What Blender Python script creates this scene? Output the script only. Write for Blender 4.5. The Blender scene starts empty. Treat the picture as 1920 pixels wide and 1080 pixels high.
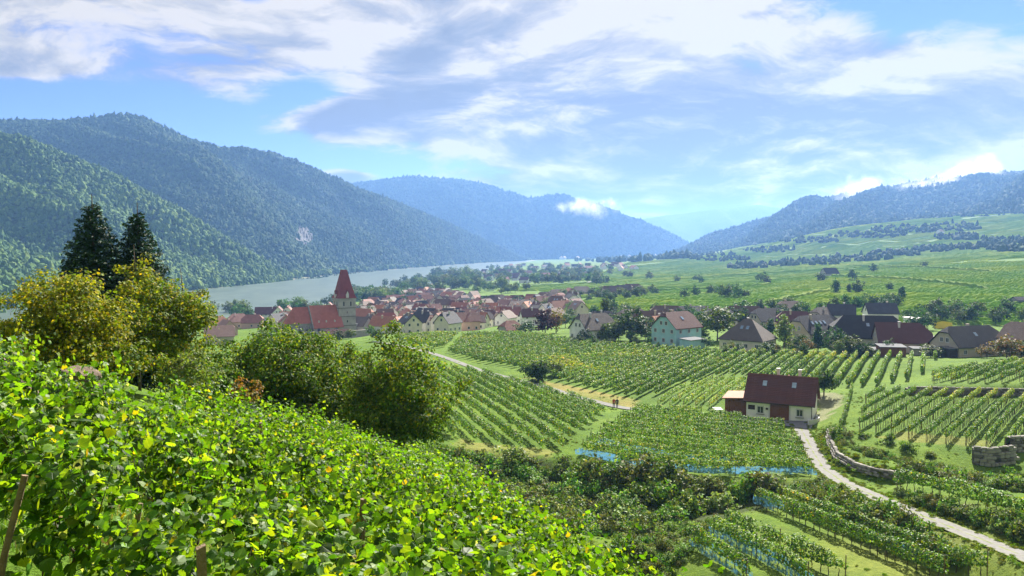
import bpy, bmesh, math, random
import numpy as np
from mathutils import Vector, Matrix, Quaternion
from mathutils.geometry import delaunay_2d_cdt
from mathutils.bvhtree import BVHTree
R = math.radians
rng = np.random.default_rng(7)
random.seed(7)
scene = bpy.context.scene
COL = scene.collection

# ------------------------------------------------------------------ camera, sky, sun, exposure
CZ, FPX, PITCH = 60.0, 1480.0, math.atan(72.0 / 1480.0)
cam_data = bpy.data.cameras.new('camera')
cam_data.sensor_width = 36.0
cam_data.lens = 36.0 * FPX / 1920.0
cam_data.clip_start, cam_data.clip_end = 0.1, 40000.0
cam = bpy.data.objects.new('camera', cam_data)
cam.location = (0, 0, CZ)
cam.rotation_euler = (math.pi / 2 - PITCH, 0, 0)
COL.objects.link(cam)
scene.camera = cam

SUN_AZ, SUN_EL = R(22), R(37)            # azimuth measured from the view direction (+Y) to the right
sun_dir = Vector((math.sin(SUN_AZ) * math.cos(SUN_EL), math.cos(SUN_AZ) * math.cos(SUN_EL), math.sin(SUN_EL)))
sd = bpy.data.lights.new('sun', 'SUN')
sd.energy, sd.angle, sd.color = 5.0, R(0.55), (1.0, 0.94, 0.83)
sun = bpy.data.objects.new('sun', sd)
sun.rotation_euler = (-sun_dir).to_track_quat('-Z', 'Y').to_euler()
COL.objects.link(sun)
scene.view_settings.view_transform = 'Standard'
scene.view_settings.look = 'None'
scene.view_settings.gamma = 1.0
scene.view_settings.exposure = 1.75
scene.cycles.use_denoising = True
scene.cycles.max_bounces = 7
scene.cycles.diffuse_bounces = 3
scene.cycles.transmission_bounces = 4
scene.cycles.transparent_max_bounces = 6
scene.cycles.volume_bounces = 0
scene.cycles.sample_clamp_indirect = 6.0

class NT:
    """small helper for writing node trees"""
    def __init__(s, tree):
        s.t = tree; s.n = tree.nodes; s.l = tree.links
    def new(s, typ, **kw):
        n = s.n.new(typ)
        for k, v in kw.items(): setattr(n, k, v)
        return n
    def put(s, sock, v):
        if isinstance(v, bpy.types.NodeSocket): s.l.new(v, sock)
        elif v is not None: sock.default_value = v
    def math(s, op, a, b=None, c=None, clamp=False):
        n = s.new('ShaderNodeMath', operation=op); n.use_clamp = clamp
        s.put(n.inputs[0], a); s.put(n.inputs[1], b); s.put(n.inputs[2], c)
        return n.outputs[0]
    def vmath(s, op, a, b=None):
        n = s.new('ShaderNodeVectorMath', operation=op)
        s.put(n.inputs[0], a); s.put(n.inputs[1], b)
        return n.outputs['Value' if op in ('DOT_PRODUCT', 'LENGTH', 'DISTANCE') else 'Vector']
    def noise(s, vec, scale, detail=4, rough=0.55, dist=0.0):
        n = s.new('ShaderNodeTexNoise')
        s.put(n.inputs['Vector'], vec); s.put(n.inputs['Scale'], scale)
        n.inputs['Detail'].default_value = detail; n.inputs['Roughness'].default_value = rough
        n.inputs['Distortion'].default_value = dist
        return n.outputs['Fac']
    def ramp(s, fac, stops, interp='LINEAR'):
        n = s.new('ShaderNodeValToRGB'); r = n.color_ramp; r.interpolation = interp
        while len(r.elements) < len(stops): r.elements.new(0.5)
        for e, (p, c) in zip(r.elements, stops):
            e.position = p; e.color = (*c, 1) if len(c) == 3 else c
        s.put(n.inputs[0], fac)
        return n.outputs[0]
    def mix(s, fac, a, b, blend='MIX'):
        n = s.new('ShaderNodeMix', data_type='RGBA', blend_type=blend)
        s.put(n.inputs[0], fac)
        s.put(n.inputs[6], (*a, 1) if isinstance(a, tuple) and len(a) == 3 else a)
        s.put(n.inputs[7], (*b, 1) if isinstance(b, tuple) and len(b) == 3 else b)
        return n.outputs[2]
    def smooth(s, v, lo, hi):
        n = s.new('ShaderNodeMapRange', interpolation_type='SMOOTHSTEP')
        s.put(n.inputs[0], v); n.inputs[1].default_value = lo; n.inputs[2].default_value = hi
        return n.outputs[0]

world = bpy.data.worlds.new('World'); scene.world = world; world.use_nodes = True
def build_world():
    w = NT(world.node_tree); w.n.clear()
    out = w.new('ShaderNodeOutputWorld')
    sky = w.new('ShaderNodeTexSky', sky_type='NISHITA')
    sky.sun_disc = False
    sky.sun_elevation = SUN_EL; sky.sun_rotation = SUN_AZ
    sky.altitude = 3500.0; sky.air_density = 1.0; sky.dust_density = 0.15; sky.ozone_density = 4.0
    bg = w.new('ShaderNodeBackground'); bg.inputs[1].default_value = 0.050
    w.l.new(w.mix(1.0, sky.outputs[0], (0.74, 0.71, 0.98, 1), 'MULTIPLY'), bg.inputs[0])
    tc = w.new('ShaderNodeTexCoord'); d = tc.outputs['Generated']
    sep = w.new('ShaderNodeSeparateXYZ'); w.l.new(d, sep.inputs[0])
    X, Y, Z = sep.outputs
    az = w.math('ARCTAN2', X, Y)                       # radians, + to the right of the valley axis
    el = w.math('ARCSINE', Z)
    # cloud deck coordinates: a gently curved layer overhead
    den = w.math('ADD', w.math('MAXIMUM', Z, 0.0), 0.28)
    comb = w.new('ShaderNodeCombineXYZ')
    w.put(comb.inputs[0], w.math('DIVIDE', X, den)); w.put(comb.inputs[1], w.math('DIVIDE', Y, den))
    P = comb.outputs[0]
    warp = w.new('ShaderNodeTexNoise'); w.put(warp.inputs['Vector'], P); warp.inputs['Scale'].default_value = 1.3
    warp.inputs['Detail'].default_value = 5
    wv = w.vmath('MULTIPLY', w.vmath('SUBTRACT', warp.outputs['Color'], (0.5, 0.5, 0.5)), (0.55, 0.55, 0.0))
    Pw = w.vmath('ADD', P, wv)
    mp = w.new('ShaderNodeMapping'); w.put(mp.inputs[0], Pw)
    mp.inputs['Rotation'].default_value = (0, 0, R(-24)); mp.inputs['Scale'].default_value = (1.25, 1.75, 1)
    mp.inputs['Location'].default_value = (3.1, 1.7, 0)
    n1 = w.noise(mp.outputs[0], 1.25, 8, 0.56)
    sunoff = w.vmath('ADD', mp.outputs[0], (0.16, 0.08, 0.0))
    n2 = w.noise(sunoff, 1.25, 8, 0.56)
    fine = w.noise(mp.outputs[0], 5.0, 9, 0.66)
    def blob(a0, e0, ra, re):                          # a soft patch of sky, degrees
        da = w.math('DIVIDE', w.math('SUBTRACT', az, R(a0)), R(ra))
        de = w.math('DIVIDE', w.math('SUBTRACT', el, R(e0)), R(re))
        r2 = w.math('ADD', w.math('MULTIPLY', da, da), w.math('MULTIPLY', de, de))
        return w.math('POWER', 2.718, w.math('MULTIPLY', r2, -1.0))
    cov = w.math('ADD', n1, w.math('MULTIPLY', w.smooth(el, R(3), R(13)), 0.22))
    cov = w.math('ADD', cov, w.math('MULTIPLY', w.math('SUBTRACT', fine, 0.5), 0.30))
    for (a0, e0, ra, re, k) in CLOUD_BLOBS:
        cov = w.math('ADD', cov, w.math('MULTIPLY', blob(a0, e0, ra, re), k))
    mask = w.smooth(cov, 0.48, 0.74)
    # sunlit rims against thick grey-blue bodies
    thick = w.smooth(cov, 0.62, 1.05)
    lit = w.math('ADD', w.math('MULTIPLY', w.math('SUBTRACT', n1, n2), 5.5), w.math('MULTIPLY', w.math('SUBTRACT', fine, 0.5), 1.5))
    lit = w.math('ADD', lit, w.math('SUBTRACT', 0.64, w.math('MULTIPLY', thick, 0.62)))
    sunv = w.vmath('DOT_PRODUCT', d, tuple(sun_dir))
    lit = w.math('ADD', lit, w.math('MULTIPLY', w.smooth(sunv, 0.55, 0.95), 0.34))
    lit = w.math('ADD', lit, w.math('MULTIPLY', w.smooth(el, R(9), R(17)), 0.16), clamp=True)
    ccol = w.ramp(lit, [(0.0, (0.46, 0.50, 0.62)), (0.30, (0.58, 0.61, 0.70)), (0.58, (0.78, 0.77, 0.80)), (0.80, (1.04, 0.98, 0.90)), (1.0, (1.32, 1.21, 1.06))])
    cb = w.new('ShaderNodeBackground'); cb.inputs[1].default_value = 0.19
    w.l.new(ccol, cb.inputs[0])
    # thin veil towards the horizon: deck seen edge-on
    mx = w.new('ShaderNodeMixShader')
    w.put(mx.inputs[0], mask); w.l.new(bg.outputs[0], mx.inputs[1]); w.l.new(cb.outputs[0], mx.inputs[2])
    w.l.new(mx.outputs[0], out.inputs[0])
# (azimuth, elevation, half-width, half-height in degrees, strength): gaps of blue and banks of cloud
CLOUD_BLOBS = [(27, 16.5, 5.5, 2.6, -0.55), (33, 13.5, 5, 1.6, -0.22), (-30, 8.6, 9, 1.5, -0.42), (-20, 9.0, 7, 1.1, -0.28), (-14, 10.8, 3.2, 1.4, -0.42),
               (-33, 11.2, 4, 0.9, 0.5), (-16, 8.8, 6, 1.0, 0.2), (-12, 9.2, 2.8, 1.5, 0.42), (-18, 16.8, 2.0, 0.7, -0.35), (6, 12, 17, 4.5, 0.24), (-10, 6.3, 14, 1.8, -0.30),
               (13, 7.4, 18, 2.8, 0.62), (14, 3.6, 24, 2.0, 0.34), (-11.9, 5.15, 1.6, 0.45, 0.75), (-1.2, 4.4, 0.7, 0.35, 0.55),
               (16.8, 3.6, 2.6, 0.9, 0.42), (18.3, 3.1, 1.1, 0.5, 0.4), (31, 10.0, 6, 1.2, 0.25)]
build_world()

# ------------------------------------------------------------------ helpers
def W(px, py, D):
    """world point seen at photo pixel (px, py), D metres ahead of the camera"""
    cx, cy = (px - 960) / FPX, (540 - py) / FPX
    yc = math.cos(PITCH) + cy * math.sin(PITCH)
    zc = cy * math.cos(PITCH) - math.sin(PITCH)
    s = D / yc
    return np.array((cx * s, D, CZ + zc * s))
def proj(x, y, z):
    z = z - CZ
    f = y * math.cos(PITCH) - z * math.sin(PITCH); u = y * math.sin(PITCH) + z * math.cos(PITCH)
    return 960 + FPX * x / f, 540 - FPX * u / f

def tag(o, label=None, cat=None, group=None, kind=None):
    if label: o['label'] = label
    if cat: o['category'] = cat
    if group: o['group'] = group
    if kind: o['kind'] = kind
    return o
def link(o, parent=None):
    COL.objects.link(o)
    if parent is not None: o.parent = parent
    return o
def empty(name, loc=(0, 0, 0), rz=0.0):
    o = bpy.data.objects.new(name, None); o.location = loc; o.rotation_euler = (0, 0, rz)
    o.empty_display_size = 0.2
    return link(o)
def mesh_np(name, V, F, mats=(), tint=None, fmat=None, smooth=False):
    """V (n,3), F (m,k) arrays -> mesh datablock"""
    me = bpy.data.meshes.new(name)
    V = np.asarray(V, dtype=np.float32); F = np.asarray(F, dtype=np.int32)
    m, k = F.shape
    me.vertices.add(len(V)); me.vertices.foreach_set('co', V.ravel())
    me.loops.add(m * k); me.loops.foreach_set('vertex_index', F.ravel())
    me.polygons.add(m)
    me.polygons.foreach_set('loop_start', np.arange(0, m * k, k, dtype=np.int32))
    try: me.polygons.foreach_set('loop_total', np.full(m, k, dtype=np.int32))
    except Exception: pass
    if fmat is not None: me.polygons.foreach_set('material_index', np.asarray(fmat, dtype=np.int32))
    me.polygons.foreach_set('use_smooth', np.full(m, smooth, dtype=bool))
    for mt in mats: me.materials.append(mt)
    if tint is not None:
        a = me.color_attributes.new('tint', 'FLOAT_COLOR', 'POINT')
        t = np.ones((len(V), 4), dtype=np.float32); t[:, :3] = tint
        a.data.foreach_set('color', t.ravel())
    me.update(calc_edges=True)
    return me
def obj(name, me, parent=None, loc=None, rot=None, scale=None):
    o = bpy.data.objects.new(name, me)
    if loc is not None: o.location = loc
    if rot is not None: o.rotation_euler = rot
    if scale is not None: o.scale = scale
    return link(o, parent)
class MB:
    """collects polygons, builds one mesh"""
    def __init__(s): s.v = []; s.f = []; s.m = []
    def add(s, verts, faces, mat=0, M=None):
        b = len(s.v)
        s.v += [tuple(M @ Vector(v)) if M is not None else tuple(v) for v in verts]
        for f in faces: s.f.append(tuple(i + b for i in f)); s.m.append(mat)
        return s
    def box(s, c, d, mat=0, M=None):
        x, y, z = c; a, b, h = d[0] / 2, d[1] / 2, d[2] / 2
        v = [(x + i * a, y + j * b, z + k * h) for k in (-1, 1) for j in (-1, 1) for i in (-1, 1)]
        return s.add(v, [(0, 2, 3, 1), (4, 5, 7, 6), (0, 1, 5, 4), (2, 6, 7, 3), (0, 4, 6, 2), (1, 3, 7, 5)], mat, M)
    def tube(s, pts, rad, n=6, mat=0, cap=True):
        pts = [Vector(p) for p in pts]; rings = []
        if not hasattr(rad, '__len__'): rad = [rad] * len(pts)
        up = Vector((0.31, 0.17, 0.93)).normalized()
        b = len(s.v)
        for i, p in enumerate(pts):
            t = (pts[min(i + 1, len(pts) - 1)] - pts[max(i - 1, 0)]).normalized()
            u = t.cross(up if abs(t.dot(up)) < 0.95 else Vector((1, 0, 0))).normalized(); w = t.cross(u)
            for k in range(n):
                a = 2 * math.pi * k / n
                s.v.append(tuple(p + (u * math.cos(a) + w * math.sin(a)) * rad[i]))
        for i in range(len(pts) - 1):
            for k in range(n):
                k2 = (k + 1) % n
                s.f.append((b + i * n + k, b + i * n + k2, b + (i + 1) * n + k2, b + (i + 1) * n + k)); s.m.append(mat)
        if cap:
            s.f.append(tuple(b + (len(pts) - 1) * n + k for k in range(n))); s.m.append(mat)
            s.f.append(tuple(b + n - 1 - k for k in range(n))); s.m.append(mat)
        return s
    def mesh(s, name, *mats, smooth=False):
        me = bpy.data.meshes.new(name); me.from_pydata(s.v, [], s.f)
        for m in mats: me.materials.append(m)
        me.polygons.foreach_set('material_index', s.m)
        if smooth: me.polygons.foreach_set('use_smooth', [True] * len(s.f))
        me.update()
        return me
ONES = 'first second third fourth fifth sixth seventh eighth ninth tenth eleventh twelfth thirteenth fourteenth fifteenth sixteenth seventeenth eighteenth nineteenth'.split()
TENS = {2: 'twenty', 3: 'thirty', 4: 'forty', 5: 'fifty', 6: 'sixty', 7: 'seventy', 8: 'eighty', 9: 'ninety'}
TENTH = {2: 'twentieth', 3: 'thirtieth', 4: 'fortieth', 5: 'fiftieth', 6: 'sixtieth', 7: 'seventieth', 8: 'eightieth', 9: 'ninetieth'}
def ordinal(i):                       # 1 -> first
    if i < 20: return ONES[i - 1]
    if i >= 100: return 'hundred-and-' + ordinal(i - 100) if i > 100 else 'hundredth'
    return TENTH[i // 10] if i % 10 == 0 else TENS[i // 10] + '-' + ONES[i % 10 - 1]

def vnoise(x, y, seed=0):
    """vectorised 2-D value noise in [-1,1]"""
    x = np.asarray(x, float); y = np.asarray(y, float)
    xi, yi = np.floor(x).astype(np.int64), np.floor(y).astype(np.int64)
    fx, fy = x - xi, y - yi
    fx, fy = fx * fx * (3 - 2 * fx), fy * fy * (3 - 2 * fy)
    def h(a, b):
        n = (a * 374761393 + b * 668265263 + seed * 1442695041) & 0x7fffffff
        n = ((n ^ (n >> 13)) * 1274126177) & 0x7fffffff
        n = (n ^ (n >> 16)) & 0xffff
        return n / 32767.5 - 1
    return (h(xi, yi) * (1 - fx) + h(xi + 1, yi) * fx) * (1 - fy) + (h(xi, yi + 1) * (1 - fx) + h(xi + 1, yi + 1) * fx) * fy
def fbm(x, y, seed=0, oct=4):
    s, a, f = 0, 1.0, 1.0
    for k in range(oct):
        s = s + a * vnoise(np.asarray(x) * f, np.asarray(y) * f, seed + k * 17); a *= 0.5; f *= 2.03
    return s
def inside(poly, x, y):
    x = np.asarray(x, float); y = np.asarray(y, float); c = np.zeros(x.shape, bool)
    n = len(poly)
    for i in range(n):
        x1, y1 = poly[i][:2]; x2, y2 = poly[(i + 1) % n][:2]
        if y1 == y2: continue
        k = ((y1 > y) != (y2 > y)) & (x < (x2 - x1) * (y - y1) / (y2 - y1) + x1)
        c ^= k
    return c
def resample(P, n):
    P = np.asarray(P, float)
    d = np.r_[0, np.cumsum(np.linalg.norm(np.diff(P[:, :2], axis=0), axis=1))]
    t = np.linspace(0, d[-1], n)
    return np.stack([np.interp(t, d, P[:, i]) for i in range(P.shape[1])], 1)
def densify(P, step):
    P = np.asarray(P, float)
    L = np.linalg.norm(np.diff(P[:, :2], axis=0), axis=1).sum()
    return resample(P, max(2, int(L / step) + 1))

# ------------------------------------------------------------------ materials
def material(name, rough=0.8, spec=0.3):
    m = bpy.data.materials.new(name); m.use_nodes = True
    t = NT(m.node_tree); p = t.n['Principled BSDF']
    p.inputs['Roughness'].default_value = rough; p.inputs['Specular IOR Level'].default_value = spec
    return m, t, p
def plain(name, col, var=0.25, scale=1.5, rough=0.8, bump=0.0, spec=0.3, metal=0.0):
    """a colour with mottling and fine relief"""
    m, t, p = material(name, rough, spec)
    tc = t.new('ShaderNodeTexCoord')
    n = t.noise(tc.outputs['Object'], scale, 6, 0.6)
    lo = tuple(c * (1 - var) for c in col); hi = tuple(min(1, c * (1 + var)) for c in col)
    t.put(p.inputs['Base Color'], t.ramp(n, [(0.3, lo), (0.7, hi)]))
    p.inputs['Metallic'].default_value = metal
    if bump:
        b = t.new('ShaderNodeBump'); b.inputs['Strength'].default_value = bump; b.inputs['Distance'].default_value = 0.05
        t.put(b.inputs['Height'], t.noise(tc.outputs['Object'], scale * 8, 5)); t.put(p.inputs['Normal'], b.outputs[0])
    return m
def roof_mat(name, col, course=0.34, var=0.3, rough=0.75):
    """tile courses as fine relief, weathered patches in colour"""
    m, t, p = material(name, rough, 0.3)
    tc = t.new('ShaderNodeTexCoord'); sep = t.new('ShaderNodeSeparateXYZ'); t.l.new(tc.outputs['Object'], sep.inputs[0])
    z = t.math('DIVIDE', sep.outputs[2], course * 0.7)
    fz = t.math('FRACT', z)
    fx = t.math('FRACT', t.math('DIVIDE', t.math('ADD', sep.outputs[0], sep.outputs[1]), course * 0.8))
    n = t.noise(tc.outputs['Object'], 0.55, 6, 0.65); n2 = t.noise(tc.outputs['Object'], 7.0, 3, 0.6)
    f = t.math('ADD', t.math('MULTIPLY', n, 0.6), t.math('MULTIPLY', n2, 0.4))
    lo = tuple(c * (1 - var) for c in col); hi = tuple(min(1, c * (1 + var) + 0.015) for c in col)
    c = t.ramp(f, [(0.3, lo), (0.5, col), (0.72, hi)])
    oi = t.new('ShaderNodeObjectInfo')
    c = t.mix(t.math('MULTIPLY', oi.outputs['Random'], 0.45), c, tuple(x * 0.55 + 0.02 for x in col))
    t.put(p.inputs['Base Color'], c)
    b = t.new('ShaderNodeBump'); b.inputs['Strength'].default_value = 0.6; b.inputs['Distance'].default_value = 0.06
    t.put(b.inputs['Height'], t.math('ADD', fz, t.math('MULTIPLY', fx, 0.4))); t.put(p.inputs['Normal'], b.outputs[0])
    return m
def leaf_mat(name, trans=0.45, rough=0.5, sat_back=(1.15, 1.25, 0.45), spec=0.35, rand=0.0):
    """leaf blade: own tint per leaf, light passes through"""
    m, t, p = material(name, rough, spec)
    at = t.new('ShaderNodeAttribute', attribute_name='tint')
    c = at.outputs['Color']
    if rand:
        oi = t.new('ShaderNodeObjectInfo')
        hs = t.new('ShaderNodeHueSaturation'); t.put(hs.inputs['Color'], c)
        t.put(hs.inputs['Hue'], t.math('ADD', 0.5 - rand * 0.06, t.math('MULTIPLY', oi.outputs['Random'], rand * 0.12)))
        t.put(hs.inputs['Value'], t.math('ADD', 1 - rand * 0.5, t.math('MULTIPLY', oi.outputs['Random'], rand)))
        c = hs.outputs[0]
    t.put(p.inputs['Base Color'], c)
    tr = t.new('ShaderNodeBsdfTranslucent')
    t.put(tr.inputs[0], t.mix(1.0, c, (*sat_back, 1), 'MULTIPLY'))
    mx = t.new('ShaderNodeMixShader'); mx.inputs[0].default_value = trans
    t.l.new(p.outputs[0], mx.inputs[1]); t.l.new(tr.outputs[0], mx.inputs[2])
    t.l.new(mx.outputs[0], t.n['Material Output'].inputs[0])
    return m
M = {}
def vine_leaf_mat():
    m, t, p = material('vine_leaf', 0.5, 0.22)
    c = t.new('ShaderNodeAttribute', attribute_name='tint').outputs['Color']
    bl = t.new('ShaderNodeAttribute', attribute_name='blade').outputs['Vector']
    sp = t.new('ShaderNodeSeparateXYZ'); t.l.new(bl, sp.inputs[0])
    th = t.math('ARCTAN2', sp.outputs[0], t.math('ADD', sp.outputs[1], 0.02)); r = t.vmath('LENGTH', bl)
    pp = t.math('PINGPONG', th, 0.5236)                         # main veins every 60 degrees
    near_v = t.math('MULTIPLY', pp, r)
    vein = t.math('SUBTRACT', 1.0, t.smooth(near_v, 0.008, 0.03))
    side = t.math('FRACT', t.math('MULTIPLY', t.math('ADD', r, t.math('MULTIPLY', pp, 0.35)), 9.0))
    sv = t.math('MULTIPLY', t.smooth(t.math('ABSOLUTE', t.math('SUBTRACT', side, 0.5)), 0.36, 0.5), 0.35)
    g = t.new('ShaderNodeNewGeometry')
    spots = t.smooth(t.noise(g.outputs['Position'], 26, 4, 0.7), 0.62, 0.74)
    blot = t.noise(g.outputs['Position'], 11, 4, 0.6)
    c = t.mix(t.math('MULTIPLY', t.math('MAXIMUM', vein, sv), 0.55), c, t.mix(1.0, c, (1.9, 1.5, 1.6, 1), 'MULTIPLY'))
    c = t.mix(t.smooth(blot, 0.35, 0.7), t.mix(1.0, c, (0.78, 0.85, 0.8, 1), 'MULTIPLY'), c)
    c = t.mix(t.math('MULTIPLY', spots, 0.55), c, (0.20, 0.13, 0.03))
    back = t.mix(1.0, c, (1.25, 1.2, 1.9, 1), 'MULTIPLY')
    t.put(p.inputs['Base Color'], t.mix(g.outputs['Backfacing'], c, back))
    b = t.new('ShaderNodeBump'); b.inputs['Strength'].default_value = 0.5; b.inputs['Distance'].default_value = 0.004
    t.put(b.inputs['Height'], t.math('ADD', t.math('MULTIPLY', vein, -1.0), blot)); t.put(p.inputs['Normal'], b.outputs[0])
    tr = t.new('ShaderNodeBsdfTranslucent'); t.put(tr.inputs[0], t.mix(1.0, c, (1.65, 1.55, 0.3, 1), 'MULTIPLY'))
    mx = t.new('ShaderNodeMixShader'); mx.inputs[0].default_value = 0.53
    t.l.new(p.outputs[0], mx.inputs[1]); t.l.new(tr.outputs[0], mx.inputs[2]); t.l.new(mx.outputs[0], t.n['Material Output'].inputs[0])
    return m
M['vine_leaf'] = vine_leaf_mat()
M['vine_far'] = leaf_mat('vine_foliage', 0.30, 0.55, (1.5, 1.45, 0.35), 0.3)
M['tree_leaf'] = leaf_mat('tree_leaf', 0.38, 0.6, (1.5, 1.4, 0.35), 0.15)
M['tree_far'] = leaf_mat('tree_foliage', 0.32, 0.6, (1.2, 1.25, 0.5), 0.2, rand=0.5)
M['needle'] = leaf_mat('needle', 0.15, 0.6, (1.0, 1.2, 0.6), 0.25)
M['shrub_leaf'] = leaf_mat('shrub_leaf', 0.32, 0.6, (1.2, 1.25, 0.4), 0.2, rand=0.35)
M['grass_blade'] = leaf_mat('grass_blade', 0.4, 0.6, (1.3, 1.25, 0.5), 0.2)
M['bark'] = plain('bark', (0.085, 0.062, 0.045), 0.4, 4, 0.9, 0.6)
M['wood_post'] = plain('wood_post', (0.20, 0.14, 0.085), 0.4, 6, 0.85, 0.5)
M['wood_brown'] = plain('wood_brown', (0.16, 0.065, 0.03), 0.3, 3, 0.7, 0.3)
M['wood_dark'] = plain('wood_dark', (0.05, 0.035, 0.028), 0.3, 3, 0.75, 0.3)
M['rock'] = plain('rock', (0.13, 0.095, 0.065), 0.45, 2.2, 0.9, 0.9)
M['cliff'] = plain('cliff_rock', (0.085, 0.08, 0.075), 0.5, 0.05, 0.9, 0.6)
M['stone'] = plain('stone', (0.25, 0.235, 0.21), 0.35, 1.1, 0.9, 0.7)
M['stone_dark'] = plain('stone_dark', (0.13, 0.12, 0.10), 0.35, 2, 0.9, 0.7)
M['old_wall'] = plain('old_wall', (0.33, 0.315, 0.285), 0.25, 0.5, 0.9, 0.4)
M['asphalt'] = plain('asphalt', (0.17, 0.17, 0.18), 0.2, 1.5, 0.85, 0.2)
M['concrete'] = plain('concrete', (0.42, 0.41, 0.40), 0.15, 1.0, 0.85, 0.2)
M['metal_roof'] = plain('metal_roof', (0.13, 0.135, 0.145), 0.2, 0.6, 0.9, 0.0, 0.1, 0.0)
M['solar'] = plain('solar_panel', (0.05, 0.06, 0.10), 0.2, 1, 0.15, 0, 0.7)
M['skylight'] = plain('skylight_glass', (0.22, 0.30, 0.40), 0.2, 1, 0.1, 0, 0.9)
M['white'] = plain('white_paint', (0.55, 0.54, 0.52), 0.08, 1.0, 0.7, 0.1)
M['yellow'] = plain('yellow_tarp', (0.75, 0.55, 0.03), 0.1, 1.0, 0.7)
M['orange_roof'] = None
def window_glass():
    m, t, p = material('window_glass', 0.08, 0.8)
    p.inputs['Base Color'].default_value = (0.03, 0.035, 0.045, 1)
    return m
M['glass'] = window_glass()
WALLS = {'white': (0.80, 0.78, 0.74), 'cream': (0.72, 0.65, 0.52), 'pale yellow': (0.70, 0.60, 0.36), 'grey': (0.40, 0.38, 0.36), 'turquoise': (0.36, 0.58, 0.60), 'beige': (0.48, 0.41, 0.32), 'pink': (0.52, 0.36, 0.30)}
for k, c in WALLS.items(): M['wall_' + k] = plain('plaster_' + k.replace(' ', '_'), c, 0.12, 0.5, 0.9, 0.25)
ROOFS = {'red-brown': (0.115, 0.042, 0.034), 'orange-red': (0.36, 0.15, 0.085), 'brown': (0.15, 0.095, 0.072), 'dark grey': (0.048, 0.046, 0.054), 'rust-red': (0.23, 0.085, 0.06), 'grey-brown': (0.115, 0.092, 0.080), 'black': (0.030, 0.028, 0.032), 'dusty pink': (0.34, 0.19, 0.15)}
for k, c in ROOFS.items(): M['roof_' + k] = roof_mat('tiles_' + k.replace(' ', '_').replace('-', '_'), c)
M['roof_church'] = roof_mat('tiles_church', (0.40, 0.125, 0.08), 0.6, 0.35)
M['roof_spire'] = roof_mat('tiles_spire', (0.22, 0.042, 0.036), 0.6, 0.35)
def net_mat():
    m, t, p = material('blue_net', 0.7, 0.2)
    tc = t.new('ShaderNodeTexCoord')
    n = t.noise(tc.outputs['Object'], 1.2, 5, 0.6)
    t.put(p.inputs['Base Color'], t.ramp(n, [(0.3, (0.09, 0.22, 0.34)), (0.7, (0.22, 0.38, 0.48))]))
    tr = t.new('ShaderNodeBsdfTransparent'); mx = t.new('ShaderNodeMixShader')
    t.put(mx.inputs[0], t.smooth(t.noise(tc.outputs['Object'], 2.2, 5, 0.65), 0.40, 0.62))
    tl = t.new('ShaderNodeBsdfTranslucent'); tl.inputs[0].default_value = (0.08, 0.22, 0.36, 1); m2 = t.new('ShaderNodeMixShader'); m2.inputs[0].default_value = 0.5
    t.l.new(p.outputs[0], m2.inputs[1]); t.l.new(tl.outputs[0], m2.inputs[2])
    t.l.new(m2.outputs[0], mx.inputs[1]); t.l.new(tr.outputs[0], mx.inputs[2]); t.l.new(mx.outputs[0], t.n['Material Output'].inputs[0])
    return m
M['net'] = net_mat()
def ground_mat():
    m, t, p = material('meadow', 0.95, 0.1)
    g = t.new('ShaderNodeNewGeometry'); pos = g.outputs['Position']
    big = t.noise(pos, 0.012, 5, 0.6); mid = t.noise(pos, 0.11, 5, 0.62); fin = t.noise(pos, 1.7, 6, 0.7)
    c = t.ramp(t.math('ADD', t.math('MULTIPLY', mid, 0.55), t.math('MULTIPLY', fin, 0.45)),
               [(0.32, (0.035, 0.075, 0.006)), (0.48, (0.075, 0.14, 0.010)), (0.62, (0.12, 0.19, 0.013)), (0.80, (0.19, 0.22, 0.028))])
    dry = t.ramp(fin, [(0.3, (0.15, 0.14, 0.035)), (0.7, (0.28, 0.24, 0.07))])
    c = t.mix(t.math('MULTIPLY', t.smooth(big, 0.60, 0.75), 0.45), c, dry)
    at = t.new('ShaderNodeAttribute', attribute_name='cover')           # r: dry strip, g: bare earth, b: scrub soil
    sep = t.new('ShaderNodeSeparateColor'); t.l.new(at.outputs['Color'], sep.inputs[0])
    c = t.mix(t.math('MULTIPLY', sep.outputs[0], t.smooth(mid, 0.25, 0.6)), c, dry)
    c = t.mix(sep.outputs[2], c, t.ramp(fin, [(0.3, (0.02, 0.03, 0.008)), (0.7, (0.055, 0.075, 0.018))]))
    c = t.mix(sep.outputs[1], c, t.ramp(fin, [(0.3, (0.20, 0.165, 0.12)), (0.7, (0.34, 0.29, 0.22))]))
    t.put(p.inputs['Base Color'], c)
    b = t.new('ShaderNodeBump'); b.inputs['Strength'].default_value = 0.9; b.inputs['Distance'].default_value = 0.25
    t.put(b.inputs['Height'], t.math('ADD', fin, t.math('MULTIPLY', t.noise(pos, 6.0, 4, 0.7), 0.5))); t.put(p.inputs['Normal'], b.outputs[0])
    return m
M['ground'] = ground_mat()
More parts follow.
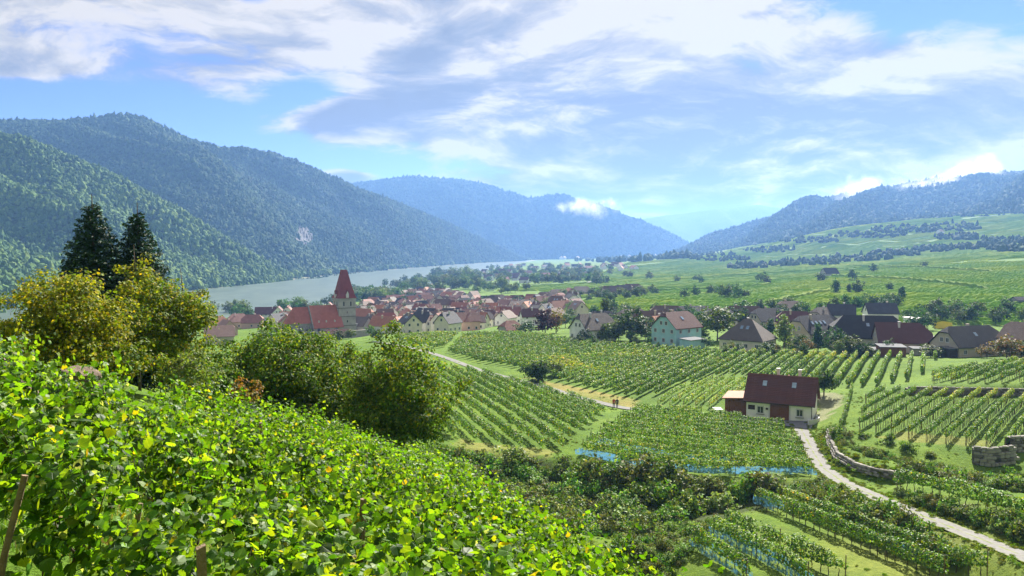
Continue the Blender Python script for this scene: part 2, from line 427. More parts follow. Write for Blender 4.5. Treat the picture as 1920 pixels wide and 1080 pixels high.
def forest_floor():
    m, t, p = material('wooded_slope', 0.95, 0.1)
    g = t.new('ShaderNodeNewGeometry'); pos = g.outputs['Position']
    v = t.new('ShaderNodeTexVoronoi', feature='F1'); t.put(v.inputs['Vector'], pos); v.inputs['Scale'].default_value = 0.085
    n = t.noise(pos, 0.004, 5, 0.6); n2 = t.noise(pos, 0.06, 5, 0.7)
    c = t.ramp(t.math('ADD', t.math('MULTIPLY', n, 0.5), t.math('MULTIPLY', n2, 0.5)), [(0.35, (0.018, 0.040, 0.012)), (0.5, (0.035, 0.072, 0.018)), (0.68, (0.075, 0.11, 0.028))])
    t.put(p.inputs['Base Color'], c)
    b = t.new('ShaderNodeBump'); b.inputs['Strength'].default_value = 1.0; b.inputs['Distance'].default_value = 9.0
    t.put(b.inputs['Height'], t.math('SUBTRACT', 1.0, v.outputs['Distance'])); t.put(p.inputs['Normal'], b.outputs[0])
    return m
M['forest'] = forest_floor()
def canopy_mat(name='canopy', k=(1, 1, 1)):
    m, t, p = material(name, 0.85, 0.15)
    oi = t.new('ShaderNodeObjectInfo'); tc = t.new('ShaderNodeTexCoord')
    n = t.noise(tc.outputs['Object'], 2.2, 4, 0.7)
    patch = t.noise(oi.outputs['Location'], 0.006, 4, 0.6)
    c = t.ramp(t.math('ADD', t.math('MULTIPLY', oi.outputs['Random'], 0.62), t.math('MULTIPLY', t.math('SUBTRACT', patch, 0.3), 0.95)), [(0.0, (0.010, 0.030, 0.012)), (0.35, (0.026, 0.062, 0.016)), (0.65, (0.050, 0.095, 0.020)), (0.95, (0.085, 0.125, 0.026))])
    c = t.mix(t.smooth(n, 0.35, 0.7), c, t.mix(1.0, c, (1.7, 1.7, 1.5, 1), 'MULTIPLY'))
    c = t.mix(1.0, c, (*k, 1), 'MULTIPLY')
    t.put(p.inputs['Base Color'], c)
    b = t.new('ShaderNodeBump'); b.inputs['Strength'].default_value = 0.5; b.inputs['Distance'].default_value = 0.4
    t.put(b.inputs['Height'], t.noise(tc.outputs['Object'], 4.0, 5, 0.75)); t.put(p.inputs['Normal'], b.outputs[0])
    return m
M['canopy'] = canopy_mat('canopy_shaded', (0.62, 0.72, 0.85))  # cloud shade of the long ridge put into the tint; other woods share it
M['canopy_light'] = canopy_mat('canopy_sunlit', (1.35, 1.3, 1.05))  # stronger sunlight on the near hillside put into a lighter, yellower tint
def row_mat():
    m, t, p = material('vine_hedge', 0.9, 0.15)
    g = t.new('ShaderNodeNewGeometry'); pos = g.outputs['Position']
    n = t.noise(pos, 0.9, 5, 0.75); n2 = t.noise(pos, 0.012, 3, 0.6)
    c = t.ramp(n, [(0.3, (0.10, 0.19, 0.015)), (0.5, (0.19, 0.31, 0.024)), (0.75, (0.32, 0.41, 0.045))])
    c = t.mix(t.smooth(n2, 0.42, 0.66), c, t.mix(1.0, c, (1.45, 1.15, 0.9, 1), 'MULTIPLY'))
    t.put(p.inputs['Base Color'], c)
    tr = t.new('ShaderNodeBsdfTranslucent'); t.put(tr.inputs[0], t.mix(1.0, c, (1.3, 1.3, 0.5, 1), 'MULTIPLY'))
    mx = t.new('ShaderNodeMixShader'); mx.inputs[0].default_value = 0.55
    b = t.new('ShaderNodeBump'); b.inputs['Strength'].default_value = 1.0; b.inputs['Distance'].default_value = 0.4
    t.put(b.inputs['Height'], n); t.put(p.inputs['Normal'], b.outputs[0])
    t.l.new(p.outputs[0], mx.inputs[1]); t.l.new(tr.outputs[0], mx.inputs[2]); t.l.new(mx.outputs[0], t.n['Material Output'].inputs[0])
    return m
M['hedge_row'] = row_mat()
def road_mat():
    m, t, p = material('gravel_track', 0.92, 0.15)
    at = t.new('ShaderNodeAttribute', attribute_name='tint')
    g = t.new('ShaderNodeNewGeometry'); pos = g.outputs['Position']
    fin = t.noise(pos, 2.5, 6, 0.7)
    c = t.ramp(fin, [(0.3, (0.12, 0.118, 0.112)), (0.7, (0.215, 0.21, 0.20))])
    grass = t.ramp(fin, [(0.3, (0.08, 0.12, 0.02)), (0.7, (0.20, 0.22, 0.06))])
    sep = t.new('ShaderNodeSeparateColor'); t.l.new(at.outputs['Color'], sep.inputs[0])
    k = t.smooth(t.math('ADD', sep.outputs[0], t.math('MULTIPLY', t.math('SUBTRACT', t.noise(pos, 0.6, 5, 0.7), 0.5), 1.5)), 0.5, 0.8)
    t.put(p.inputs['Base Color'], t.mix(k, c, grass))
    b = t.new('ShaderNodeBump'); b.inputs['Strength'].default_value = 0.6; b.inputs['Distance'].default_value = 0.04
    t.put(b.inputs['Height'], fin); t.put(p.inputs['Normal'], b.outputs[0])
    return m
M['track'] = road_mat()
def water_mat():
    m, t, p = material('river_water', 0.28, 0.4)
    g = t.new('ShaderNodeNewGeometry')
    mp = t.new('ShaderNodeMapping'); t.put(mp.inputs[0], g.outputs['Position']); mp.inputs['Scale'].default_value = (1, 0.5, 1); mp.inputs['Rotation'].default_value = (0, 0, R(8))
    n = t.noise(mp.outputs[0], 0.035, 6, 0.62, 0.6)
    t.put(p.inputs['Base Color'], t.ramp(n, [(0.35, (0.055, 0.085, 0.06)), (0.65, (0.12, 0.155, 0.11))]))
    b = t.new('ShaderNodeBump'); b.inputs['Strength'].default_value = 0.7; b.inputs['Distance'].default_value = 1.0
    t.put(b.inputs['Height'], t.math('ADD', t.noise(mp.outputs[0], 0.16, 5, 0.7), t.math('MULTIPLY', n, 1.5))); t.put(p.inputs['Normal'], b.outputs[0])
    return m
M['water'] = water_mat()

# ------------------------------------------------------------------ terrain: surveyed break lines -> one ground sheet
PTS = []
def pw(px, py, D, dz=0.0):
    p = W(px, py, D); PTS.append((p[0], p[1], p[2] + dz)); return p
def pr(x, y, zr): PTS.append((x, y, CZ + zr))       # height relative to the lens
def line_w(L, step=2.5, dz=0.0):
    P = densify([W(*q) for q in L], step)
    for p in P: PTS.append((p[0], p[1], p[2] + dz))
    return P
def line_r(L, step=2.5):
    P = densify([(x, y, CZ + z) for x, y, z in L], step)
    for p in P: PTS.append(tuple(p))
    return P
# the steep slope the photographer stands on: a tilted plane under the near vines
FG_POLY = [(-11.5, 13.5), (-8.2, 18.5), (-9.0, 25), (-8.4, 30), (-6.4, 35), (-2.6, 36.5), (-1.2, 28), (1.1, 20), (2.9, 11.5), (3.7, 6), (3.0, 2.9), (-0.8, 2.9), (-2.0, 4.9), (-3.3, 5.0), (-5.5, 5.6), (-10.5, 9.0)]
def fg_plane(x, y): return -3.0 - 0.335 * x - 0.246 * y
for x in np.arange(-24, 4.1, 2.0):
    for y in np.arange(6, 40, 2.0):
        edge = np.interp(y, [2, 6, 11.5, 20, 28, 37, 40], [4.4, 4.6, 3.8, 2.0, -0.4, -1.8, -3])
        if x < edge: pr(x, y, fg_plane(x, y) - max(0, (y - 30)) * 0.05)
line_r([(4.6, 1, -4.4), (4.9, 6, -6.1), (4.2, 11.5, -7.2), (2.6, 20, -8.9), (0.2, 28, -9.9), (-1.4, 37, -11.8)], 1.5)
line_r([(12, 0, -10), (12, 10, -13), (10, 20, -15), (7, 30, -18), (4, 40, -20), (2, 48, -22.5)], 3)
for q in [(0, 0, -1.65), (0, -10, -1.6), (2, 1, -1.9), (-3, 1, -1.5), (-2.75, 4.1, -1.72), (-3.3, 3.6, -1.6), (-4.4, 4.6, -2.5), (-6, 5, -2.2), (-12, 3, 0.4), (-12, -8, 0.5), (6, -8, -3), (30, 0, -16), (30, 20, -20), (60, 0, -20), (60, 20, -22), (-60, 0, 16), (-60, 20, 12), (-120, 0, 30), (120, 0, -10), (120, -20, -10), (-120, -20, 30)]: pr(*q)
line_r([(-30, 45, -7.5), (-22, 48, -9), (-14, 50, -12), (-8, 50, -14), (-3, 51, -19)], 2.5)
for q in [(-40, 60, -11), (-30, 70, -15), (-20, 72, -18.5), (-12, 72, -21), (-5, 72, -25), (-60, 60, -6), (-90, 60, 3), (-60, 110, -19), (-40, 110, -22), (-25, 105, -24), (-110, 110, -12), (-60, 180, -30), (-90, 200, -31), (-40, 180, -28), (-120, 260, -38), (-200, 200, -36), (-200, 100, -10), (-260, 260, -44)]: pr(*q)
# gully floor, scrubby bank and terrace lip
line_r([(2, 60, -28.5), (12, 62, -30), (20, 58, -29.5), (28, 50, -28.0), (36, 44, -26.5)], 3)
line_r([(-6, 85, -29.5), (0, 84, -30.3), (8, 83, -30.2), (15, 82.5, -29.3), (19, 82, -28.6)], 3)
LIP = line_w([(858, 838, 104), (960, 846, 103), (1060, 857, 100.5), (1200, 884, 95), (1300, 894, 93), (1400, 897, 92.2), (1490, 897, 92), (1535, 895, 92.3)], 2.0)
line_w([(858, 832, 107), (960, 840, 106), (1050, 850, 104), (1090, 850, 101), (1200, 876, 97.5), (1300, 886, 95.5), (1400, 889, 94.8), (1530, 888, 95)], 2.0)
line_r([(-8, 100.5, -28), (0, 99, -28.4), (7, 96.5, -28.6), (14, 92, -28.4)], 2.5)
# lower terrace with netted rows
def lowD(py): return 21.65 / ((py - 468) / 1480 - 0.073)
for px, py in [(1290, 1030), (1320, 1000), (1345, 980), (1400, 960), (1430, 945), (1475, 940), (1520, 965), (1600, 1005), (1700, 1045), (1790, 1080), (1350, 1050), (1420, 1020), (1500, 1040), (1500, 1080), (1600, 1080), (1400, 1080), (1340, 1080), (1560, 1020), (1650, 1080), (1460, 985), (1850, 1120), (1600, 1130), (1400, 1130)]:
    pw(px, py, lowD(py))
line_w([(1340, 958, 88.6), (1440, 935, 89.2), (1480, 936, 88.6)], 2)
# farm road
ROAD = [(1496, 795, 126), (1510, 820, 118), (1528, 855, 107), (1545, 880, 99), (1580, 905, 91.5), (1640, 932, 83.5), (1720, 965, 75.5), (1800, 997, 69.5), (1870, 1025, 64.5), (1920, 1045, 61), (2010, 1080, 56), (2200, 1150, 48)]
RW = densify([W(*q) for q in ROAD], 1.2)
def offset_line(P, d):
    T = np.gradient(P[:, :2], axis=0); T /= np.linalg.norm(T, axis=1)[:, None]
    Q = P.copy(); Q[:, 0] += T[:, 1] * d; Q[:, 1] -= T[:, 0] * d
    return Q
for d in (-2.0, -1.0, 0, 1.0, 2.0):
    for p in offset_line(RW, d): PTS.append(tuple(p))
# netted lower slope below the road, strip with the lone row right of the road
for p in resample([W(*q) for q in [(1690, 915, 84), (1715, 920, 82), (1800, 943, 76), (1887, 967, 70), (1960, 990, 66)]], 14): PTS.append(tuple(p)); PTS.append((p[0] + 1.8, p[1] + 1.0, p[2] + 0.15)); PTS.append((p[0] - 1.0, p[1] - 0.6, p[2] - 0.2))
# foot and head of the bank and dry-stone wall right of the road
WALLFOOT = [(1548, 826, 117), (1552, 845, 110), (1565, 870, 102), (1600, 893, 95.5), (1650, 905, 91), (1690, 908, 89)]
WF = line_w(WALLFOOT, 1.5)
line_r([tuple(np.array((p[0] + 0.9, p[1] + 0.9, p[2] + 2.0 - CZ))) for p in WF], 1.2)
for q in [(1730, 900, 90), (1800, 905, 88), (1870, 915, 84), (1930, 925, 82)]: pw(*q)
line_w([(1700, 868, 96), (1760, 876, 96), (1810, 893, 95.5), (1850, 897, 94.5), (1930, 898, 94)], 2)
for q in [(1570, 800, 117), (1590, 832, 107), (1640, 850, 101.5), (1690, 858, 99.5), (1730, 846, 100.5), (1660, 832, 103.5), (1700, 842, 101)]: pw(*q)
# right terrace
line_w([(1603, 803, 112), (1640, 816, 108.5), (1690, 826, 105.5), (1740, 836, 103), (1790, 836, 103), (1830, 842, 101.5), (1880, 850, 100), (1935, 856, 99)], 2.0)
line_w([(1600, 768, 124), (1612, 742, 136), (1632, 733, 141)], 3)
line_w([(1700, 738, 137), (1760, 740, 136), (1840, 742, 135.5), (1930, 744, 135)], 3)
line_w([(1705, 728, 138.2), (1760, 722, 138.5), (1840, 722, 138), (1930, 720, 137.5)], 3)
for q in [(1740, 712, 148), (1820, 700, 152), (1920, 684, 158), (1980, 680, 160), (1660, 715, 155), (1650, 780, 120), (1750, 790, 116), (1850, 790, 116), (1930, 790, 116)]: pw(*q)
# yard of the cellar house and the block of rows in front of it
for q in [(1350, 772, 136), (1400, 786, 130), (1450, 790, 129), (1530, 788, 128), (1545, 770, 133), (1560, 740, 142), (1480, 745, 143), (1190, 768, 139), (1250, 800, 123), (1350, 830, 112.5), (1450, 840, 110), (1500, 850, 107), (1300, 850, 105), (1150, 830, 107.5), (1100, 820, 110.5)]: pw(*q)
# lane and block left of it
for q in [(870, 770, 130), (870, 800, 118), (960, 770, 130), (960, 800, 118.5), (1050, 800, 117.5), (1050, 770, 132), (1120, 780, 129), (1000, 740, 147), (900, 720, 160), (840, 700, 177)]: pw(*q)
PATH = [(1200, 769, 138.5), (1160, 764, 141.5), (1080, 744, 149.5), (1010, 722, 162), (965, 712, 168.5), (900, 695, 182), (850, 676, 201), (815, 664, 212), (770, 652, 228), (700, 640, 245)]
PW_ = densify([W(*q) for q in PATH], 2.0)
for d in (-1.5, 0, 1.5):
    for p in offset_line(PW_, d): PTS.append(tuple(p))
line_w([(1195, 757, 144), (1100, 737, 153), (1000, 708, 169), (900, 684, 190)], 3)
# the wide field in front of the houses
for q in [(1000, 690, 185), (1200, 720, 165), (1200, 690, 190), (1200, 660, 222), (1000, 660, 222), (900, 650, 235), (850, 640, 252), (800, 632, 262), (960, 632, 262), (1100, 640, 248), (1400, 700, 178), (1400, 670, 205), (1600, 680, 188), (1600, 710, 165), (1330, 740, 150), (1260, 655, 226), (1400, 664, 214), (1600, 668, 204), (1750, 672, 193), (1900, 672, 188), (2100, 680, 170), (2300, 690, 150)]: pw(*q)
# houses, village, church mound
for q in [(1265, 642, 240), (1400, 655, 226), (1650, 660, 215), (1850, 664, 203), (1100, 634, 258), (1000, 622, 290), (900, 626, 300), (800, 628, 310), (700, 630, 320), (1200, 615, 300), (1400, 620, 290), (1600, 612, 300), (1800, 610, 300), (1950, 610, 300),
          (640, 628, 368), (600, 628, 364), (570, 630, 362), (660, 624, 374), (700, 626, 375), (560, 640, 350), (640, 640, 352), (540, 628, 380), (560, 618, 395), (640, 612, 400), (720, 618, 400), (500, 640, 360),
          (800, 616, 410), (900, 608, 430), (1000, 604, 420), (1080, 606, 390), (400, 632, 400), (300, 640, 380), (430, 612, 480), (520, 600, 560), (620, 590, 600), (720, 588, 580), (820, 586, 560), (920, 582, 560), (1020, 574, 560), (740, 566, 800), (840, 563, 720), (760, 555, 950), (1060, 564, 590), (640, 578, 760)]: pw(*q)
# valley floor and right-hand slopes
for q in [(1000, 546, 800), (900, 548, 880), (850, 540, 1050), (1000, 526, 1300), (1100, 516, 1500), (1050, 502, 2300), (1250, 488, 3200), (1150, 494, 2500), (950, 508, 2000), (900, 522, 1500),
          (1200, 562, 480), (1300, 540, 700), (1300, 512, 1250), (1500, 520, 880), (1500, 494, 1500), (1500, 562, 420), (1400, 580, 380), (1200, 590, 370), (1100, 570, 500), (1700, 590, 330), (1700, 545, 480), (1700, 505, 830), (1700, 486, 1200), (1900, 565, 350), (1900, 515, 580), (1900, 486, 850), (1900, 450, 1350),
          (1600, 412, 2000), (1500, 430, 2000), (1700, 415, 2000), (1450, 452, 2050), (1620, 455, 1650), (1400, 472, 2100), (1300, 480, 2600), (1800, 435, 1600), (2100, 480, 700), (2100, 440, 1200), (2300, 380, 1500), (2300, 560, 350), (1750, 402, 2100), (1920, 400, 1900), (1260, 482, 3300)]: pw(*q)
NEAR_SHORE = [(-420, 350), (-350, 480), (-290, 620), (-236, 728), (-207, 853), (-179, 1020), (-143, 1325), (-126, 1700), (-51, 2537), (20, 3400), (116, 4300), (300, 5200)]
FAR_SHORE = [(-720, 300), (-590, 560), (-520, 850), (-475, 1153), (-457, 1325), (-442, 1558), (-434, 1889), (-390, 2220), (-300, 2775), (-144, 3552), (120, 4440), (220, 5000), (300, 5300)]
for L, s in ((NEAR_SHORE, 1), (FAR_SHORE, -1)):
    P = densify([(x, y, 0.0) for x, y in L], 60)
    for p in P: PTS.append((p[0], p[1], 0.3))
    for d, z in ((-14 * s, -3.0), (10 * s, 2.2), (40 * s, 4.0)):
        for p in offset_line(P, d): PTS.append((p[0], p[1], z))
for x, y, z in [(-1500, 600, 6), (-1500, 1500, 6), (-2500, 3000, 6), (-4000, 300, 6), (-4000, 9000, 6), (4000, 9000, 60), (4500, 300, 250), (4500, 3000, 250), (2000, 300, 180), (600, 200, 70), (900, 700, 110), (2600, 2500, 180), (1000, 9000, 10), (300, 5400, 4), (600, 4500, 8), (900, 3800, 16), (-400, 5400, 6), (-2000, 5400, 6), (-4000, -60, 100), (4500, -60, 100), (-500, -60, 70), (500, -60, 60), (4500, 14000, 80), (-4500, 14000, 20)]: PTS.append((x, y, z))

def axis(lo, hi, a, b, step, grow, cap):
    core = list(np.arange(a, b + 1e-6, step)); up, dn = [], []
    s, v = step, b
    while v < hi: s = min(s * grow, cap); v += s; up.append(v)
    s, v = step, a
    while v > lo: s = min(s * grow, cap); v -= s; dn.append(v)
    return np.array(dn[::-1] + core + up)
GX = axis(-4200, 4200, -34, 92, 0.9, 1.035, 90)
GY = axis(-40, 12500, -2, 172, 0.9, 1.03, 110)
def build_height():
    P2 = [Vector((p[0], p[1])) for p in PTS]
    vs, es, fs, ov, oe, of = delaunay_2d_cdt(P2, [], [], 0, 0.02)
    zz = [np.mean([PTS[i][2] for i in o]) if o else 0.0 for o in ov]
    bvh = BVHTree.FromPolygons([(v.x, v.y, z) for v, z in zip(vs, zz)], [tuple(f) for f in fs])
    Z = np.zeros((len(GY), len(GX))); dn = Vector((0, 0, -1))
    for j, y in enumerate(GY):
        for i, x in enumerate(GX):
            h = bvh.ray_cast(Vector((x, y, 5000)), dn)
            Z[j, i] = h[0].z if h[0] is not None else np.nan
    Z = np.where(np.isnan(Z), 20.0, Z)
    def blur(A):
        B = np.pad(A, 1, mode='edge')
        return (4 * B[1:-1, 1:-1] + 2 * (B[:-2, 1:-1] + B[2:, 1:-1] + B[1:-1, :-2] + B[1:-1, 2:]) + B[:-2, :-2] + B[2:, 2:] + B[:-2, 2:] + B[2:, :-2]) / 16
    A = blur(Z)
    Bf = A
    for k in range(6): Bf = blur(Bf)
    far = (GY[:, None] > 330) & (GY[:, None] < 9000)
    return np.where(far, Bf, A)
GZ = build_height()
def H(x, y):
    x = np.asarray(x, float); y = np.asarray(y, float)
    i = np.clip(np.searchsorted(GX, x) - 1, 0, len(GX) - 2); j = np.clip(np.searchsorted(GY, y) - 1, 0, len(GY) - 2)
    u = np.clip((x - GX[i]) / (GX[i + 1] - GX[i]), 0, 1); v = np.clip((y - GY[j]) / (GY[j + 1] - GY[j]), 0, 1)
    return GZ[j, i] * (1 - u) * (1 - v) + GZ[j, i + 1] * u * (1 - v) + GZ[j + 1, i] * (1 - u) * v + GZ[j + 1, i + 1] * u * v
def hit(px, py, d0=3.0, d1=6000.0):
    """where the ray through a photo pixel meets the ground"""
    D = np.geomspace(d0, d1, 1500)
    a = W(px, py, 1.0); dx, dz = a[0], a[2] - CZ
    gap = CZ + dz * D - H(dx * D, D)
    k = np.argmax(gap < 0) if (gap < 0).any() else len(D) - 1
    Dk = D[k]
    return np.array((dx * Dk, Dk, float(H(dx * Dk, Dk))))
def px_poly(L, **kw): return [tuple(hit(*q, **kw)[:2]) for q in L]

def build_ground():
    XX, YY = np.meshgrid(GX, GY)
    near = (YY > 1.5) & (YY < 300)
    Zm = GZ + np.where(near, 0.10 * fbm(XX * 0.7, YY * 0.7, 3, 3), 0)
    V = np.stack([XX.ravel(), YY.ravel(), Zm.ravel()], 1)
    nx, ny = len(GX), len(GY)
    a = (np.arange(ny - 1)[:, None] * nx + np.arange(nx - 1)[None, :]).ravel()
    F = np.stack([a, a + 1, a + nx + 1, a + nx], 1)
    me = mesh_np('ground', V, F, (M['ground'],), smooth=True)
    cov = np.zeros((len(V), 4), np.float32); cov[:, 3] = 1
    x, y = V[:, 0], V[:, 1]
    def soft(poly, ch, k=1.0):
        cov[inside(poly, x + 0.8 * fbm(x * .5, y * .5, 9, 2), y + 0.8 * fbm(x * .5, y * .5, 5, 2)), ch] = k
    soft([tuple(W(*q)[:2]) for q in [(985, 700, 171), (1205, 752, 146), (1205, 768, 140), (1150, 762, 143), (1000, 722, 162)]], 0, 1.0)
    soft([tuple(W(*q)[:2]) for q in [(858, 826, 110), (1040, 846, 105), (1040, 856, 101), (858, 842, 103)]], 0, 0.7)
    soft([tuple(W(*q)[:2]) for q in [(1535, 730, 146), (1585, 735, 142), (1560, 775, 128), (1520, 800, 124)]], 1, 0.5)
    soft([(-9, 78), (20, 80), (38, 91), (38, 91.6), (27, 91.6), (8.5, 99), (-7.5, 103)], 2, 0.9)
    soft([tuple(W(*q)[:2]) for q in [(1690, 870, 95.5), (1930, 880, 94), (1930, 925, 83), (1690, 905, 90)]], 2, 0.85)
    soft([tuple(W(*q)[:2]) for q in [(1630, 812, 108), (1700, 822, 105), (1860, 835, 102), (1860, 820, 106), (1700, 805, 110)]], 0, 0.55)
    steep = np.zeros(len(V))
    for sgn, L in ((1, NEAR_SHORE), (-1, FAR_SHORE)):
        Pn = resample([(a_, b_, 0) for a_, b_ in L], 400)
        for i0 in range(0, len(V), 20000):
            s = slice(i0, i0 + 20000); m = (y[s] > 300) & (V[s, 2] < 2.5)
            if m.any():
                dd = np.min(np.hypot(x[s][m][:, None] - Pn[None, :, 0], y[s][m][:, None] - Pn[None, :, 1]), 1)
                q = cov[s]; idx = np.where(m)[0]; q[idx[dd < 14], 1] = 0.8
    at = me.color_attributes.new('cover', 'FLOAT_COLOR', 'POINT'); at.data.foreach_set('color', cov.ravel())
    return tag(obj('ground', me), 'grassy valley floor and terraced slopes around the village', kind='structure')
build_ground()

# river
P0 = resample([(x, y, 0) for x, y in NEAR_SHORE], 60); P1 = resample([(x, y, 0) for x, y in FAR_SHORE], 60)
rows = [P0 * (1 - t) + P1 * t for t in np.linspace(-0.06, 1.06, 12)]
V = np.concatenate(rows); V[:, 2] = 0.0
a = (np.arange(11)[:, None] * 60 + np.arange(59)[None, :]).ravel()
tag(obj('river', mesh_np('river', V, np.stack([a, a + 60, a + 61, a + 1], 1), (M['water'],), smooth=True)), 'broad grey-green river curving below the wooded hills', kind='structure')

# hills: crest and foot lines as surveyed, spurs and gullies in between
def hill(name, label, crest, foot, nu=150, nv=46, spur=0.16, seed=1, back=900, shape=0.85, freq=3.0):
    C = resample([W(*q) for q in crest], nu); Fo = resample([q if len(q) == 3 and abs(q[2]) < 0 else q for q in foot], nu)
    rows = []
    u = np.linspace(0, 1, nu)
    L = np.linalg.norm(np.diff(C[:, :2], axis=0), axis=1).sum()
    for v in np.linspace(-0.06, 1, nv):
        P = Fo * (1 - v) + C * v
        vv = max(v, 0) ** shape
        P[:, 2] = Fo[:, 2] + (C[:, 2] - Fo[:, 2]) * vv
        w = max(0.0, 4 * v * (1 - v)) ** 0.8
        hgt = np.maximum(C[:, 2] - Fo[:, 2], 5)
        n = fbm(u * L / 330 * freq / 3 + v * 1.1, v * 1.1 + np.zeros(nu), seed, 4)
        P[:, 2] += hgt * spur * w * n
        if v < 0: P[:, 2] = Fo[:, 2] - 12
        rows.append(P)
    rows[-1][:, 2] += 0.006 * (C[:, 2]) * fbm(u * L / 60, u * 0, seed + 5, 4)
    for k in range(1, 9):
        P = C.copy(); P[:, 1] += back * k / 8; P[:, 0] *= P[:, 1] / C[:, 1]; P[:, 2] = C[:, 2] - (C[:, 2] + 10) * (k / 8) ** 1.3
        rows.append(P)
    V = np.concatenate(rows); n = len(rows)
    a = (np.arange(n - 1)[:, None] * nu + np.arange(nu - 1)[None, :]).ravel()
    o = obj(name, mesh_np(name, V, np.stack([a, a + 1, a + nu + 1, a + nu], 1), (M['forest'],), smooth=True))
    tag(o, label, kind='structure')
    return np.stack(rows[:nv + 3])
def fw(px, D, z):
    return ((px - 960) / FPX * D, D, z)
HA = hill('hill', 'near wooded hillside rising from the far river bank', [(-420, 175, 1450), (-200, 205, 1450), (0, 250, 1460), (60, 264, 1470), (130, 294, 1480), (200, 332, 1490), (280, 377, 1500), (350, 412, 1510), (430, 454, 1525), (490, 490, 1545), (545, 522, 1575)],
          [fw(-420, 600, 4), fw(-200, 690, 4), fw(0, 800, 4), fw(130, 890, 4), fw(250, 1010, 4), fw(350, 1160, 3), fw(450, 1330, 3), fw(520, 1480, 3), fw(548, 1560, 3)], 170, 50, 0.22, 3, 600)
HB = hill('hill', 'long dark wooded ridge with the rounded summit above the river', [(-420, 222, 2300), (0, 229, 2300), (60, 230, 2300), (120, 229, 2300), (180, 222, 2300), (215, 217, 2300), (240, 217, 2300), (270, 222, 2310), (310, 240, 2330), (350, 260, 2370), (400, 273, 2430), (470, 281, 2520), (550, 300, 2620), (600, 322, 2700), (660, 350, 2790), (720, 372, 2920), (780, 396, 3150), (840, 421, 3400), (900, 448, 3700), (950, 471, 4000), (988, 487, 4250)],
          [fw(-420, 1500, 4), fw(0, 1500, 4), fw(300, 1560, 4), fw(480, 1580, 4), fw(560, 1660, 3), fw(620, 1900, 3), fw(700, 2240, 3), (fw(800, 2800, 3)), fw(900, 3580, 3), fw(985, 4250, 3)], 220, 60, 0.27, 11, 1200, 0.9, 2.2)
HC = hill('hill', 'hazy blue middle ridge closing the valley', [(560, 360, 5000), (690, 341, 5000), (740, 336, 5000), (770, 334, 5000), (860, 342, 5000), (900, 352, 5000), (950, 370, 5000), (1000, 373, 5000), (1070, 373, 5000), (1120, 383, 5000), (1165, 403, 5000), (1200, 415, 5050), (1240, 431, 5120), (1280, 452, 5250), (1305, 468, 5350)],
          [fw(560, 4300, 4), fw(900, 4300, 4), fw(1000, 4560, 4), fw(1100, 4700, 8), fw(1200, 4800, 12), fw(1310, 5000, 20)], 140, 40, 0.24, 21, 1500)
HD = hill('hill', 'faint farthest blue ridge at the end of the valley', [(1120, 430, 9000), (1180, 414, 9000), (1240, 405, 9000), (1330, 393, 9000), (1380, 387, 9000), (1420, 384, 9000), (1475, 392, 9000), (1560, 405, 9000), (1700, 420, 9000)],
          [fw(1120, 7600, 10), fw(1300, 7600, 15), fw(1700, 7600, 20)], 90, 26, 0.12, 31, 2000)
HE = hill('hill', 'misty wooded mountain above the vineyard slopes', [(1255, 482, 3700), (1290, 462, 3680), (1330, 441, 3650), (1400, 421, 3620), (1470, 403, 3600), (1530, 385, 3520), (1580, 366, 3420), (1620, 366, 3420), (1660, 362, 3400), (1700, 350, 3300), (1740, 339, 3220), (1800, 333, 3200), (1870, 327, 3200), (1920, 326, 3200), (2350, 300, 3200)],
          [fw(1255, 3400, 40), fw(1330, 3000, 45), fw(1400, 2600, 58), fw(1500, 2350, 100), fw(1600, 2200, 130), fw(1700, 2150, 140), fw(1800, 2050, 145), fw(1920, 1950, 145), fw(2350, 1700, 170)], 150, 44, 0.22, 41, 1200, 0.95)

# tree canopy that reads as one mass: crowns instanced over the slopes
def scatter_tree(name, src_col):
    ng = bpy.data.node_groups.new(name, 'GeometryNodeTree')
    ng.interface.new_socket('Geometry', in_out='INPUT', socket_type='NodeSocketGeometry')
    ng.interface.new_socket('Geometry', in_out='OUTPUT', socket_type='NodeSocketGeometry')
    N = ng.nodes; Lk = ng.links
    gi, go = N.new('NodeGroupInput'), N.new('NodeGroupOutput')
    ci = N.new('GeometryNodeCollectionInfo'); ci.inputs['Collection'].default_value = src_col
    ci.inputs['Separate Children'].default_value = True; ci.inputs['Reset Children'].default_value = True
    ip = N.new('GeometryNodeInstanceOnPoints'); ip.inputs['Pick Instance'].default_value = True
    rr = N.new('FunctionNodeRandomValue'); rr.data_type = 'FLOAT_VECTOR'
    rr.inputs[0].default_value = (0, 0, 0); rr.inputs[1].default_value = (0.12, 0.12, 6.283)
    at = N.new('GeometryNodeInputNamedAttribute'); at.data_type = 'FLOAT_VECTOR'; at.inputs['Name'].default_value = 'size'
    Lk.new(gi.outputs[0], ip.inputs['Points']); Lk.new(ci.outputs[0], ip.inputs['Instance'])
    Lk.new(rr.outputs[0], ip.inputs['Rotation'])
    Lk.new([s for s in at.outputs if s.enabled][0], ip.inputs['Scale'])
    Lk.new(ip.outputs[0], go.inputs[0])
    return ng
def scatter(name, pts, size, ng, label):
    me = bpy.data.meshes.new(name); me.vertices.add(len(pts)); me.vertices.foreach_set('co', np.asarray(pts, np.float32).ravel())
    a = me.attributes.new('size', 'FLOAT_VECTOR', 'POINT'); a.data.foreach_set('vector', np.asarray(size, np.float32).ravel())
    o = obj(name, me); m = o.modifiers.new('scatter', 'NODES'); m.node_group = ng
    return tag(o, label, kind='stuff')
crown_col = bpy.data.collections.new('canopy_source'); light_col = bpy.data.collections.new('light_canopy_source')
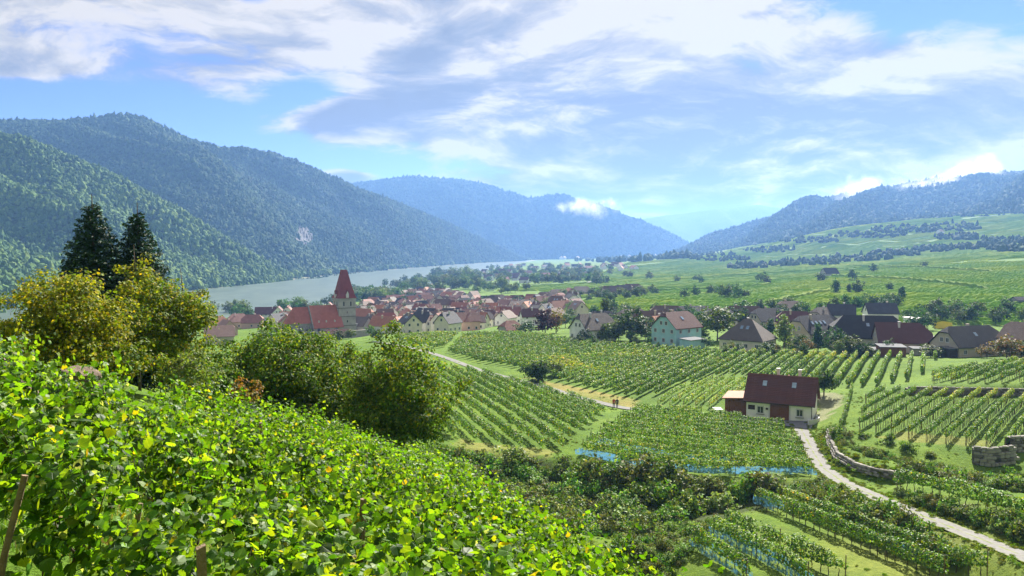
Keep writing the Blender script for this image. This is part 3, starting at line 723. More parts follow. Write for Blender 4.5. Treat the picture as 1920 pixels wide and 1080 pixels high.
for k in range(7):
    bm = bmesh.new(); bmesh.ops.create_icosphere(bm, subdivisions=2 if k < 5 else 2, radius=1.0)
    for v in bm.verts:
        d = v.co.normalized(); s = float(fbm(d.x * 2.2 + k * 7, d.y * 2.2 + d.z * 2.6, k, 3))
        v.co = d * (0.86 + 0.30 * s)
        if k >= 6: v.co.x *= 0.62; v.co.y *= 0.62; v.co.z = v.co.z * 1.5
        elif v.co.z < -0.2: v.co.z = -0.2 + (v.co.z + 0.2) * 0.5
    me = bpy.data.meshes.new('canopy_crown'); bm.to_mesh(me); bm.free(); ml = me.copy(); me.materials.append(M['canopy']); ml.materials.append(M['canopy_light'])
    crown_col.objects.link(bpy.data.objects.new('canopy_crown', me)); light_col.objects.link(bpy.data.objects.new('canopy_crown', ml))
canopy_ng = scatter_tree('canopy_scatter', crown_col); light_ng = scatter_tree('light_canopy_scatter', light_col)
def forest(name, G, n, rad, label, keep=None, vmin=0.0, ng=None):
    nv, nu, _ = G.shape
    # equal-area picks on the hill grid
    A = np.linalg.norm(np.cross(G[1:, :-1] - G[:-1, :-1], G[:-1, 1:] - G[:-1, :-1]), axis=2)
    A[:int(vmin * nv)] = 0
    c = np.cumsum(A.ravel()); k = np.searchsorted(c, rng.random(n) * c[-1]); j, i = np.divmod(k, nu - 1)
    s, t = rng.random(n), rng.random(n)
    P = (G[j, i].T * (1 - s) * (1 - t) + G[j, i + 1].T * s * (1 - t) + G[j + 1, i].T * (1 - s) * t + G[j + 1, i + 1].T * s * t).T
    px, py = proj(P[:, 0], P[:, 1], P[:, 2])
    ok = (px > -350) & (px < 2250)
    if keep is not None: ok &= keep(px, py)
    P = P[ok]; m = len(P)
    r = rad * (0.65 + 0.65 * rng.random(m) ** 1.6) * (1 + 0.22 * fbm(P[:, 0] / 60, P[:, 1] / 60, 4, 2))
    S = np.stack([r, r, r * (0.95 + 0.55 * rng.random(m))], 1)
    P[:, 2] += r * 0.35
    scatter(name, P, S, ng or canopy_ng, label)
cliff_keep = lambda px, py: ~(((px - 568) / 17) ** 2 + ((py - 447) / 19) ** 2 < rng.random(len(px)) * 1.6)
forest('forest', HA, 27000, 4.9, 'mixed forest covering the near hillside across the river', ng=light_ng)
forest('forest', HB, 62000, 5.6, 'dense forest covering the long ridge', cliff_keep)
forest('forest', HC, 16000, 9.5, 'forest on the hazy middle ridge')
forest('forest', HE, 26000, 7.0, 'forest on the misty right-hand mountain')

# quarry face in the long ridge
def cliff():
    c = W(568, 452, 2330); nu, nv = 40, 30; V = []
    nv_, nu_, _ = HB.shape
    flat = HB.reshape(-1, 3); pxs, pys = proj(flat[:, 0], flat[:, 1], flat[:, 2])
    for j in range(nv):
        for i in range(nu):
            s, t = i / (nu - 1) * 2 - 1, j / (nv - 1) * 2 - 1
            px, py = 568 + s * 24 * (1 - 0.25 * t), 446 - t * 27
            d2 = (pxs - px) ** 2 + (pys - py) ** 2; k = np.argsort(d2)[:6]; wgt = 1 / (d2[k] + 2)
            D = float((flat[k, 1] * wgt).sum() / wgt.sum())
            edge = max(0, 1 - (s * s + t * t) ** 1.5)
            p = W(px, py, D - 14 * edge - 14 * float(abs(fbm(i * 0.33, j * 0.12, 71, 3))) * (edge > 0) + 14 * (1 - edge))
            V.append(p)
    a = (np.arange(nv - 1)[:, None] * nu + np.arange(nu - 1)[None, :]).ravel()
    o = obj('rock_cliff', mesh_np('rock_cliff', np.array(V), np.stack([a, a + 1, a + nu + 1, a + nu], 1), (M['cliff'],)))
    tag(o, 'bare grey rock face in the wooded ridge above the river', 'cliff')
cliff()

# roads
def track(name, label, P, width, mat, grass=0.0, dz=0.07, n=9):
    cols = np.linspace(-width / 2, width / 2, n); V = []; T = []
    for d in cols:
        Q = offset_line(P, d); z = H(Q[:, 0], Q[:, 1])
        V.append(np.stack([Q[:, 0], Q[:, 1], z], 1))
        q = abs(d) / (width / 2)
        g = grass * max(math.exp(-(d / 0.28) ** 2), 0) + 0.9 * min(1, max(0, (q - 0.68) / 0.3)) * (grass > 0)
        T.append(np.tile((g, 0, 0), (len(P), 1)))
    V = np.stack(V); V[:, :, 2] = 0.5 * V[:, :, 2] + 0.5 * V[:, :, 2].mean(0)[None] + dz
    m = len(P); V = V.reshape(-1, 3)
    a = (np.arange(n - 1)[:, None] * m + np.arange(m - 1)[None, :]).ravel()
    me = mesh_np(name, V, np.stack([a, a + m, a + m + 1, a + 1], 1), (mat,), tint=np.concatenate(T), smooth=True)
    return tag(obj(name, me), label, kind='structure')
RW = RW
track('road', 'pale gravel farm road climbing past the cellar house', RW, 2.2, M['track'], 0.8, 0.10)
track('path', 'narrow paved lane between the vineyard blocks', PW_, 1.9, M['track'], 0.0, 0.08)
FARP = {'far': [(830, 545), (860, 536), (885, 526), (892, 519)], 'valley': [(1060, 543), (1110, 527), (1140, 515)], 'slope': [(1925, 497), (1905, 493), (1885, 492)], 'lane': [(1700, 547), (1760, 556), (1850, 567), (1925, 572)], 'lane2': [(1545, 548), (1600, 556), (1660, 560)]}
for k, L in FARP.items():
    P = densify([hit(*q, d0=200) for q in L], 12)
    track('path', {'far': 'pale riverside road leading to the far village', 'valley': 'thin farm track through the valley vineyards', 'slope': 'pale track curving on the right-hand vineyard slope', 'lane': 'field lane crossing the slope behind the dark-roofed house', 'lane2': 'short field lane beside the stone barn'}[k], P, {'far': 7, 'valley': 4, 'slope': 4, 'lane': 2.2, 'lane2': 2.2}[k], M['track'], 0.0, 0.25, 5)

# ------------------------------------------------------------------ foliage builders
def unit(v): return v / np.maximum(np.linalg.norm(v, axis=1), 1e-9)[:, None]
def leaf_quads(C, size, bias=None, k=1.0, aspect=0.8, rg=rng):
    """one folded diamond blade per centre; bias: preferred normals"""
    n = len(C)
    nr = rg.normal(size=(n, 3))
    if bias is not None: nr = nr * k + bias
    nr = unit(nr); t = unit(np.cross(nr, rg.normal(size=(n, 3)))); b = np.cross(nr, t)
    s = (np.asarray(size) * np.ones(n))[:, None] * 0.5
    V = np.stack([C - t * s, C + b * s * aspect + nr * s * 0.25, C + t * s, C - b * s * aspect + nr * s * 0.25], 1).reshape(-1, 3)
    F = np.arange(n * 4).reshape(n, 4)
    return V, F
def tints(n, pal, w, jit=0.22, rg=rng):
    pal = np.asarray(pal, float); w = np.asarray(w, float) / np.sum(w)
    c = pal[rg.choice(len(pal), n, p=w)] * (1 + jit * rg.normal(size=(n, 1)))
    return np.clip(c * (1 + 0.08 * rg.normal(size=(n, 3))), 0.004, 0.9)
VINE_PAL = [(0.06, 0.15, 0.014), (0.11, 0.225, 0.018), (0.18, 0.30, 0.026), (0.29, 0.34, 0.03), (0.42, 0.33, 0.03)]
VINE_W = [0.33, 0.36, 0.21, 0.08, 0.02]

trunk_meshes = []
for k in range(4):
    pts = [(0, 0, -0.1)]
    for z in np.linspace(0.2, 1.0, 4): pts.append((random.uniform(-.06, .06), random.uniform(-.06, .06), z))
    trunk_meshes.append(MB().tube(pts, [0.05, 0.045, 0.04, 0.035, 0.03], 5).mesh('vine_trunk', M['bark']))
post_mesh = MB().tube([(0, 0, -0.2), (0, 0, 1.0), (0.02, 0.01, 1.95)], [0.05, 0.048, 0.045], 6).mesh('trellis_post', M['wood_post'])

def vine_row(P, label, group, dens=50, size=0.22, lo=0.75, hi=1.85, width=0.24, vine=1.2, trunks=True, posts=7.0, pal=VINE_PAL, w=VINE_W, gap=0.05):
    """P: polyline on the ground, one row on its trellis"""
    P = np.asarray(P, float)[:, :2]
    d = np.r_[0, np.cumsum(np.linalg.norm(np.diff(P, axis=0), axis=1))]; L = d[-1]
    at = lambda t: np.stack([np.interp(t, d, P[:, 0]), np.interp(t, d, P[:, 1])], -1)
    base = at(0.0); z0 = float(H(*base)); o0 = np.array((base[0], base[1], z0))
    root = empty('vine_row', tuple(o0)); tag(root, label, 'vine row', group)
    nv = max(2, int(L / vine)); tv = (np.arange(nv) + 0.5) * L / nv + rng.normal(0, 0.1, nv)
    vig = np.clip(1 + 0.16 * rng.normal(size=nv), 0.55, 1.35)
    if gap: vig[rng.random(nv) < gap] = 0.35
    n = int(L * dens * 2.0); own = rng.choice(nv, n, p=vig / vig.sum())
    t = np.clip(tv[own] + rng.normal(0, vine * 0.36, n), -0.2, L + 0.2)
    c = at(t); tang = at(np.clip(t + 0.3, 0, L)) - at(np.clip(t - 0.3, 0, L)); tang = tang / np.maximum(np.linalg.norm(tang, axis=1), 1e-6)[:, None]
    nrm = np.stack([-tang[:, 1], tang[:, 0]], 1)
    u = rng.random(n); ang = rng.random(n) * 2 * np.pi; rad = np.sqrt(0.35 + 0.65 * rng.random(n))
    lat = np.cos(ang) * rad * width * (0.8 + 0.4 * vig[own]); zc = (lo + hi) / 2 + (np.sin(ang) * rad) * (hi - lo) / 2 * vig[own] + 0.10 * (vig[own] - 1)
    zc += np.where(rng.random(n) < 0.06, 0.25 * rng.random(n), 0)
    xy = c + nrm * lat[:, None]
    C = np.stack([xy[:, 0], xy[:, 1], H(c[:, 0], c[:, 1]) + zc], 1) - o0
    bias = np.stack([nrm[:, 0] * np.cos(ang), nrm[:, 1] * np.cos(ang), 0.6 + np.sin(ang)], 1)
    V, F = leaf_quads(C, size * (0.7 + 0.6 * rng.random(n)), bias, 0.8)
    T = tints(n, pal, w) * (0.85 + 0.3 * rng.random(nv))[own][:, None]
    ln_ = fbm(c[:, 0] / 13, c[:, 1] / 13, 91, 3)[:, None]
    T = T * (1 + 0.16 * ln_) + np.clip(ln_ - 0.35, 0, 1) * T * np.array((1.3, 0.35, 0.0))
    T = np.repeat(T, 4, 0)
    obj('foliage', mesh_np('vine_row_foliage', V, F, (M['vine_far'],), tint=np.clip(T, 0, .9)), root)
    if trunks:
        for tt in tv:
            q = at(tt); obj('trunk', trunk_meshes[random.randrange(4)], root, (q[0] - o0[0], q[1] - o0[1], float(H(*q)) - z0), (0, 0, random.random() * 6), (1, 1, (lo + 0.3) / 1.0))
    if posts:
        for tt in np.linspace(0, L, max(2, int(L / posts) + 1)):
            q = at(tt); obj('post', post_mesh, root, (q[0] - o0[0], q[1] - o0[1], float(H(*q)) - z0), (0, 0, 0), (1, 1, (hi + 0.1) / 1.95))
    return root
def rows_in(poly, ang, spacing, off=0.0, minlen=5.0, step=0.8, bend=0.0):
    """parallel rows clipped to a block; ang: direction in degrees from +X"""
    t = np.array((math.cos(R(ang)), math.sin(R(ang)))); n = np.array((-t[1], t[0]))
    Q = np.array([q[:2] for q in poly]); a, b = Q @ t, Q @ n; out = []
    k = b.min() + off
    while k < b.max():
        s = np.arange(a.min(), a.max(), step)
        X = s[:, None] * t + (k + bend * ((s - s.mean()) / 30) ** 2)[:, None] * n
        m = inside(poly, X[:, 0], X[:, 1]); i = 0
        while i < len(s):
            if m[i]:
                j = i
                while j + 1 < len(s) and m[j + 1]: j += 1
                if (j - i) * step > minlen: out.append(X[i:j + 1])
                i = j + 1
            else: i += 1
        k += spacing
    return out
def by_screen(rows, key):
    def f(P):
        c = P[len(P) // 2]; px, py = proj(c[0], c[1], float(H(*c))); return px if key == 'x' else -py
    return sorted(rows, key=f)

# block left of the grass lane
polyL = [tuple(W(*q)[:2]) for q in [(815, 690, 186), (905, 704, 176), (1000, 730, 156), (1080, 752, 145), (1150, 772, 134.5), (1052, 848, 104), (870, 830, 108), (800, 815, 112), (760, 760, 135)]]
for i, P in enumerate(by_screen(rows_in(polyL, -73, 2.6, 0.6), 'x')):
    vine_row(P, f'{ordinal(i + 1)} row from the big walnut tree in the vineyard left of the grass lane', 'vine rows left of the grass lane', 46, 0.25, 0.45, 1.8, 0.24, trunks=False, posts=0)
# block in front of the cellar house
polyH = [tuple(W(*q)[:2]) for q in [(1078, 852, 101), (1200, 880, 96), (1300, 889, 94.2), (1400, 892, 93.6), (1530, 890, 94), (1508, 842, 109.5), (1472, 806, 122.5), (1330, 783, 131), (1195, 772, 137)]]
for i, P in enumerate(by_screen(rows_in(polyH, -16, 2.9, 0.9, bend=1.2), 'y')[::-1]):
    vine_row(P, f'{ordinal(i + 1)} row from the top of the scrubby bank, before the cellar house', 'vine rows before the cellar house', 80, 0.21, 0.5, 1.75, 0.24, trunks=i < 2, posts=8)
# terrace right of the road
polyR = [tuple(W(*q)[:2]) for q in [(1604, 806, 111), (1625, 752, 131), (1650, 738, 137.5), (1700, 742, 135.5), (1930, 750, 133), (1990, 800, 112), (1985, 850, 100), (1880, 846, 101), (1830, 838, 102.5), (1740, 832, 104), (1690, 822, 106.5)]]
for i, P in enumerate(by_screen(rows_in(polyR, 50, 2.2, 1.0), 'x')):
    vine_row(P, f'{ordinal(i + 1)} row from the road on the sunny terrace with bare trunks', 'vine rows on the right terrace', 50, 0.21, 0.95, 1.85, 0.22, vine=1.0, posts=7)
polyU = [tuple(W(*q)[:2]) for q in [(1735, 714, 142), (1760, 700, 153), (1880, 684, 160), (1990, 680, 163), (1990, 716, 140), (1850, 719, 140)]]
for i, P in enumerate(by_screen(rows_in(polyU, 42, 2.2, 0.6), 'x')):
    vine_row(P, f'{ordinal(i + 1)} row from the low wall end on the upper right terrace', 'vine rows on the upper right terrace', 46, 0.24, 0.75, 1.85, 0.26, vine=1.3, posts=8, trunks=True)
# netted terrace below the road
low = lambda px, py: W(px, py, lowD(py))
LOWROWS = [('row nearest the road on the netted terrace below', (1462, 944), (1850, 1105)), ('row with a short pale net at its far end', (1420, 946), (1770, 1090)),
           ('dense row between the grass strip and the bright blue net', (1363, 990), (1585, 1090)), ('row above the long bright blue net', (1338, 1004), (1515, 1094)), ('short row at the edge of the netted terrace beside the brown post', (1303, 1026), (1400, 1085))]
low_rows = []
for lab, a, b in LOWROWS:
    P = densify([low(*a), low(*b)], 1.0); low_rows.append(P)
    vine_row(P, lab, 'vine rows on the netted terrace', 95, 0.21, 0.6, 2.05, 0.36, vine=1.1, posts=6)
lone = resample([W(*q) for q in [(1682, 912, 85), (1715, 920, 82), (1800, 943, 76), (1887, 967, 70), (1960, 990, 66)]], 30)
vine_row(lone, 'single row on the grass strip right of the farm road', 'vine rows beside the road', 80, 0.24, 0.75, 2.15, 0.42, vine=1.2, posts=6)
vine_row(densify([W(1598, 722, 145), W(1588, 765, 125), W(1575, 800, 113.5)], 1), 'thin young row along the fence posts beside the cellar house', 'vine rows beside the road', 34, 0.2, 0.3, 1.6, 0.16, posts=5)
# wide field in front of the houses
polyF = [tuple(W(*q)[:2]) for q in [(838, 660, 215), (868, 632, 268), (940, 629, 272), (1000, 631, 265), (1080, 644, 243), (1180, 650, 233), (1260, 657, 224), (1350, 664, 214), (1560, 668, 205), (1760, 674, 192), (1730, 700, 160), (1700, 716, 150), (1640, 724, 147), (1560, 722, 151), (1490, 716, 160), (1410, 708, 171), (1330, 708, 172), (1240, 740, 151), (1195, 750, 147), (1100, 728, 156), (1030, 708, 168), (960, 694, 184), (900, 680, 195)]]
FW = [0.30, 0.34, 0.22, 0.12, 0.02]
for i, P in enumerate(by_screen(rows_in(polyF, 62, 2.5, 0.8, 6.0), 'x')):
    vine_row(P, f'{ordinal(i + 1)} row from the village end of the wide vineyard before the houses', 'vine rows of the wide vineyard', 30, 0.34, 0.5, 1.9, 0.26, trunks=False, posts=0, w=FW)
polyY = [tuple(W(*q)[:2]) for q in [(1250, 742, 150), (1335, 712, 168), (1405, 712, 166), (1400, 728, 154), (1350, 768, 137), (1215, 764, 141)]]
for i, P in enumerate(by_screen(rows_in(polyY, 62, 2.2, 0.4, 6.0), 'x')):
    vine_row(P, f'{ordinal(i + 1)} sparse young row from the lane behind the brown annex', 'young vine rows behind the annex', 18, 0.26, 0.5, 1.5, 0.2, trunks=False, posts=6, w=[.15, .3, .35, .18, .02])
polyV = [tuple(W(*q)[:2]) for q in [(735, 640, 252), (780, 630, 270), (860, 627, 280), (832, 654, 222), (770, 648, 236)]]
for i, P in enumerate(by_screen(rows_in(polyV, 62, 2.4, 0.4, 5.0), 'x')):
    vine_row(P, f'{ordinal(i + 1)} row from the left in the yellowish plot above the village wall', 'vine rows by the village wall', 22, 0.4, 0.5, 1.8, 0.3, trunks=False, posts=0, w=[.2, .3, .25, .22, .03])

# blue bird nets hung along the grape zone
def net(P, label, lo=0.35, hi=1.0, off=0.34):
    P = densify(np.c_[np.asarray(P)[:, :2], np.zeros(len(P))], 0.5); n = len(P); V = []
    for s in (off, -off):
        Q = offset_line(P, s)
        for k, z in enumerate(np.linspace(lo, hi, 4)):
            jit = 0.06 * fbm(np.arange(n) * 0.4, np.zeros(n) + k, int(s * 100) + k, 3)
            Z = H(P[:, 0], P[:, 1]) + z + jit * 1.6
            V.append(np.stack([Q[:, 0] + jit, Q[:, 1] - jit, Z], 1))
    F = []
    for b in (0, 4):
        for k in range(3):
            a = (b + k) * n + np.arange(n - 1); F.append(np.stack([a, a + 1, a + n + 1, a + n], 1))
    tag(obj('bird_net', mesh_np('bird_net', np.concatenate(V), np.concatenate(F), (M['net'],), smooth=True)), label, 'net', 'blue bird nets on the vines')
net(resample([W(*q) for q in [(1082, 851, 100.8), (1200, 878, 96.2), (1300, 887, 94.6), (1400, 890, 94), (1528, 889, 94.2)]], 40), 'long blue net along the row at the top of the scrubby bank', 0.3, 0.95, 0.52)
net(resample([W(*q) for q in [(1118, 832, 106), (1220, 852, 102.5), (1300, 864, 100.5), (1385, 872, 99)]], 40), 'blue net on the second row before the cellar house', 0.35, 0.85, 0.5)
net(low_rows[3], 'bright blue net stretched along a row on the lower terrace', 0.2, 0.95, 0.56)
net(low_rows[4], 'pale blue net on the row beside the brown post', 0.2, 0.85, 0.54)
net(low_rows[1][:5], 'short pale net at the far end of a lower terrace row', 0.25, 1.2, 0.56)
net(low_rows[0][14:23], 'blue net piece in the middle of the row nearest the road', 0.3, 1.0, 0.56)

# valley vineyards beyond the houses: too many rows to count, real hedges of leaves
def strips(name, label, lines, h, w, seg):
    Vs, Fs, b = [], [], 0
    for P in lines:
        P = densify(np.c_[P, np.zeros(len(P))], seg); n = len(P)
        if n < 3: continue
        ww = w * (0.7 + 0.6 * rng.random(n)); hh = h * (0.75 + 0.4 * rng.random(n)); hh[0] = hh[-1] = h * 0.5
        A, B = offset_line(P, 0.5), offset_line(P, -0.5)
        g = H(P[:, 0], P[:, 1]); rows = []
        for s, z in ((1.0, 0.15), (0.75, 1.0), (-0.75, 1.0), (-1.0, 0.15)):
            d = (A[:, :2] - P[:, :2]) * 2 * (ww * s * 0.5)[:, None]
            rows.append(np.stack([P[:, 0] + d[:, 0], P[:, 1] + d[:, 1], g + hh * z * (0.9 + 0.2 * rng.random(n))], 1))
        Vs.append(np.concatenate(rows))
        for k in range(3):
            a = b + k * n + np.arange(n - 1); Fs.append(np.stack([a, a + 1, a + n + 1, a + n], 1))
        b += 4 * n
    tag(obj(name, mesh_np(name, np.concatenate(Vs), np.concatenate(Fs), (M['hedge_row'],))), label, kind='stuff')
def cells(poly, ang, cw, ch, gap, spacing, alt=0.35, bigbend=0.0):
    t = np.array((math.cos(R(ang)), math.sin(R(ang)))); n = np.array((-t[1], t[0]))
    Q = np.array(poly); a, b = Q @ t, Q @ n; L = []
    v = b.min()
    while v < b.max():
        hgt = ch * random.uniform(0.6, 1.4); u = a.min() - random.random() * cw
        while u < a.max():
            wd = cw * random.uniform(0.6, 1.5)
            c = (u + wd / 2) * t + (v + hgt / 2) * n
            rot = random.random() < alt
            quad = [(u + gap) * t + (v + gap) * n, (u + wd - gap) * t + (v + gap) * n, (u + wd - gap) * t + (v + hgt - gap) * n, (u + gap) * t + (v + hgt - gap) * n]
            if random.random() > 0.025:
                for P in rows_in([tuple(q) for q in quad], ang + (90 if rot else 0) + random.uniform(-6, 6), spacing * random.uniform(0.9, 1.15), spacing / 2, 8, 3.0):
                    m = inside(poly, P[:, 0], P[:, 1])
                    if m.sum() > 4: L.append(P[m] if m.all() else P[np.where(m)[0][0]:np.where(m)[0][-1] + 1])
            u += wd
        v += hgt
    return L
Z1 = px_poly([(1110, 600), (1200, 600), (1400, 606), (1560, 604), (1760, 610), (1925, 612), (1990, 610), (1990, 484), (1925, 490), (1800, 493), (1650, 508), (1500, 524), (1300, 540), (1160, 552), (1085, 566)], d0=262)
strips('vineyard', 'vineyard plots on the slope behind the houses', cells(Z1, 24, 60, 45, 2.2, 3.1, 0.3), 1.6, 0.7, 2.0)
Z2 = px_poly([(930, 546), (1010, 546), (1080, 563), (1160, 550), (1300, 538), (1500, 522), (1650, 506), (1800, 491), (1990, 482), (1990, 440), (1800, 440), (1740, 456), (1620, 460), (1500, 468), (1420, 474), (1300, 484), (1180, 492), (1150, 504), (1010, 530)], d0=262)
strips('vineyard', 'striped vineyards covering the valley floor towards the mountain', cells(Z2, 20, 120, 70, 3.0, 5.0, 0.35), 1.7, 1.5, 6.0)
Z3 = px_poly([(1290, 487), (1420, 475), (1500, 468), (1620, 460), (1740, 456), (1800, 440), (1990, 440), (1990, 398), (1800, 406), (1700, 411), (1600, 414), (1500, 431), (1450, 450), (1350, 474)], d0=262)
strips('vineyard', 'terraced vineyards on the knoll below the mountain', cells(Z3, 8, 160, 60, 4, 6.5, 0.2), 1.9, 2.2, 10.0)
# low banks between the terraces read as darker lines across the slopes
L = []
for q in [[(1180, 548), (1330, 545), (1450, 536)], [(1560, 520), (1700, 527), (1850, 545)], [(1330, 520), (1470, 512), (1600, 505)], [(1600, 500), (1720, 503), (1860, 512)], [(1000, 560), (1080, 548), (1180, 536)], [(1440, 574), (1500, 560), (1560, 548)]]:
    L.append(densify([hit(*p, d0=262) for p in q], 6)[:, :2])
strips('hedgerow', 'dark hedge lines between vineyard plots on the slope', L, 2.8, 3.4, 4.0)

# ------------------------------------------------------------------ buildings
win_mesh = MB().box((0, 0.03, 0), (1.0, 0.10, 1.0), 0).box((0, -0.035, 0), (0.78, 0.05, 0.80), 1).mesh('window', M['white'], M['glass'])
frame_mesh = MB().box((-0.44, 0, 0), (0.12, 0.16, 1.0)).box((0.44, 0, 0), (0.12, 0.16, 1.0)).box((0, 0, 0.44), (0.76, 0.16, 0.12)).box((0, 0, -0.44), (0.76, 0.16, 0.12)).box((0, -0.01, 0), (0.05, 0.10, 0.76)).mesh('window_frame', M['white'])
pane_mesh = MB().box((0, 0.03, 0), (0.80, 0.04, 0.80)).mesh('window_pane', M['glass'])
sky_mesh = MB().box((0, 0, 0.05), (0.8, 1.2, 0.10)).mesh('skylight', M['skylight'])
chim_mesh = MB().box((0, 0, 0.5), (0.6, 0.6, 1.0)).box((0, 0, 1.06), (0.75, 0.75, 0.12)).mesh('chimney', M['wall_beige'])
chim_white = MB().box((0, 0, 0.5), (0.5, 0.5, 1.0)).box((0, 0, 1.06), (0.66, 0.66, 0.12)).mesh('chimney', M['white'])
def roof_shape(L, Wd, Hr, oh, hl, hr, t=0.22):
    """hl, hr: 0 gable .. 1 full hip at each end; returns top polygons + thickness"""
    a, b = L / 2 + oh, Wd / 2 + oh
    slope = Hr / (Wd / 2); ze = -oh * slope; zr = Hr
    v, f = [], []
    def P(x, y, z): v.append((x, y, z)); return len(v) - 1
    e00, e10, e11, e01 = P(-a, -b, ze), P(a, -b, ze), P(a, b, ze), P(-a, b, ze)
    def end(s, h):
        if h <= 0.01: r = P(s * a, 0, zr); return None, None, r
        zh = zr - h * (zr - ze); w = (zr - zh) / slope
        r = P(s * (a - w * 0.95), 0, zr)
        if h > 0.99: return None, None, r
        return P(s * a, -w, zh), P(s * a, w, zh), r
    lm, lp, lr = end(-1, hl); rm, rp, rr = end(1, hr)
    f.append([i for i in (e00, e10, rm, rr, lr, lm) if i is not None])
    f.append([i for i in (e11, e01, lp, lr, rr, rp) if i is not None])
    if hl > 0.01: f.append([lp, lm, lr] if lm is not None else [e01, e00, lr])
    if hr > 0.01: f.append([rm, rp, rr] if rm is not None else [e10, e11, rr])
    n = len(v); v2 = v + [(x, y, z - t) for x, y, z in v]
    F = [tuple(q) for q in f] + [tuple(n + i for i in reversed(q)) for q in f]
    ed = {}
    for q in f:
        for i in range(len(q)): ed[(q[i], q[(i + 1) % len(q)])] = 1
    for (i, j) in ed:
        if (j, i) not in ed: F.append((i, n + i, n + j, j))
    return v2, F
def wall_shape(L, Wd, He, Hr, hl, hr, base=1.2):
    a, b = L / 2, Wd / 2; v = []; f = []
    rings = []
    for s, h in ((-1, hl), (1, hr)):
        zt = He + Hr * (1 - h) - 0.12; w = b * h
        pts = [(s * a, -b, -base), (s * a, b, -base), (s * a, b, He - 0.1)]
        if h < 0.99: pts += ([(s * a, w, zt), (s * a, -w, zt)] if h > 0.01 else [(s * a, 0, zt)])
        pts.append((s * a, -b, He - 0.1))
        rings.append(list(range(len(v), len(v) + len(pts)))); v += pts
    f.append(tuple(rings[0])); f.append(tuple(reversed(rings[1])))
    l, r = rings
    f.append((l[0], l[-1], r[-1], r[0])); f.append((l[1], r[1], r[2], l[2])); f.append((l[0], r[0], r[1], l[1]))
    return v, f
mesh_cache = {}
def house(px, py, D, L, Wd, He, Hr, rot, roof, wall, label, hl=0.0, hr=0.0, name='house', cat='house', group=None, storeys=2, chim=1, sky=0, oh=0.45, wins=True, fine=False, xy=None, dz=0.0):
    if xy is None: p = W(px, py, D); x, y = p[0], p[1]
    else: x, y = xy
    z = float(H(x, y)) + dz
    root = empty(name, (x, y, z), R(rot)); tag(root, label, cat, group)
    v, f = wall_shape(L, Wd, He, Hr, hl, hr)
    obj('wall', MB().add(v, f).mesh('house_wall', M['wall_' + wall]), root)
    v, f = roof_shape(L, Wd, Hr, oh, hl, hr)
    ro = obj('roof', MB().add(v, f).mesh('house_roof', M['roof_' + roof]), root, (0, 0, He))
    ca, sa = math.cos(R(rot)), math.sin(R(rot))
    to_cam = np.array((-x, -y)) / math.hypot(x, y)
    for k in range(chim):
        cx = random.uniform(-0.3, 0.3) * L * (1 - max(hl, hr) * 0.6)
        s = random.choice((-1, 1)) * Wd * 0.12
        zc = Hr * (1 - abs(s) / (Wd / 2))
        obj('chimney', random.choice((chim_mesh, chim_white)), ro, (cx, s, zc - 0.35), (0, 0, 0), (1, 1, 1.2 + abs(s) * 0.35))
    pitch = math.atan2(Hr, Wd / 2)
    side = -1 if (sa * to_cam[0] + -ca * to_cam[1]) > 0 else 1
    for k in range(sky):
        cx = (k - (sky - 1) / 2) * min(1.7, L / (sky + 1.5)); t = 0.45
        obj('skylight', sky_mesh, ro, (cx, side * Wd / 2 * t, Hr * (1 - t) + 0.02), (side * -pitch if side > 0 else pitch, 0, 0))
    if wins:
        faces = [((0, -1), -Wd / 2, L, 'x'), ((0, 1), Wd / 2, L, 'x'), ((-1, 0), -L / 2, Wd, 'y'), ((1, 0), L / 2, Wd, 'y')]
        for nrm, off, ln, axn in faces:
            wn = np.array((nrm[0] * ca - nrm[1] * sa, nrm[0] * sa + nrm[1] * ca))
            if wn @ to_cam < 0.12: continue
            ncol = max(1, int(ln / 3.0)); gable = axn == 'y'
            for st in range(storeys + (1 if gable and Hr > 3 and (hl if nrm[0] < 0 else hr) < 0.8 else 0)):
                nc = ncol if st < storeys else max(1, min(2, ncol - 1)); zc = 1.55 + st * 2.75
                if st >= storeys: zc = He + 1.0
                elif zc > He - 0.6: continue
                for c in range(nc):
                    if random.random() < 0.12: continue
                    q = (c - (nc - 1) / 2) * (ln / max(ncol, 1) if st < storeys else 1.9)
                    loc = (q, off, zc) if axn == 'x' else (off, q, zc)
                    rz = {(0, -1): 0, (0, 1): math.pi, (-1, 0): -math.pi / 2, (1, 0): math.pi / 2}[nrm]
                    if fine:
                        fr = obj('window', frame_mesh, root, (loc[0] + nrm[0] * 0.03, loc[1] + nrm[1] * 0.03, loc[2]), (0, 0, rz), (1.1, 1, 1.3))
                        obj('pane', pane_mesh, fr)
                    else:
                        obj('window', win_mesh, root, loc, (0, 0, rz), (1.05, 1, 1.3))
    return root
G1 = 'houses along the edge of the wide vineyard'
house(1268, 645, 237, 11.5, 9.5, 5.6, 4.2, 38, 'red-brown', 'turquoise', 'turquoise house with red-brown half-hipped roof and flat-roofed porch', 0.25, 0.25, group=G1, fine=True, sky=1)
house(1402, 657, 226, 12.5, 11.0, 3.6, 5.2, -38, 'grey-brown', 'cream', 'cream house with steep grey-brown hipped roof and chimney beside bright green tree', 1, 1, group=G1, fine=True, sky=2, storeys=1)
house(1522, 648, 236, 13, 10, 4.4, 4.6, 28, 'dark grey', 'beige', 'beige house with dark roof carrying four skylights', 0.3, 0.1, group=G1, fine=True, sky=4, storeys=1)
house(1622, 657, 226, 18, 12, 3.8, 5.6, -12, 'black', 'cream', 'wide barn-like house with black half-hipped roof', 0.55, 0.35, group=G1, fine=True, sky=1, storeys=1)
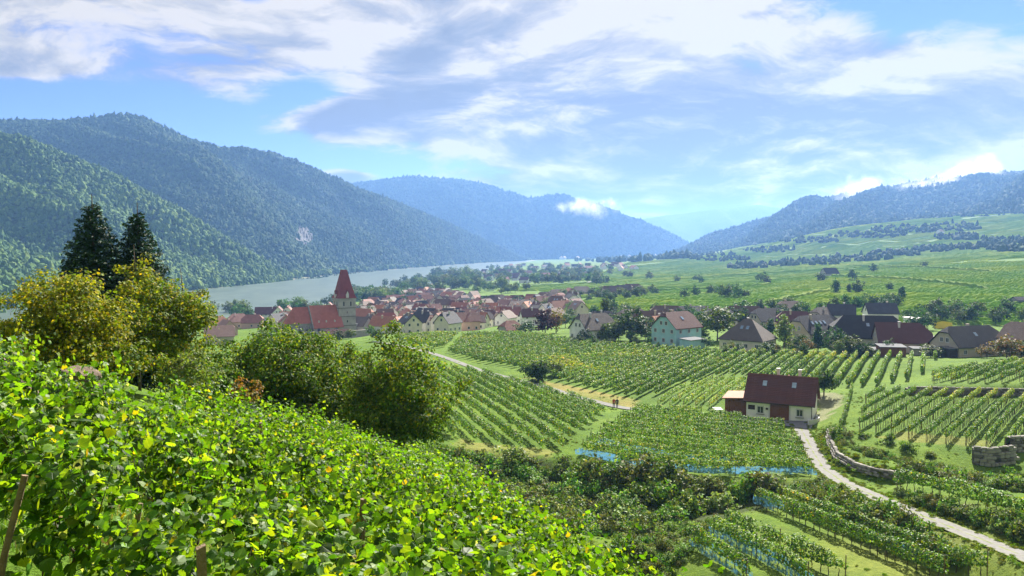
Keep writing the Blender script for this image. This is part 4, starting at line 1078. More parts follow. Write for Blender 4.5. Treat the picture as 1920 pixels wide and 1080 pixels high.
house(1690, 662, 214, 13, 10, 3.4, 4.6, -14, 'red-brown', 'beige', 'long house with dark red-brown roof in front of the black-roofed barn', 0.0, 0.5, group=G1, fine=True, storeys=1)
house(1815, 668, 200, 14.5, 9.5, 3.2, 4.4, 14, 'black', 'beige', 'dark-roofed house with two white-framed gable windows and dark porch', 0.3, 0.3, group=G1, fine=True, sky=1, storeys=1)
house(1925, 664, 196, 9, 9, 4.5, 3.6, -62, 'brown', 'pale yellow', 'pale yellow house cut off at the right edge of the view', 0.2, 0.2, group=G1, fine=True)
house(1112, 638, 251, 12, 9, 4.2, 4.4, 32, 'grey-brown', 'white', 'white house with grey-brown roof partly hidden by trees', 0.3, 0.3, group=G1, fine=True, sky=1)
house(957, 628, 290, 6.5, 6.5, 1.9, 2.9, 30, 'rust-red', 'grey', 'small hut with rust-red roof at the corner of the wide vineyard', 0.6, 0.6, name='hut', cat='hut', wins=False, chim=0)
# porches and sheds attached to the yard side
def shed(px, py, D, d, wallm, roofm, label, rot=0, name='shed', cat='shed', tilt=0.06):
    p = W(px, py, D); root = empty(name, (p[0], p[1], float(H(p[0], p[1]))), R(rot)); tag(root, label, cat)
    obj('wall', MB().box((0, 0, d[2] / 2 - 0.4), (d[0], d[1], d[2] + 0.8)).mesh('shed_wall', M[wallm]), root)
    obj('roof', MB().box((0, 0, 0), (d[0] + 0.6, d[1] + 0.6, 0.14)).mesh('shed_roof', M[roofm]), root, (0, 0, d[2] + 0.12), (tilt, 0, 0))
shed(1298, 648, 228, (6.5, 4.0, 2.7), 'wall_turquoise', 'metal_roof', 'low flat-roofed porch in front of the turquoise house', 38)
shed(1670, 668, 202, (6.0, 4.5, 2.6), 'wood_brown', 'metal_roof', 'brown box shed with pale flat roof below the red-brown house', -10)
shed(1632, 668, 205, (7.5, 4.0, 1.7), 'wood_dark', 'metal_roof', 'low pale-roofed shelter left of the brown box shed', -6)
shed(1726, 668, 203, (4.5, 3.0, 1.8), 'wall_grey', 'metal_roof', 'small grey lean-to right of the brown box shed', -8)
shed(1792, 672, 196, (7.5, 3.5, 2.3), 'wood_dark', 'solar', 'dark porch under the gable of the dark-roofed house', 14)
shed(1740, 650, 222, (7, 12, 2.2), 'wall_pink', 'concrete', 'pale flat canopy between the red-brown and dark-roofed houses', -20)
shed(1715, 600, 292, (5.5, 5.5, 3.4), 'wall_white', 'white', 'small white cube building behind the black-roofed barn', 10)
G2 = 'second line of houses behind the vineyard houses'
for (px, py, D, L, Wd, He, Hr, rot, roof, wall, lab, h) in [
    (1577, 604, 300, 9.5, 8, 5.0, 3.6, -22, 'dark grey', 'white', 'white house with dark roof standing behind the black-roofed barn', 0.0),
    (1650, 604, 312, 11, 8.5, 3.8, 3.6, -8, 'dark grey', 'white', 'low house with slate-grey roof and pale stripe behind the barn', 0.0),
    (1345, 612, 305, 12, 9, 3.2, 4.0, 24, 'black', 'cream', 'house with black roof between turquoise house and big round tree', 0.3),
    (1395, 606, 312, 14, 9, 3.2, 4.2, -12, 'brown', 'beige', 'mottled brown-roofed house behind the big round tree', 0.4),
    (1440, 610, 300, 13, 9, 3.2, 4.2, 20, 'black', 'beige', 'black-roofed house with chimney behind the hipped cream house', 0.4),
    (1490, 618, 285, 12, 9, 3.2, 4.0, -16, 'red-brown', 'beige', 'red-brown roofed house between cream house and skylight house', 0.5),
    (1545, 610, 300, 11, 9, 3.6, 4.0, 30, 'grey-brown', 'grey', 'grey-brown roofed house behind the skylight house', 0.4),
    (1185, 612, 300, 12, 9, 3.4, 4.0, 24, 'grey-brown', 'white', 'white-walled house with grey roof left of the turquoise house', 0.5),
    (1215, 618, 285, 12, 9, 3.0, 4.4, -18, 'brown', 'beige', 'long brown-roofed house just left of the turquoise house', 0.3),
    (1128, 612, 305, 12, 9, 2.8, 4.2, 14, 'dark grey', 'beige', 'dark hipped roof peeping over the trees by the white house', 0.6),
    (1237, 622, 268, 6, 6, 4.4, 2.2, 30, 'orange-red', 'pale yellow', 'small pale yellow house with bright orange roof beside the turquoise house', 0.0),
    (1300, 600, 330, 12, 9, 3.0, 3.6, 6, 'dark grey', 'white', 'blue-grey roofed house far behind the turquoise house', 0.0),
    (1250, 602, 330, 13, 9, 3.0, 3.8, -10, 'brown', 'beige', 'wide brown roof behind the orange-roofed little house', 0.5),
    (1480, 596, 345, 10, 8, 3.0, 3.4, 12, 'brown', 'grey', 'distant brown-roofed house at the foot of the vineyard slope', 0.3)]:
    house(px, py, D, L, Wd, He, Hr, rot, roof, wall, lab, h, h, group=G2, storeys=1)
tp = W(1770, 607, 285)
tag(obj('tarpaulin', MB().add([(-3.2, 0, 0.05), (3.2, 0, 0.05), (3.2, 0.5, 2.2), (0, 0.7, 2.7), (-3.2, 0.5, 2.2), (-3.2, 1.2, 0.05), (3.2, 1.2, 0.05)], [(0, 1, 2, 3, 4), (4, 3, 2, 6, 5), (0, 4, 5), (1, 6, 2)]).mesh('tarpaulin', M['yellow']), None, (tp[0], tp[1], float(H(tp[0], tp[1])))), 'bright yellow tarpaulin below the slope vineyards', 'tarpaulin')

# old village
TOWN = px_poly([(668, 606), (690, 578), (735, 556), (790, 550), (840, 556), (905, 572), (985, 570), (1070, 566), (1088, 590), (1078, 606), (1000, 612), (980, 606), (940, 612), (860, 622), (760, 627), (700, 622)], d0=300)
spots = []
def try_spot(x, y, r):
    if all((x - a) ** 2 + (y - b) ** 2 > ((r + c) * 0.5) ** 2 for a, b, c in spots): spots.append((x, y, r)); return True
for q in [(646, 372, 24), (-90, 355, 20)]: spots.append((W(646, 600, 372)[0], 372, 26)); break
Q = np.array(TOWN); town = []
for k in range(16000):
    x, y = random.uniform(Q[:, 0].min(), Q[:, 0].max()), random.uniform(Q[:, 1].min(), Q[:, 1].max())
    if not inside(TOWN, x, y): continue
    if try_spot(x, y, 9.8 + 2.2 * (y - 380) / 300): town.append((x, y))
    if len(town) >= 240: break
rl = list(ROOFS); rw = [0.15, 0.17, 0.18, 0.11, 0.18, 0.14, 0.0, 0.07]
wl = ['white', 'cream', 'pale yellow', 'grey', 'beige', 'pink']; ww = [0.42, 0.25, 0.07, 0.1, 0.12, 0.04]
town.sort(key=lambda p: p[1])
per = 20
for b in range(0, len(town), per):
    band = sorted(town[b:b + per], key=lambda p: p[0] / p[1])
    for i, (x, y) in enumerate(band):
        roof = random.choices(rl, rw)[0]; wall = random.choices(wl, ww)[0]
        L, Wd = random.uniform(7.5, 12), random.uniform(5.8, 7.8); He = random.uniform(3.6, 5.8); Hr = Wd * random.uniform(0.42, 0.58)
        h = random.choice((0, 0, 0, 0.3, 0.35)); rot = random.choice((18, 18, 108, 108, -30, 60)) + random.uniform(-9, 9)
        house(0, 0, 0, L, Wd, He, Hr, rot, roof, wall, f'{wall} village house with {roof} roof, {ordinal(i + 1)} from left in {ordinal(b // per + 1)} rank of roofs', h, h, group='old village houses', xy=(x, y), name='village_house', storeys=2, chim=1 if y < 560 else 0, wins=y < 620, sky=random.choice((0, 0, 0, 2)) if y < 480 else 0)
G3 = 'houses between the trees and the church'
for (px, py, D, L, Wd, He, Hr, rot, roof, wall, lab, h) in [
    (404, 622, 440, 11, 9, 4.4, 4.2, 30, 'orange-red', 'pink', 'orange-roofed house nearest the yellow trees, left of the church', 0.4),
    (425, 634, 400, 10, 8, 4.2, 4.0, -52, 'dusty pink', 'pink', 'dusty pink roofed house in front of the orange-roofed one', 0.0),
    (447, 618, 460, 11, 9, 4.2, 4.2, 24, 'dusty pink', 'beige', 'dusty pink hipped roof beside the orange-roofed house', 0.6),
    (474, 622, 450, 11, 9, 3.6, 4.0, 10, 'rust-red', 'pink', 'rust-red roofed house half hidden by the walnut tree', 0.5),
    (412, 648, 350, 12, 9, 4.2, 4.2, 20, 'dusty pink', 'beige', 'low pinkish house showing between the walnut and yellow trees', 0.2),
    (500, 604, 565, 15, 9, 5.0, 4.6, 12, 'red-brown', 'white', 'long white building with dark red roof near the river', 0.0),
    (523, 603, 560, 12, 9, 5.0, 4.6, 102, 'red-brown', 'white', 'white gabled wing in the middle of the riverside building', 0.0),
    (540, 602, 566, 11, 9, 5.2, 4.4, 100, 'rust-red', 'white', 'right gable wing of the white riverside building', 0.2),
    (523, 628, 425, 11, 9, 3.6, 4.6, 62, 'dark grey', 'cream', 'dark-roofed house with pale gable left of the church apse', 0.0),
    (545, 618, 450, 12, 8, 4.4, 3.8, 16, 'orange-red', 'cream', 'orange-roofed house behind the church apse', 0.2),
    (538, 630, 410, 9, 8, 4.0, 3.8, 108, 'rust-red', 'beige', 'rust-red roofed house beside the church apse', 0.0),
    (655, 590, 560, 12, 9, 4.4, 4.0, 14, 'brown', 'cream', 'brown-roofed house seen just behind the church spire', 0.3),
    (618, 583, 640, 10, 8, 4.4, 4.0, 100, 'rust-red', 'cream', 'cream gabled house by the river left of the spire', 0.0)]:
    house(px, py, D, L, Wd, He, Hr, rot, roof, wall, lab, h, h, group=G3, storeys=2, name='village_house')
    spots.append((*W(px, py, D)[:2], 12))
# houses at the right end of the village, under the slope
G4 = 'farmhouses at the valley end of the village'
for i, (px, py, D, rot, roof) in enumerate([(1068, 556, 640, 100, 'rust-red'), (1090, 554, 660, 20, 'grey-brown'), (1145, 552, 640, 12, 'brown'), (1170, 552, 640, -20, 'grey-brown'), (1185, 548, 660, 8, 'brown'), (1047, 560, 620, 20, 'brown')]):
    house(px, py, D, 13, 9, 3.6, 4.2, rot, roof, 'beige', f'{roof}-roofed farmhouse among trees beyond the village, {ordinal(i + 1)} built of its line', 0.3, 0.3, group=G4, storeys=1, wins=False, chim=0)
# stone barn and huts on the slope
house(1555, 530, 760, 15, 9, 4.0, 5.0, 18, 'dark grey', 'grey', 'dark stone barn standing alone in the vineyards', 0.2, 0.2, name='barn', cat='barn', wins=False, chim=0)
house(1909, 570, 345, 4.5, 3.6, 2.2, 1.2, 10, 'dark grey', 'grey', 'dark field hut at the right edge of the slope', 0.0, 0.0, name='hut', cat='hut', wins=False, chim=0)
house(1763, 436, 1600, 13, 10, 5, 4, 30, 'grey-brown', 'white', 'gleaming white house high on the vineyard knoll', 0.3, 0.3, wins=False, chim=0)
# second village down the valley
V2 = []
for k in range(4000):
    px, py = random.uniform(905, 1205), random.uniform(496, 536)
    if py > 530 - abs(px - 960) * 0.11 + 6 or py < 497 + max(0, (px - 1150)) * 0.05: continue
    if px > 1145 and py > 508: continue
    p = hit(px, py, d0=700)
    if p[1] > 3000 or p[1] < 900: continue
    if all((p[0] - a) ** 2 + (p[1] - b) ** 2 > 22 ** 2 for a, b in V2): V2.append((p[0], p[1]))
    if len(V2) >= 64: break
V2.sort(key=lambda p: p[0] / p[1])
for i, (x, y) in enumerate(V2):
    roof = random.choices(['red-brown', 'orange-red', 'brown', 'rust-red', 'dark grey'], [3, 2, 3, 3, 1])[0]
    house(0, 0, 0, random.uniform(11, 18), random.uniform(9, 12), random.uniform(4, 6), random.uniform(4, 5.5), random.uniform(0, 180), roof, 'white', f'small {roof}-roofed house of the far village, {ordinal(i + 1)} from left', group='far village houses', xy=(x, y), name='village_house', wins=False, chim=0)
for i, (px, py) in enumerate([(1052, 476), (1083, 475), (1058, 482), (1165, 473), (1180, 472), (1212, 471), (1228, 470), (1253, 471)]):
    p = W(px, py, 4450 if px < 1100 else 4750)
    house(0, 0, 0, 22, 16, 9, 6, random.uniform(0, 90), 'dusty pink', 'white', f'white speck of a house under the hazy ridge, {ordinal(i + 1)} from left', group='houses under the hazy ridge', xy=(p[0], p[1]), wins=False, chim=0, dz=2.0)

# ------------------------------------------------------------------ fortified church
def church():
    p = W(646, 626, 372); zc = 60 - (622 - 468) / FPX * 372
    root = empty('church', (p[0], p[1], zc), R(212))
    tag(root, 'old fortified church with red steep roofs and tall square tower', 'church')
    ow = M['old_wall']
    tw = obj('tower', MB().box((0, 0, 6.2), (8.2, 8.2, 19.0)).mesh('tower_wall', ow), root)
    for z in (3.2, 7.4, 11.4):
        obj('string_course', MB().box((0, 0, z), (8.42, 8.42, 0.32)).mesh('string_course', M['stone_dark']), tw)
    obj('cornice', MB().box((0, 0, 15.75), (8.8, 8.8, 0.4)).mesh('cornice', ow), tw)
    slit = MB().add([(-0.35, 0, -1), (0.35, 0, -1), (0.35, 0, 0.7), (0, 0, 1.15), (-0.35, 0, 0.7), (-0.35, 0.1, -1), (0.35, 0.1, -1), (0.35, 0.1, 0.7), (0, 0.1, 1.15), (-0.35, 0.1, 0.7)],
                    [(0, 1, 2, 3, 4), (0, 5, 6, 1), (1, 6, 7, 2), (2, 7, 8, 3), (3, 8, 9, 4), (4, 9, 5, 0)]).mesh('slit_window', M['glass'])
    for nx, ny, rz in ((0, 1, math.pi), (1, 0, math.pi / 2), (-1, 0, -math.pi / 2)):
        for s in (-1.7, 1.7):
            obj('window', slit, tw, (nx * 4.16 + abs(ny) * s, ny * 4.16 + abs(nx) * s, 13.4), (0, 0, rz))
        for z in (9.4, 5.2): obj('window', slit, tw, (nx * 4.16, ny * 4.16, z), (0, 0, rz), (0.8, 1, 0.5))
    b, t, hh = 4.55, 0.35, 13.2
    sp = MB().add([(-b, -b, 0), (b, -b, 0), (b, b, 0), (-b, b, 0), (-3.6, -3.6, 2.0), (3.6, -3.6, 2.0), (3.6, 3.6, 2.0), (-3.6, 3.6, 2.0), (-1.5, -t, hh), (1.5, -t, hh), (1.5, t, hh), (-1.5, t, hh)],
                  [(3, 2, 1, 0), (0, 1, 5, 4), (1, 2, 6, 5), (2, 3, 7, 6), (3, 0, 4, 7), (4, 5, 9, 8), (5, 6, 10, 9), (6, 7, 11, 10), (7, 4, 8, 11), (8, 9, 10, 11)])
    so = obj('spire', sp.mesh('spire', M['roof_spire']), root, (0, 0, 15.98))
    dv, df = roof_shape(2.0, 1.3, 1.5, 0.1, 0, 0, 0.08)
    for nx, ny, rz in ((0, 1, -math.pi / 2), (1, 0, 0), (-1, 0, math.pi), (0, -1, math.pi / 2)):
        dr = obj('dormer', MB().add(*wall_shape(2.0, 1.2, 1.6, 1.4, 0, 0, 0.3)).mesh('dormer_wall', M['white']), so, (nx * 3.6, ny * 3.6, 0.55), (0, 0, rz))
        obj('dormer_roof', MB().add([(x, y, z + 1.6) for x, y, z in dv], df).mesh('dormer_roof', M['roof_spire']), so, (nx * 3.6, ny * 3.6, 0.57), (0, 0, rz))
    # nave
    v, f = wall_shape(13.5, 14.5, 3.6, 9.3, 0, 0, 4)
    obj('nave_wall', MB().add(v, f).mesh('nave_wall', ow), root, (10.2, 0, 0))
    v, f = roof_shape(13.5, 14.5, 9.3, 0.4, 0, 0, 0.25)
    nr = obj('nave_roof', MB().add(v, f).mesh('nave_roof', M['roof_church']), root, (10.2, 0, 3.6))
    for k in (-3.5, 0.5, 4.0):
        obj('dormer', MB().add(*wall_shape(1.0, 1.0, 0.7, 0.6, 0, 0, 0.8)).mesh('dormer_wall', M['white']), nr, (k, 5.6, 2.1), (0, 0, math.pi / 2), (0.6, 0.6, 0.6))
    for k in (6.5, 10.5, 14.5):
        obj('window', slit, root, (k, 7.30, 1.9), (0, 0, math.pi), (2.2, 1, 1.0))
    obj('gable_parapet', MB().add([(0, -7.6, 3.2), (0, 0, 13.6), (0, 7.6, 3.2), (0.5, -7.6, 3.2), (0.5, 0, 13.6), (0.5, 7.6, 3.2), (0, -7.6, 2.5), (0, 7.6, 2.5), (0.5, -7.6, 2.5), (0.5, 7.6, 2.5)],
        [(0, 1, 2, 7, 6), (3, 8, 9, 5, 4), (0, 3, 4, 1), (1, 4, 5, 2), (2, 5, 9, 7), (0, 6, 8, 3)]).mesh('gable_parapet', M['stone']), root, (17.05, 0, 0))
    # choir with polygonal apse
    w2 = 4.6
    plan = [(17.5, -w2), (24.5, -w2), (28.2, -2.0), (28.2, 2.0), (24.5, w2), (17.5, w2)]
    n = len(plan); zt = 5.4
    V = [(x, y, -4) for x, y in plan] + [(x, y, zt) for x, y in plan]
    obj('choir_wall', MB().add(V, [(i, (i + 1) % n, n + (i + 1) % n, n + i) for i in range(n)]).mesh('choir_wall', ow), root)
    e = [(x + (0.5 if x > 18 else 0), y * 1.1, zt - 0.3) for x, y in plan]; r0, r1 = (17.5, 0, 12.4), (24.2, 0, 12.4)
    V = e + [r0, r1]
    obj('choir_roof', MB().add(V, [(0, 1, 7, 6), (1, 2, 7), (2, 3, 7), (3, 4, 7), (4, 5, 6, 7), (5, 4, 3, 2, 1, 0)]).mesh('choir_roof', M['roof_church']), root)
    for (x, y, rz) in ((21, 4.75, 0), (24.6, 4.75, -0.3), (28.4, 2.1, -1.1), (28.4, -2.1, -2.0), (17.9, 4.75, 0)):
        obj('buttress', MB().add([(-0.4, -0.2, -4), (0.4, -0.2, -4), (0.4, 1.3, -4), (-0.4, 1.3, -4), (-0.4, -0.2, 4.6), (0.4, -0.2, 4.6), (0.4, 0.5, 3.6), (-0.4, 0.5, 3.6), (0.4, 1.3, 1.0), (-0.4, 1.3, 1.0)],
            [(0, 1, 5, 4), (1, 2, 8, 6, 5), (0, 4, 7, 9, 3), (4, 5, 6, 7), (7, 6, 8, 9), (9, 8, 2, 3)]).mesh('buttress', M['stone']), root, (x, y, 0), (0, 0, rz))
    for (x, y, rz) in ((19.5, 4.63, math.pi), (22.8, 4.63, math.pi), (26.4, 3.35, math.pi - 0.62), (28.24, 0, math.pi / 2)):
        obj('window', slit, root, (x, y, 2.0), (0, 0, rz), (1.5, 1, 1.9))
    return p, zc
cp, cz = church()
def wall_line(name, label, L, h, th, mat, cat='wall', merlon=False):
    P = [W(*q) for q in L]; x0, y0 = P[0][0], P[0][1]; z0 = float(H(x0, y0)); mb = MB()
    for a, b in zip(P[:-1], P[1:]):
        d = np.array((b[0] - a[0], b[1] - a[1])); ln = np.linalg.norm(d); ang = math.atan2(d[1], d[0]); c = ((a[0] + b[0]) / 2, (a[1] + b[1]) / 2)
        zg = float(H(*c)); Mx = Matrix.Translation((c[0] - x0, c[1] - y0, zg - z0)) @ Matrix.Rotation(ang, 4, 'Z')
        mb.box((0, 0, h / 2 - 1.5), (ln + th * 0.8, th, h + 3), 0, Mx)
    return tag(obj(name, mb.mesh(name, mat), None, (x0, y0, z0)), label, cat)
wall_line('fortification_wall', 'grey fortification wall curving below the church', [(575, 632, 358), (610, 636, 352), (650, 636, 352), (690, 632, 358), (702, 624, 372)], 3.2, 1.0, M['old_wall'])
wall_line('fortification_wall', 'upper stone wall right of the church tower', [(662, 622, 378), (685, 618, 386), (700, 614, 396)], 4.2, 0.9, M['old_wall'])
house(634, 648, 336, 10, 7, 2.0, 2.6, 14, 'red-brown', 'grey', 'dark red gatehouse roof below the church wall', 0.2, 0.2, name='gatehouse', cat='house', wins=False, chim=0)
house(672, 622, 385, 13, 8, 3.4, 3.8, 150, 'grey-brown', 'grey', 'grey-brown annex roof beside the church tower', 0.0, 0.0, name='annex', cat='house', wins=False, chim=0)

# ------------------------------------------------------------------ cellar house on the farm road
def cellar_house():
    p = W(1466, 772, 132.5); x, y = p[0], p[1]; z = float(H(x, y)); rot = -27
    root = empty('cellar_house', (x, y, z), R(rot)); tag(root, 'small white cellar house with red tiled roof and brown garage door on farm road', 'house')
    L, Wd, He, Hr = 10.4, 7.4, 3.1, 3.5
    obj('wall', MB().add(*wall_shape(L, Wd, He, Hr, 0, 0, 1.5)).mesh('wall', M['wall_white']), root)
    v, f = roof_shape(L, Wd, Hr, 0.5, 0, 0, 0.2)
    ro = obj('roof', MB().add(v, f).mesh('roof', M['roof_red-brown']), root, (0, 0, He))
    obj('ridge_cap', MB().tube([(-L / 2 - 0.45, 0, Hr + 0.02), (L / 2 + 0.45, 0, Hr + 0.02)], 0.13, 6).mesh('ridge_cap', M['roof_rust-red']), ro)
    # tile courses as real steps on the slope facing the road
    pitch = math.atan2(Hr, Wd / 2); sl = math.hypot(Hr, Wd / 2) + 0.6
    course = MB().box((0, 0, 0.02), (L + 0.9, 0.30, 0.035)).mesh('tile_course', M['roof_red-brown'])
    n = int(sl / 0.36)
    for s in (-1, 1):
        for k in range(n):
            d = 0.2 + k * 0.36; yy = s * d * math.cos(pitch); zz = Hr - d * math.sin(pitch)
            obj('tile_course', course, ro, (0, yy, zz + 0.01), (-s * (pitch - 0.05), 0, 0))
    for cx in (-2.6, 2.1):
        obj('skylight', sky_mesh, ro, (cx, -Wd / 2 * 0.38, Hr * 0.62 + 0.06), (pitch, 0, 0), (0.85, 0.9, 1))
    for cx in (-0.9, 2.6): obj('chimney', chim_white, ro, (cx, 1.6, 1.6), None, (0.9, 0.9, 2.6))
    dv, df = roof_shape(2.4, 2.0, 1.0, 0.25, 0, 0, 0.1)
    obj('dormer', MB().add(dv, df).mesh('dormer', M['roof_orange-red']), ro, (0.6, 1.9, 2.3), (0, 0, math.pi / 2))
    door = obj('garage_door', MB().box((0, 0, 1.25), (3.0, 0.08, 2.5)).mesh('garage_door', M['wood_brown']), root, (0.15, -Wd / 2 - 0.05, -0.15))
    bd = MB().box((0, 0, 1.25), (0.31, 0.05, 2.42)).mesh('board', M['wood_brown'])
    for k in range(9): obj('board', bd, door, (-1.32 + k * 0.33, -0.045, 0))
    obj('door_frame', MB().box((-1.62, 0, 1.3), (0.2, 0.14, 2.7)).box((1.62, 0, 1.3), (0.2, 0.14, 2.7)).box((0, 0, 2.6), (3.1, 0.14, 0.2)).mesh('door_frame', M['white']), root, (0.15, -Wd / 2 - 0.05, -0.15))
    for cx in (-2.9, 3.3):
        w = obj('window', frame_mesh, root, (cx, -Wd / 2 - 0.03, 1.25), None, (1.15, 1.2, 1.35)); obj('pane', pane_mesh, w)
        obj('sill', MB().box((0, -0.08, -0.54), (1.15, 0.2, 0.06)).mesh('sill', M['stone']), w)
    obj('info_board', MB().box((0, 0, 0), (1.1, 0.06, 0.75)).mesh('info_board', M['wood_dark']), root, (-4.35, -Wd / 2 - 0.04, 1.55))
    obj('wall_lamp', MB().box((0, 0, 0), (0.35, 0.2, 0.3)).mesh('wall_lamp', M['wood_dark']), root, (-1.85, -Wd / 2 - 0.1, 1.5))
    obj('eaves_gutter', MB().tube([(-L / 2 - 0.5, 0, 0), (L / 2 + 0.5, 0, 0)], 0.07, 6).mesh('eaves_gutter', M['wood_dark']), root, (0, -Wd / 2 - 0.55, He - 0.55))
    obj('downpipe', MB().tube([(0, 0, 0), (0, 0.4, -0.3), (0, 0.42, -2.6)], 0.05, 6).mesh('downpipe', M['wood_dark']), root, (L / 2 - 0.05, -Wd / 2 - 0.5, He - 0.5))
    lt = []
    for k in range(9):                       # faded wall lettering, too small to read
        if k != 4: lt.append((k * 0.26, 0.0))
    mb = MB()
    for a, b in lt: mb.box((a, 0, 0.06 * math.sin(a * 1.4)), (0.17, 0.02, 0.17))
    obj('lettering', mb.mesh('lettering', M['stone']), root, (-3.5, -Wd / 2 - 0.02, 2.55))
    # annex
    ax = obj('annex', MB().box((0, 0, 1.15), (3.6, 4.2, 2.9)).mesh('annex', M['wood_brown']), root, (-7.1, -0.9, -0.1))
    ab = MB().box((0, 0, 1.1), (0.36, 0.05, 2.5)).mesh('board', M['wood_brown'])
    for k in range(9): obj('board', ab, ax, (-1.6 + k * 0.4, -2.12, 0))
    ar = obj('annex_roof', MB().add([(-2.2, -2.6, 2.42), (2.05, -2.6, 2.75), (2.05, 2.5, 3.15), (-2.2, 2.5, 2.82), (-2.2, -2.6, 2.24), (2.05, -2.6, 2.57), (2.05, 2.5, 2.97), (-2.2, 2.5, 2.64)],
        [(0, 1, 2, 3), (7, 6, 5, 4), (0, 4, 5, 1), (1, 5, 6, 2), (2, 6, 7, 3), (3, 7, 4, 0)]).mesh('annex_roof', M['roof_orange-red']), root, (-7.1, -0.9, 0.25))
    # forecourt
    pv = MB(); g = 26; nx_, ny_ = 22, 9; V = []
    for j in range(ny_ + 1):
        for i in range(nx_ + 1):
            lx, ly = -9.6 + 15.2 * i / nx_, -3.6 - 5.0 * j / ny_ * (0.55 + 0.45 * i / nx_)
            wx, wy = x + lx * math.cos(R(rot)) - ly * math.sin(R(rot)), y + lx * math.sin(R(rot)) + ly * math.cos(R(rot))
            V.append((wx, wy, float(H(wx, wy)) + 0.13))
    F = [(j * (nx_ + 1) + i, (j + 1) * (nx_ + 1) + i, (j + 1) * (nx_ + 1) + i + 1, j * (nx_ + 1) + i + 1) for j in range(ny_) for i in range(nx_)]
    tag(obj('pavement', pv.add(V, F).mesh('pavement', M['asphalt'])), 'grey asphalt forecourt of the cellar house', kind='structure')
    # low curved retaining wall at the corner
    mb = MB()
    pts = [(5.6, -1.5), (6.2, -3.4), (6.0, -5.2), (5.0, -6.6)]
    for a, b in zip(pts[:-1], pts[1:]):
        c = ((a[0] + b[0]) / 2, (a[1] + b[1]) / 2); ln = math.hypot(b[0] - a[0], b[1] - a[1])
        mb.box((0, 0, 0.2), (ln + 0.12, 0.28, 1.2), 0, Matrix.Translation((c[0], c[1], 0)) @ Matrix.Rotation(math.atan2(b[1] - a[1], b[0] - a[0]), 4, 'Z'))
    tag(obj('low_wall', mb.mesh('low_wall', M['white']), None, (x, y, z), (0, 0, R(rot))), 'low white curved wall at the corner of the cellar house yard', 'wall')
    # garden table and chairs on the patio
    for i, (lx, ly) in enumerate([(-10.4, -2.3), (-9.8, -3.6)]):
        wx, wy = x + lx * math.cos(R(rot)) - ly * math.sin(R(rot)), y + lx * math.sin(R(rot)) + ly * math.cos(R(rot))
        t = empty('garden_table', (wx, wy, float(H(wx, wy)) + 0.1), R(20 * i)); tag(t, ['pale garden table at the patio edge beside the annex', 'pale garden table nearer the vines beside the annex'][i], 'table')
        obj('table_top', MB().box((0, 0, 0.74), (1.4, 0.8, 0.06)).mesh('table_top', M['white']), t)
        for sx in (-.6, .6):
            for sy in (-.3, .3): obj('leg', MB().box((sx, sy, 0.35), (0.06, 0.06, 0.72)).mesh('leg', M['white']), t)
cellar_house()

# ------------------------------------------------------------------ dry-stone walls, stone by stone
stone_meshes = []
for k in range(6):
    bm = bmesh.new(); bmesh.ops.create_cube(bm, size=1.0)
    bmesh.ops.bevel(bm, geom=bm.edges[:], offset=0.12, segments=1, affect='EDGES')
    for v in bm.verts: v.co += Vector((random.uniform(-.06, .06), random.uniform(-.06, .06), random.uniform(-.06, .06)))
    me = bpy.data.meshes.new('stone'); bm.to_mesh(me); bm.free(); me.materials.append(M['stone'] if k < 4 else M['stone_dark']); stone_meshes.append(me)
def stone_wall(label, P, h, name='dry_stone_wall', sw=0.65, sh=0.36, lean=0.18, dark=False):
    P = np.asarray(P); root = empty(name, (P[0][0], P[0][1], float(H(P[0][0], P[0][1])))); tag(root, label, 'wall')
    o0 = np.array(root.location); d = np.r_[0, np.cumsum(np.linalg.norm(np.diff(P[:, :2], axis=0), axis=1))]
    f = lambda t: np.array((np.interp(t, d, P[:, 0]), np.interp(t, d, P[:, 1])))
    # core behind the face so no daylight shows through
    V = []; Fc = []
    for i, t in enumerate(np.linspace(0, d[-1], max(3, int(d[-1] / 1.0)))):
        q = f(t); a = f(min(t + 0.3, d[-1])) - f(max(t - 0.3, 0)); a /= np.linalg.norm(a) + 1e-9; nrm = np.array((-a[1], a[0]))
        if nrm @ q < 0: nrm = -nrm
        z = float(H(*q)) - 0.6
        for zz, off in ((z, 0.12), (z + h + 0.55, 0.12 + lean * h), (z + h + 0.55, 1.3), (z, 1.3)): V.append((q[0] + nrm[0] * off - o0[0], q[1] + nrm[1] * off - o0[1], zz - o0[2]))
        if i: b = 4 * i; Fc += [(b - 4 + k, b - 4 + (k + 1) % 4, b + (k + 1) % 4, b + k) for k in range(4)]
    obj('wall_core', MB().add(V, Fc).mesh('wall_core', M['stone_dark']), root)
    z = 0.0; row = 0
    while z < h:
        hh = sh * random.uniform(0.8, 1.25); t = random.random() * 0.3
        while t < d[-1] - 0.2:
            w = sw * random.uniform(0.6, 1.5); q = f(t + w / 2); a = f(min(t + w, d[-1])) - f(t); ang = math.atan2(a[1], a[0]); nrm = np.array((-math.sin(ang), math.cos(ang)))
            if nrm @ q < 0: nrm = -nrm
            q2 = q + nrm * (lean * z + random.uniform(-0.04, 0.05))
            if random.random() > 0.05:
                obj('stone', stone_meshes[random.randrange(2, 6) if dark else random.randrange(6)], root, (q2[0] - o0[0], q2[1] - o0[1], float(H(*q)) + z + hh / 2 - o0[2]), (random.uniform(-.06, .06), random.uniform(-.06, .06), ang), (w * 0.94, 0.45, hh * 0.92))
            t += w
        z += hh * 0.98; row += 1
stone_wall('rough dry-stone wall curving along the farm road', WF + np.array((0.1, 0.1, 0)), 0.7, sw=0.6, sh=0.3, lean=0.6, dark=True)
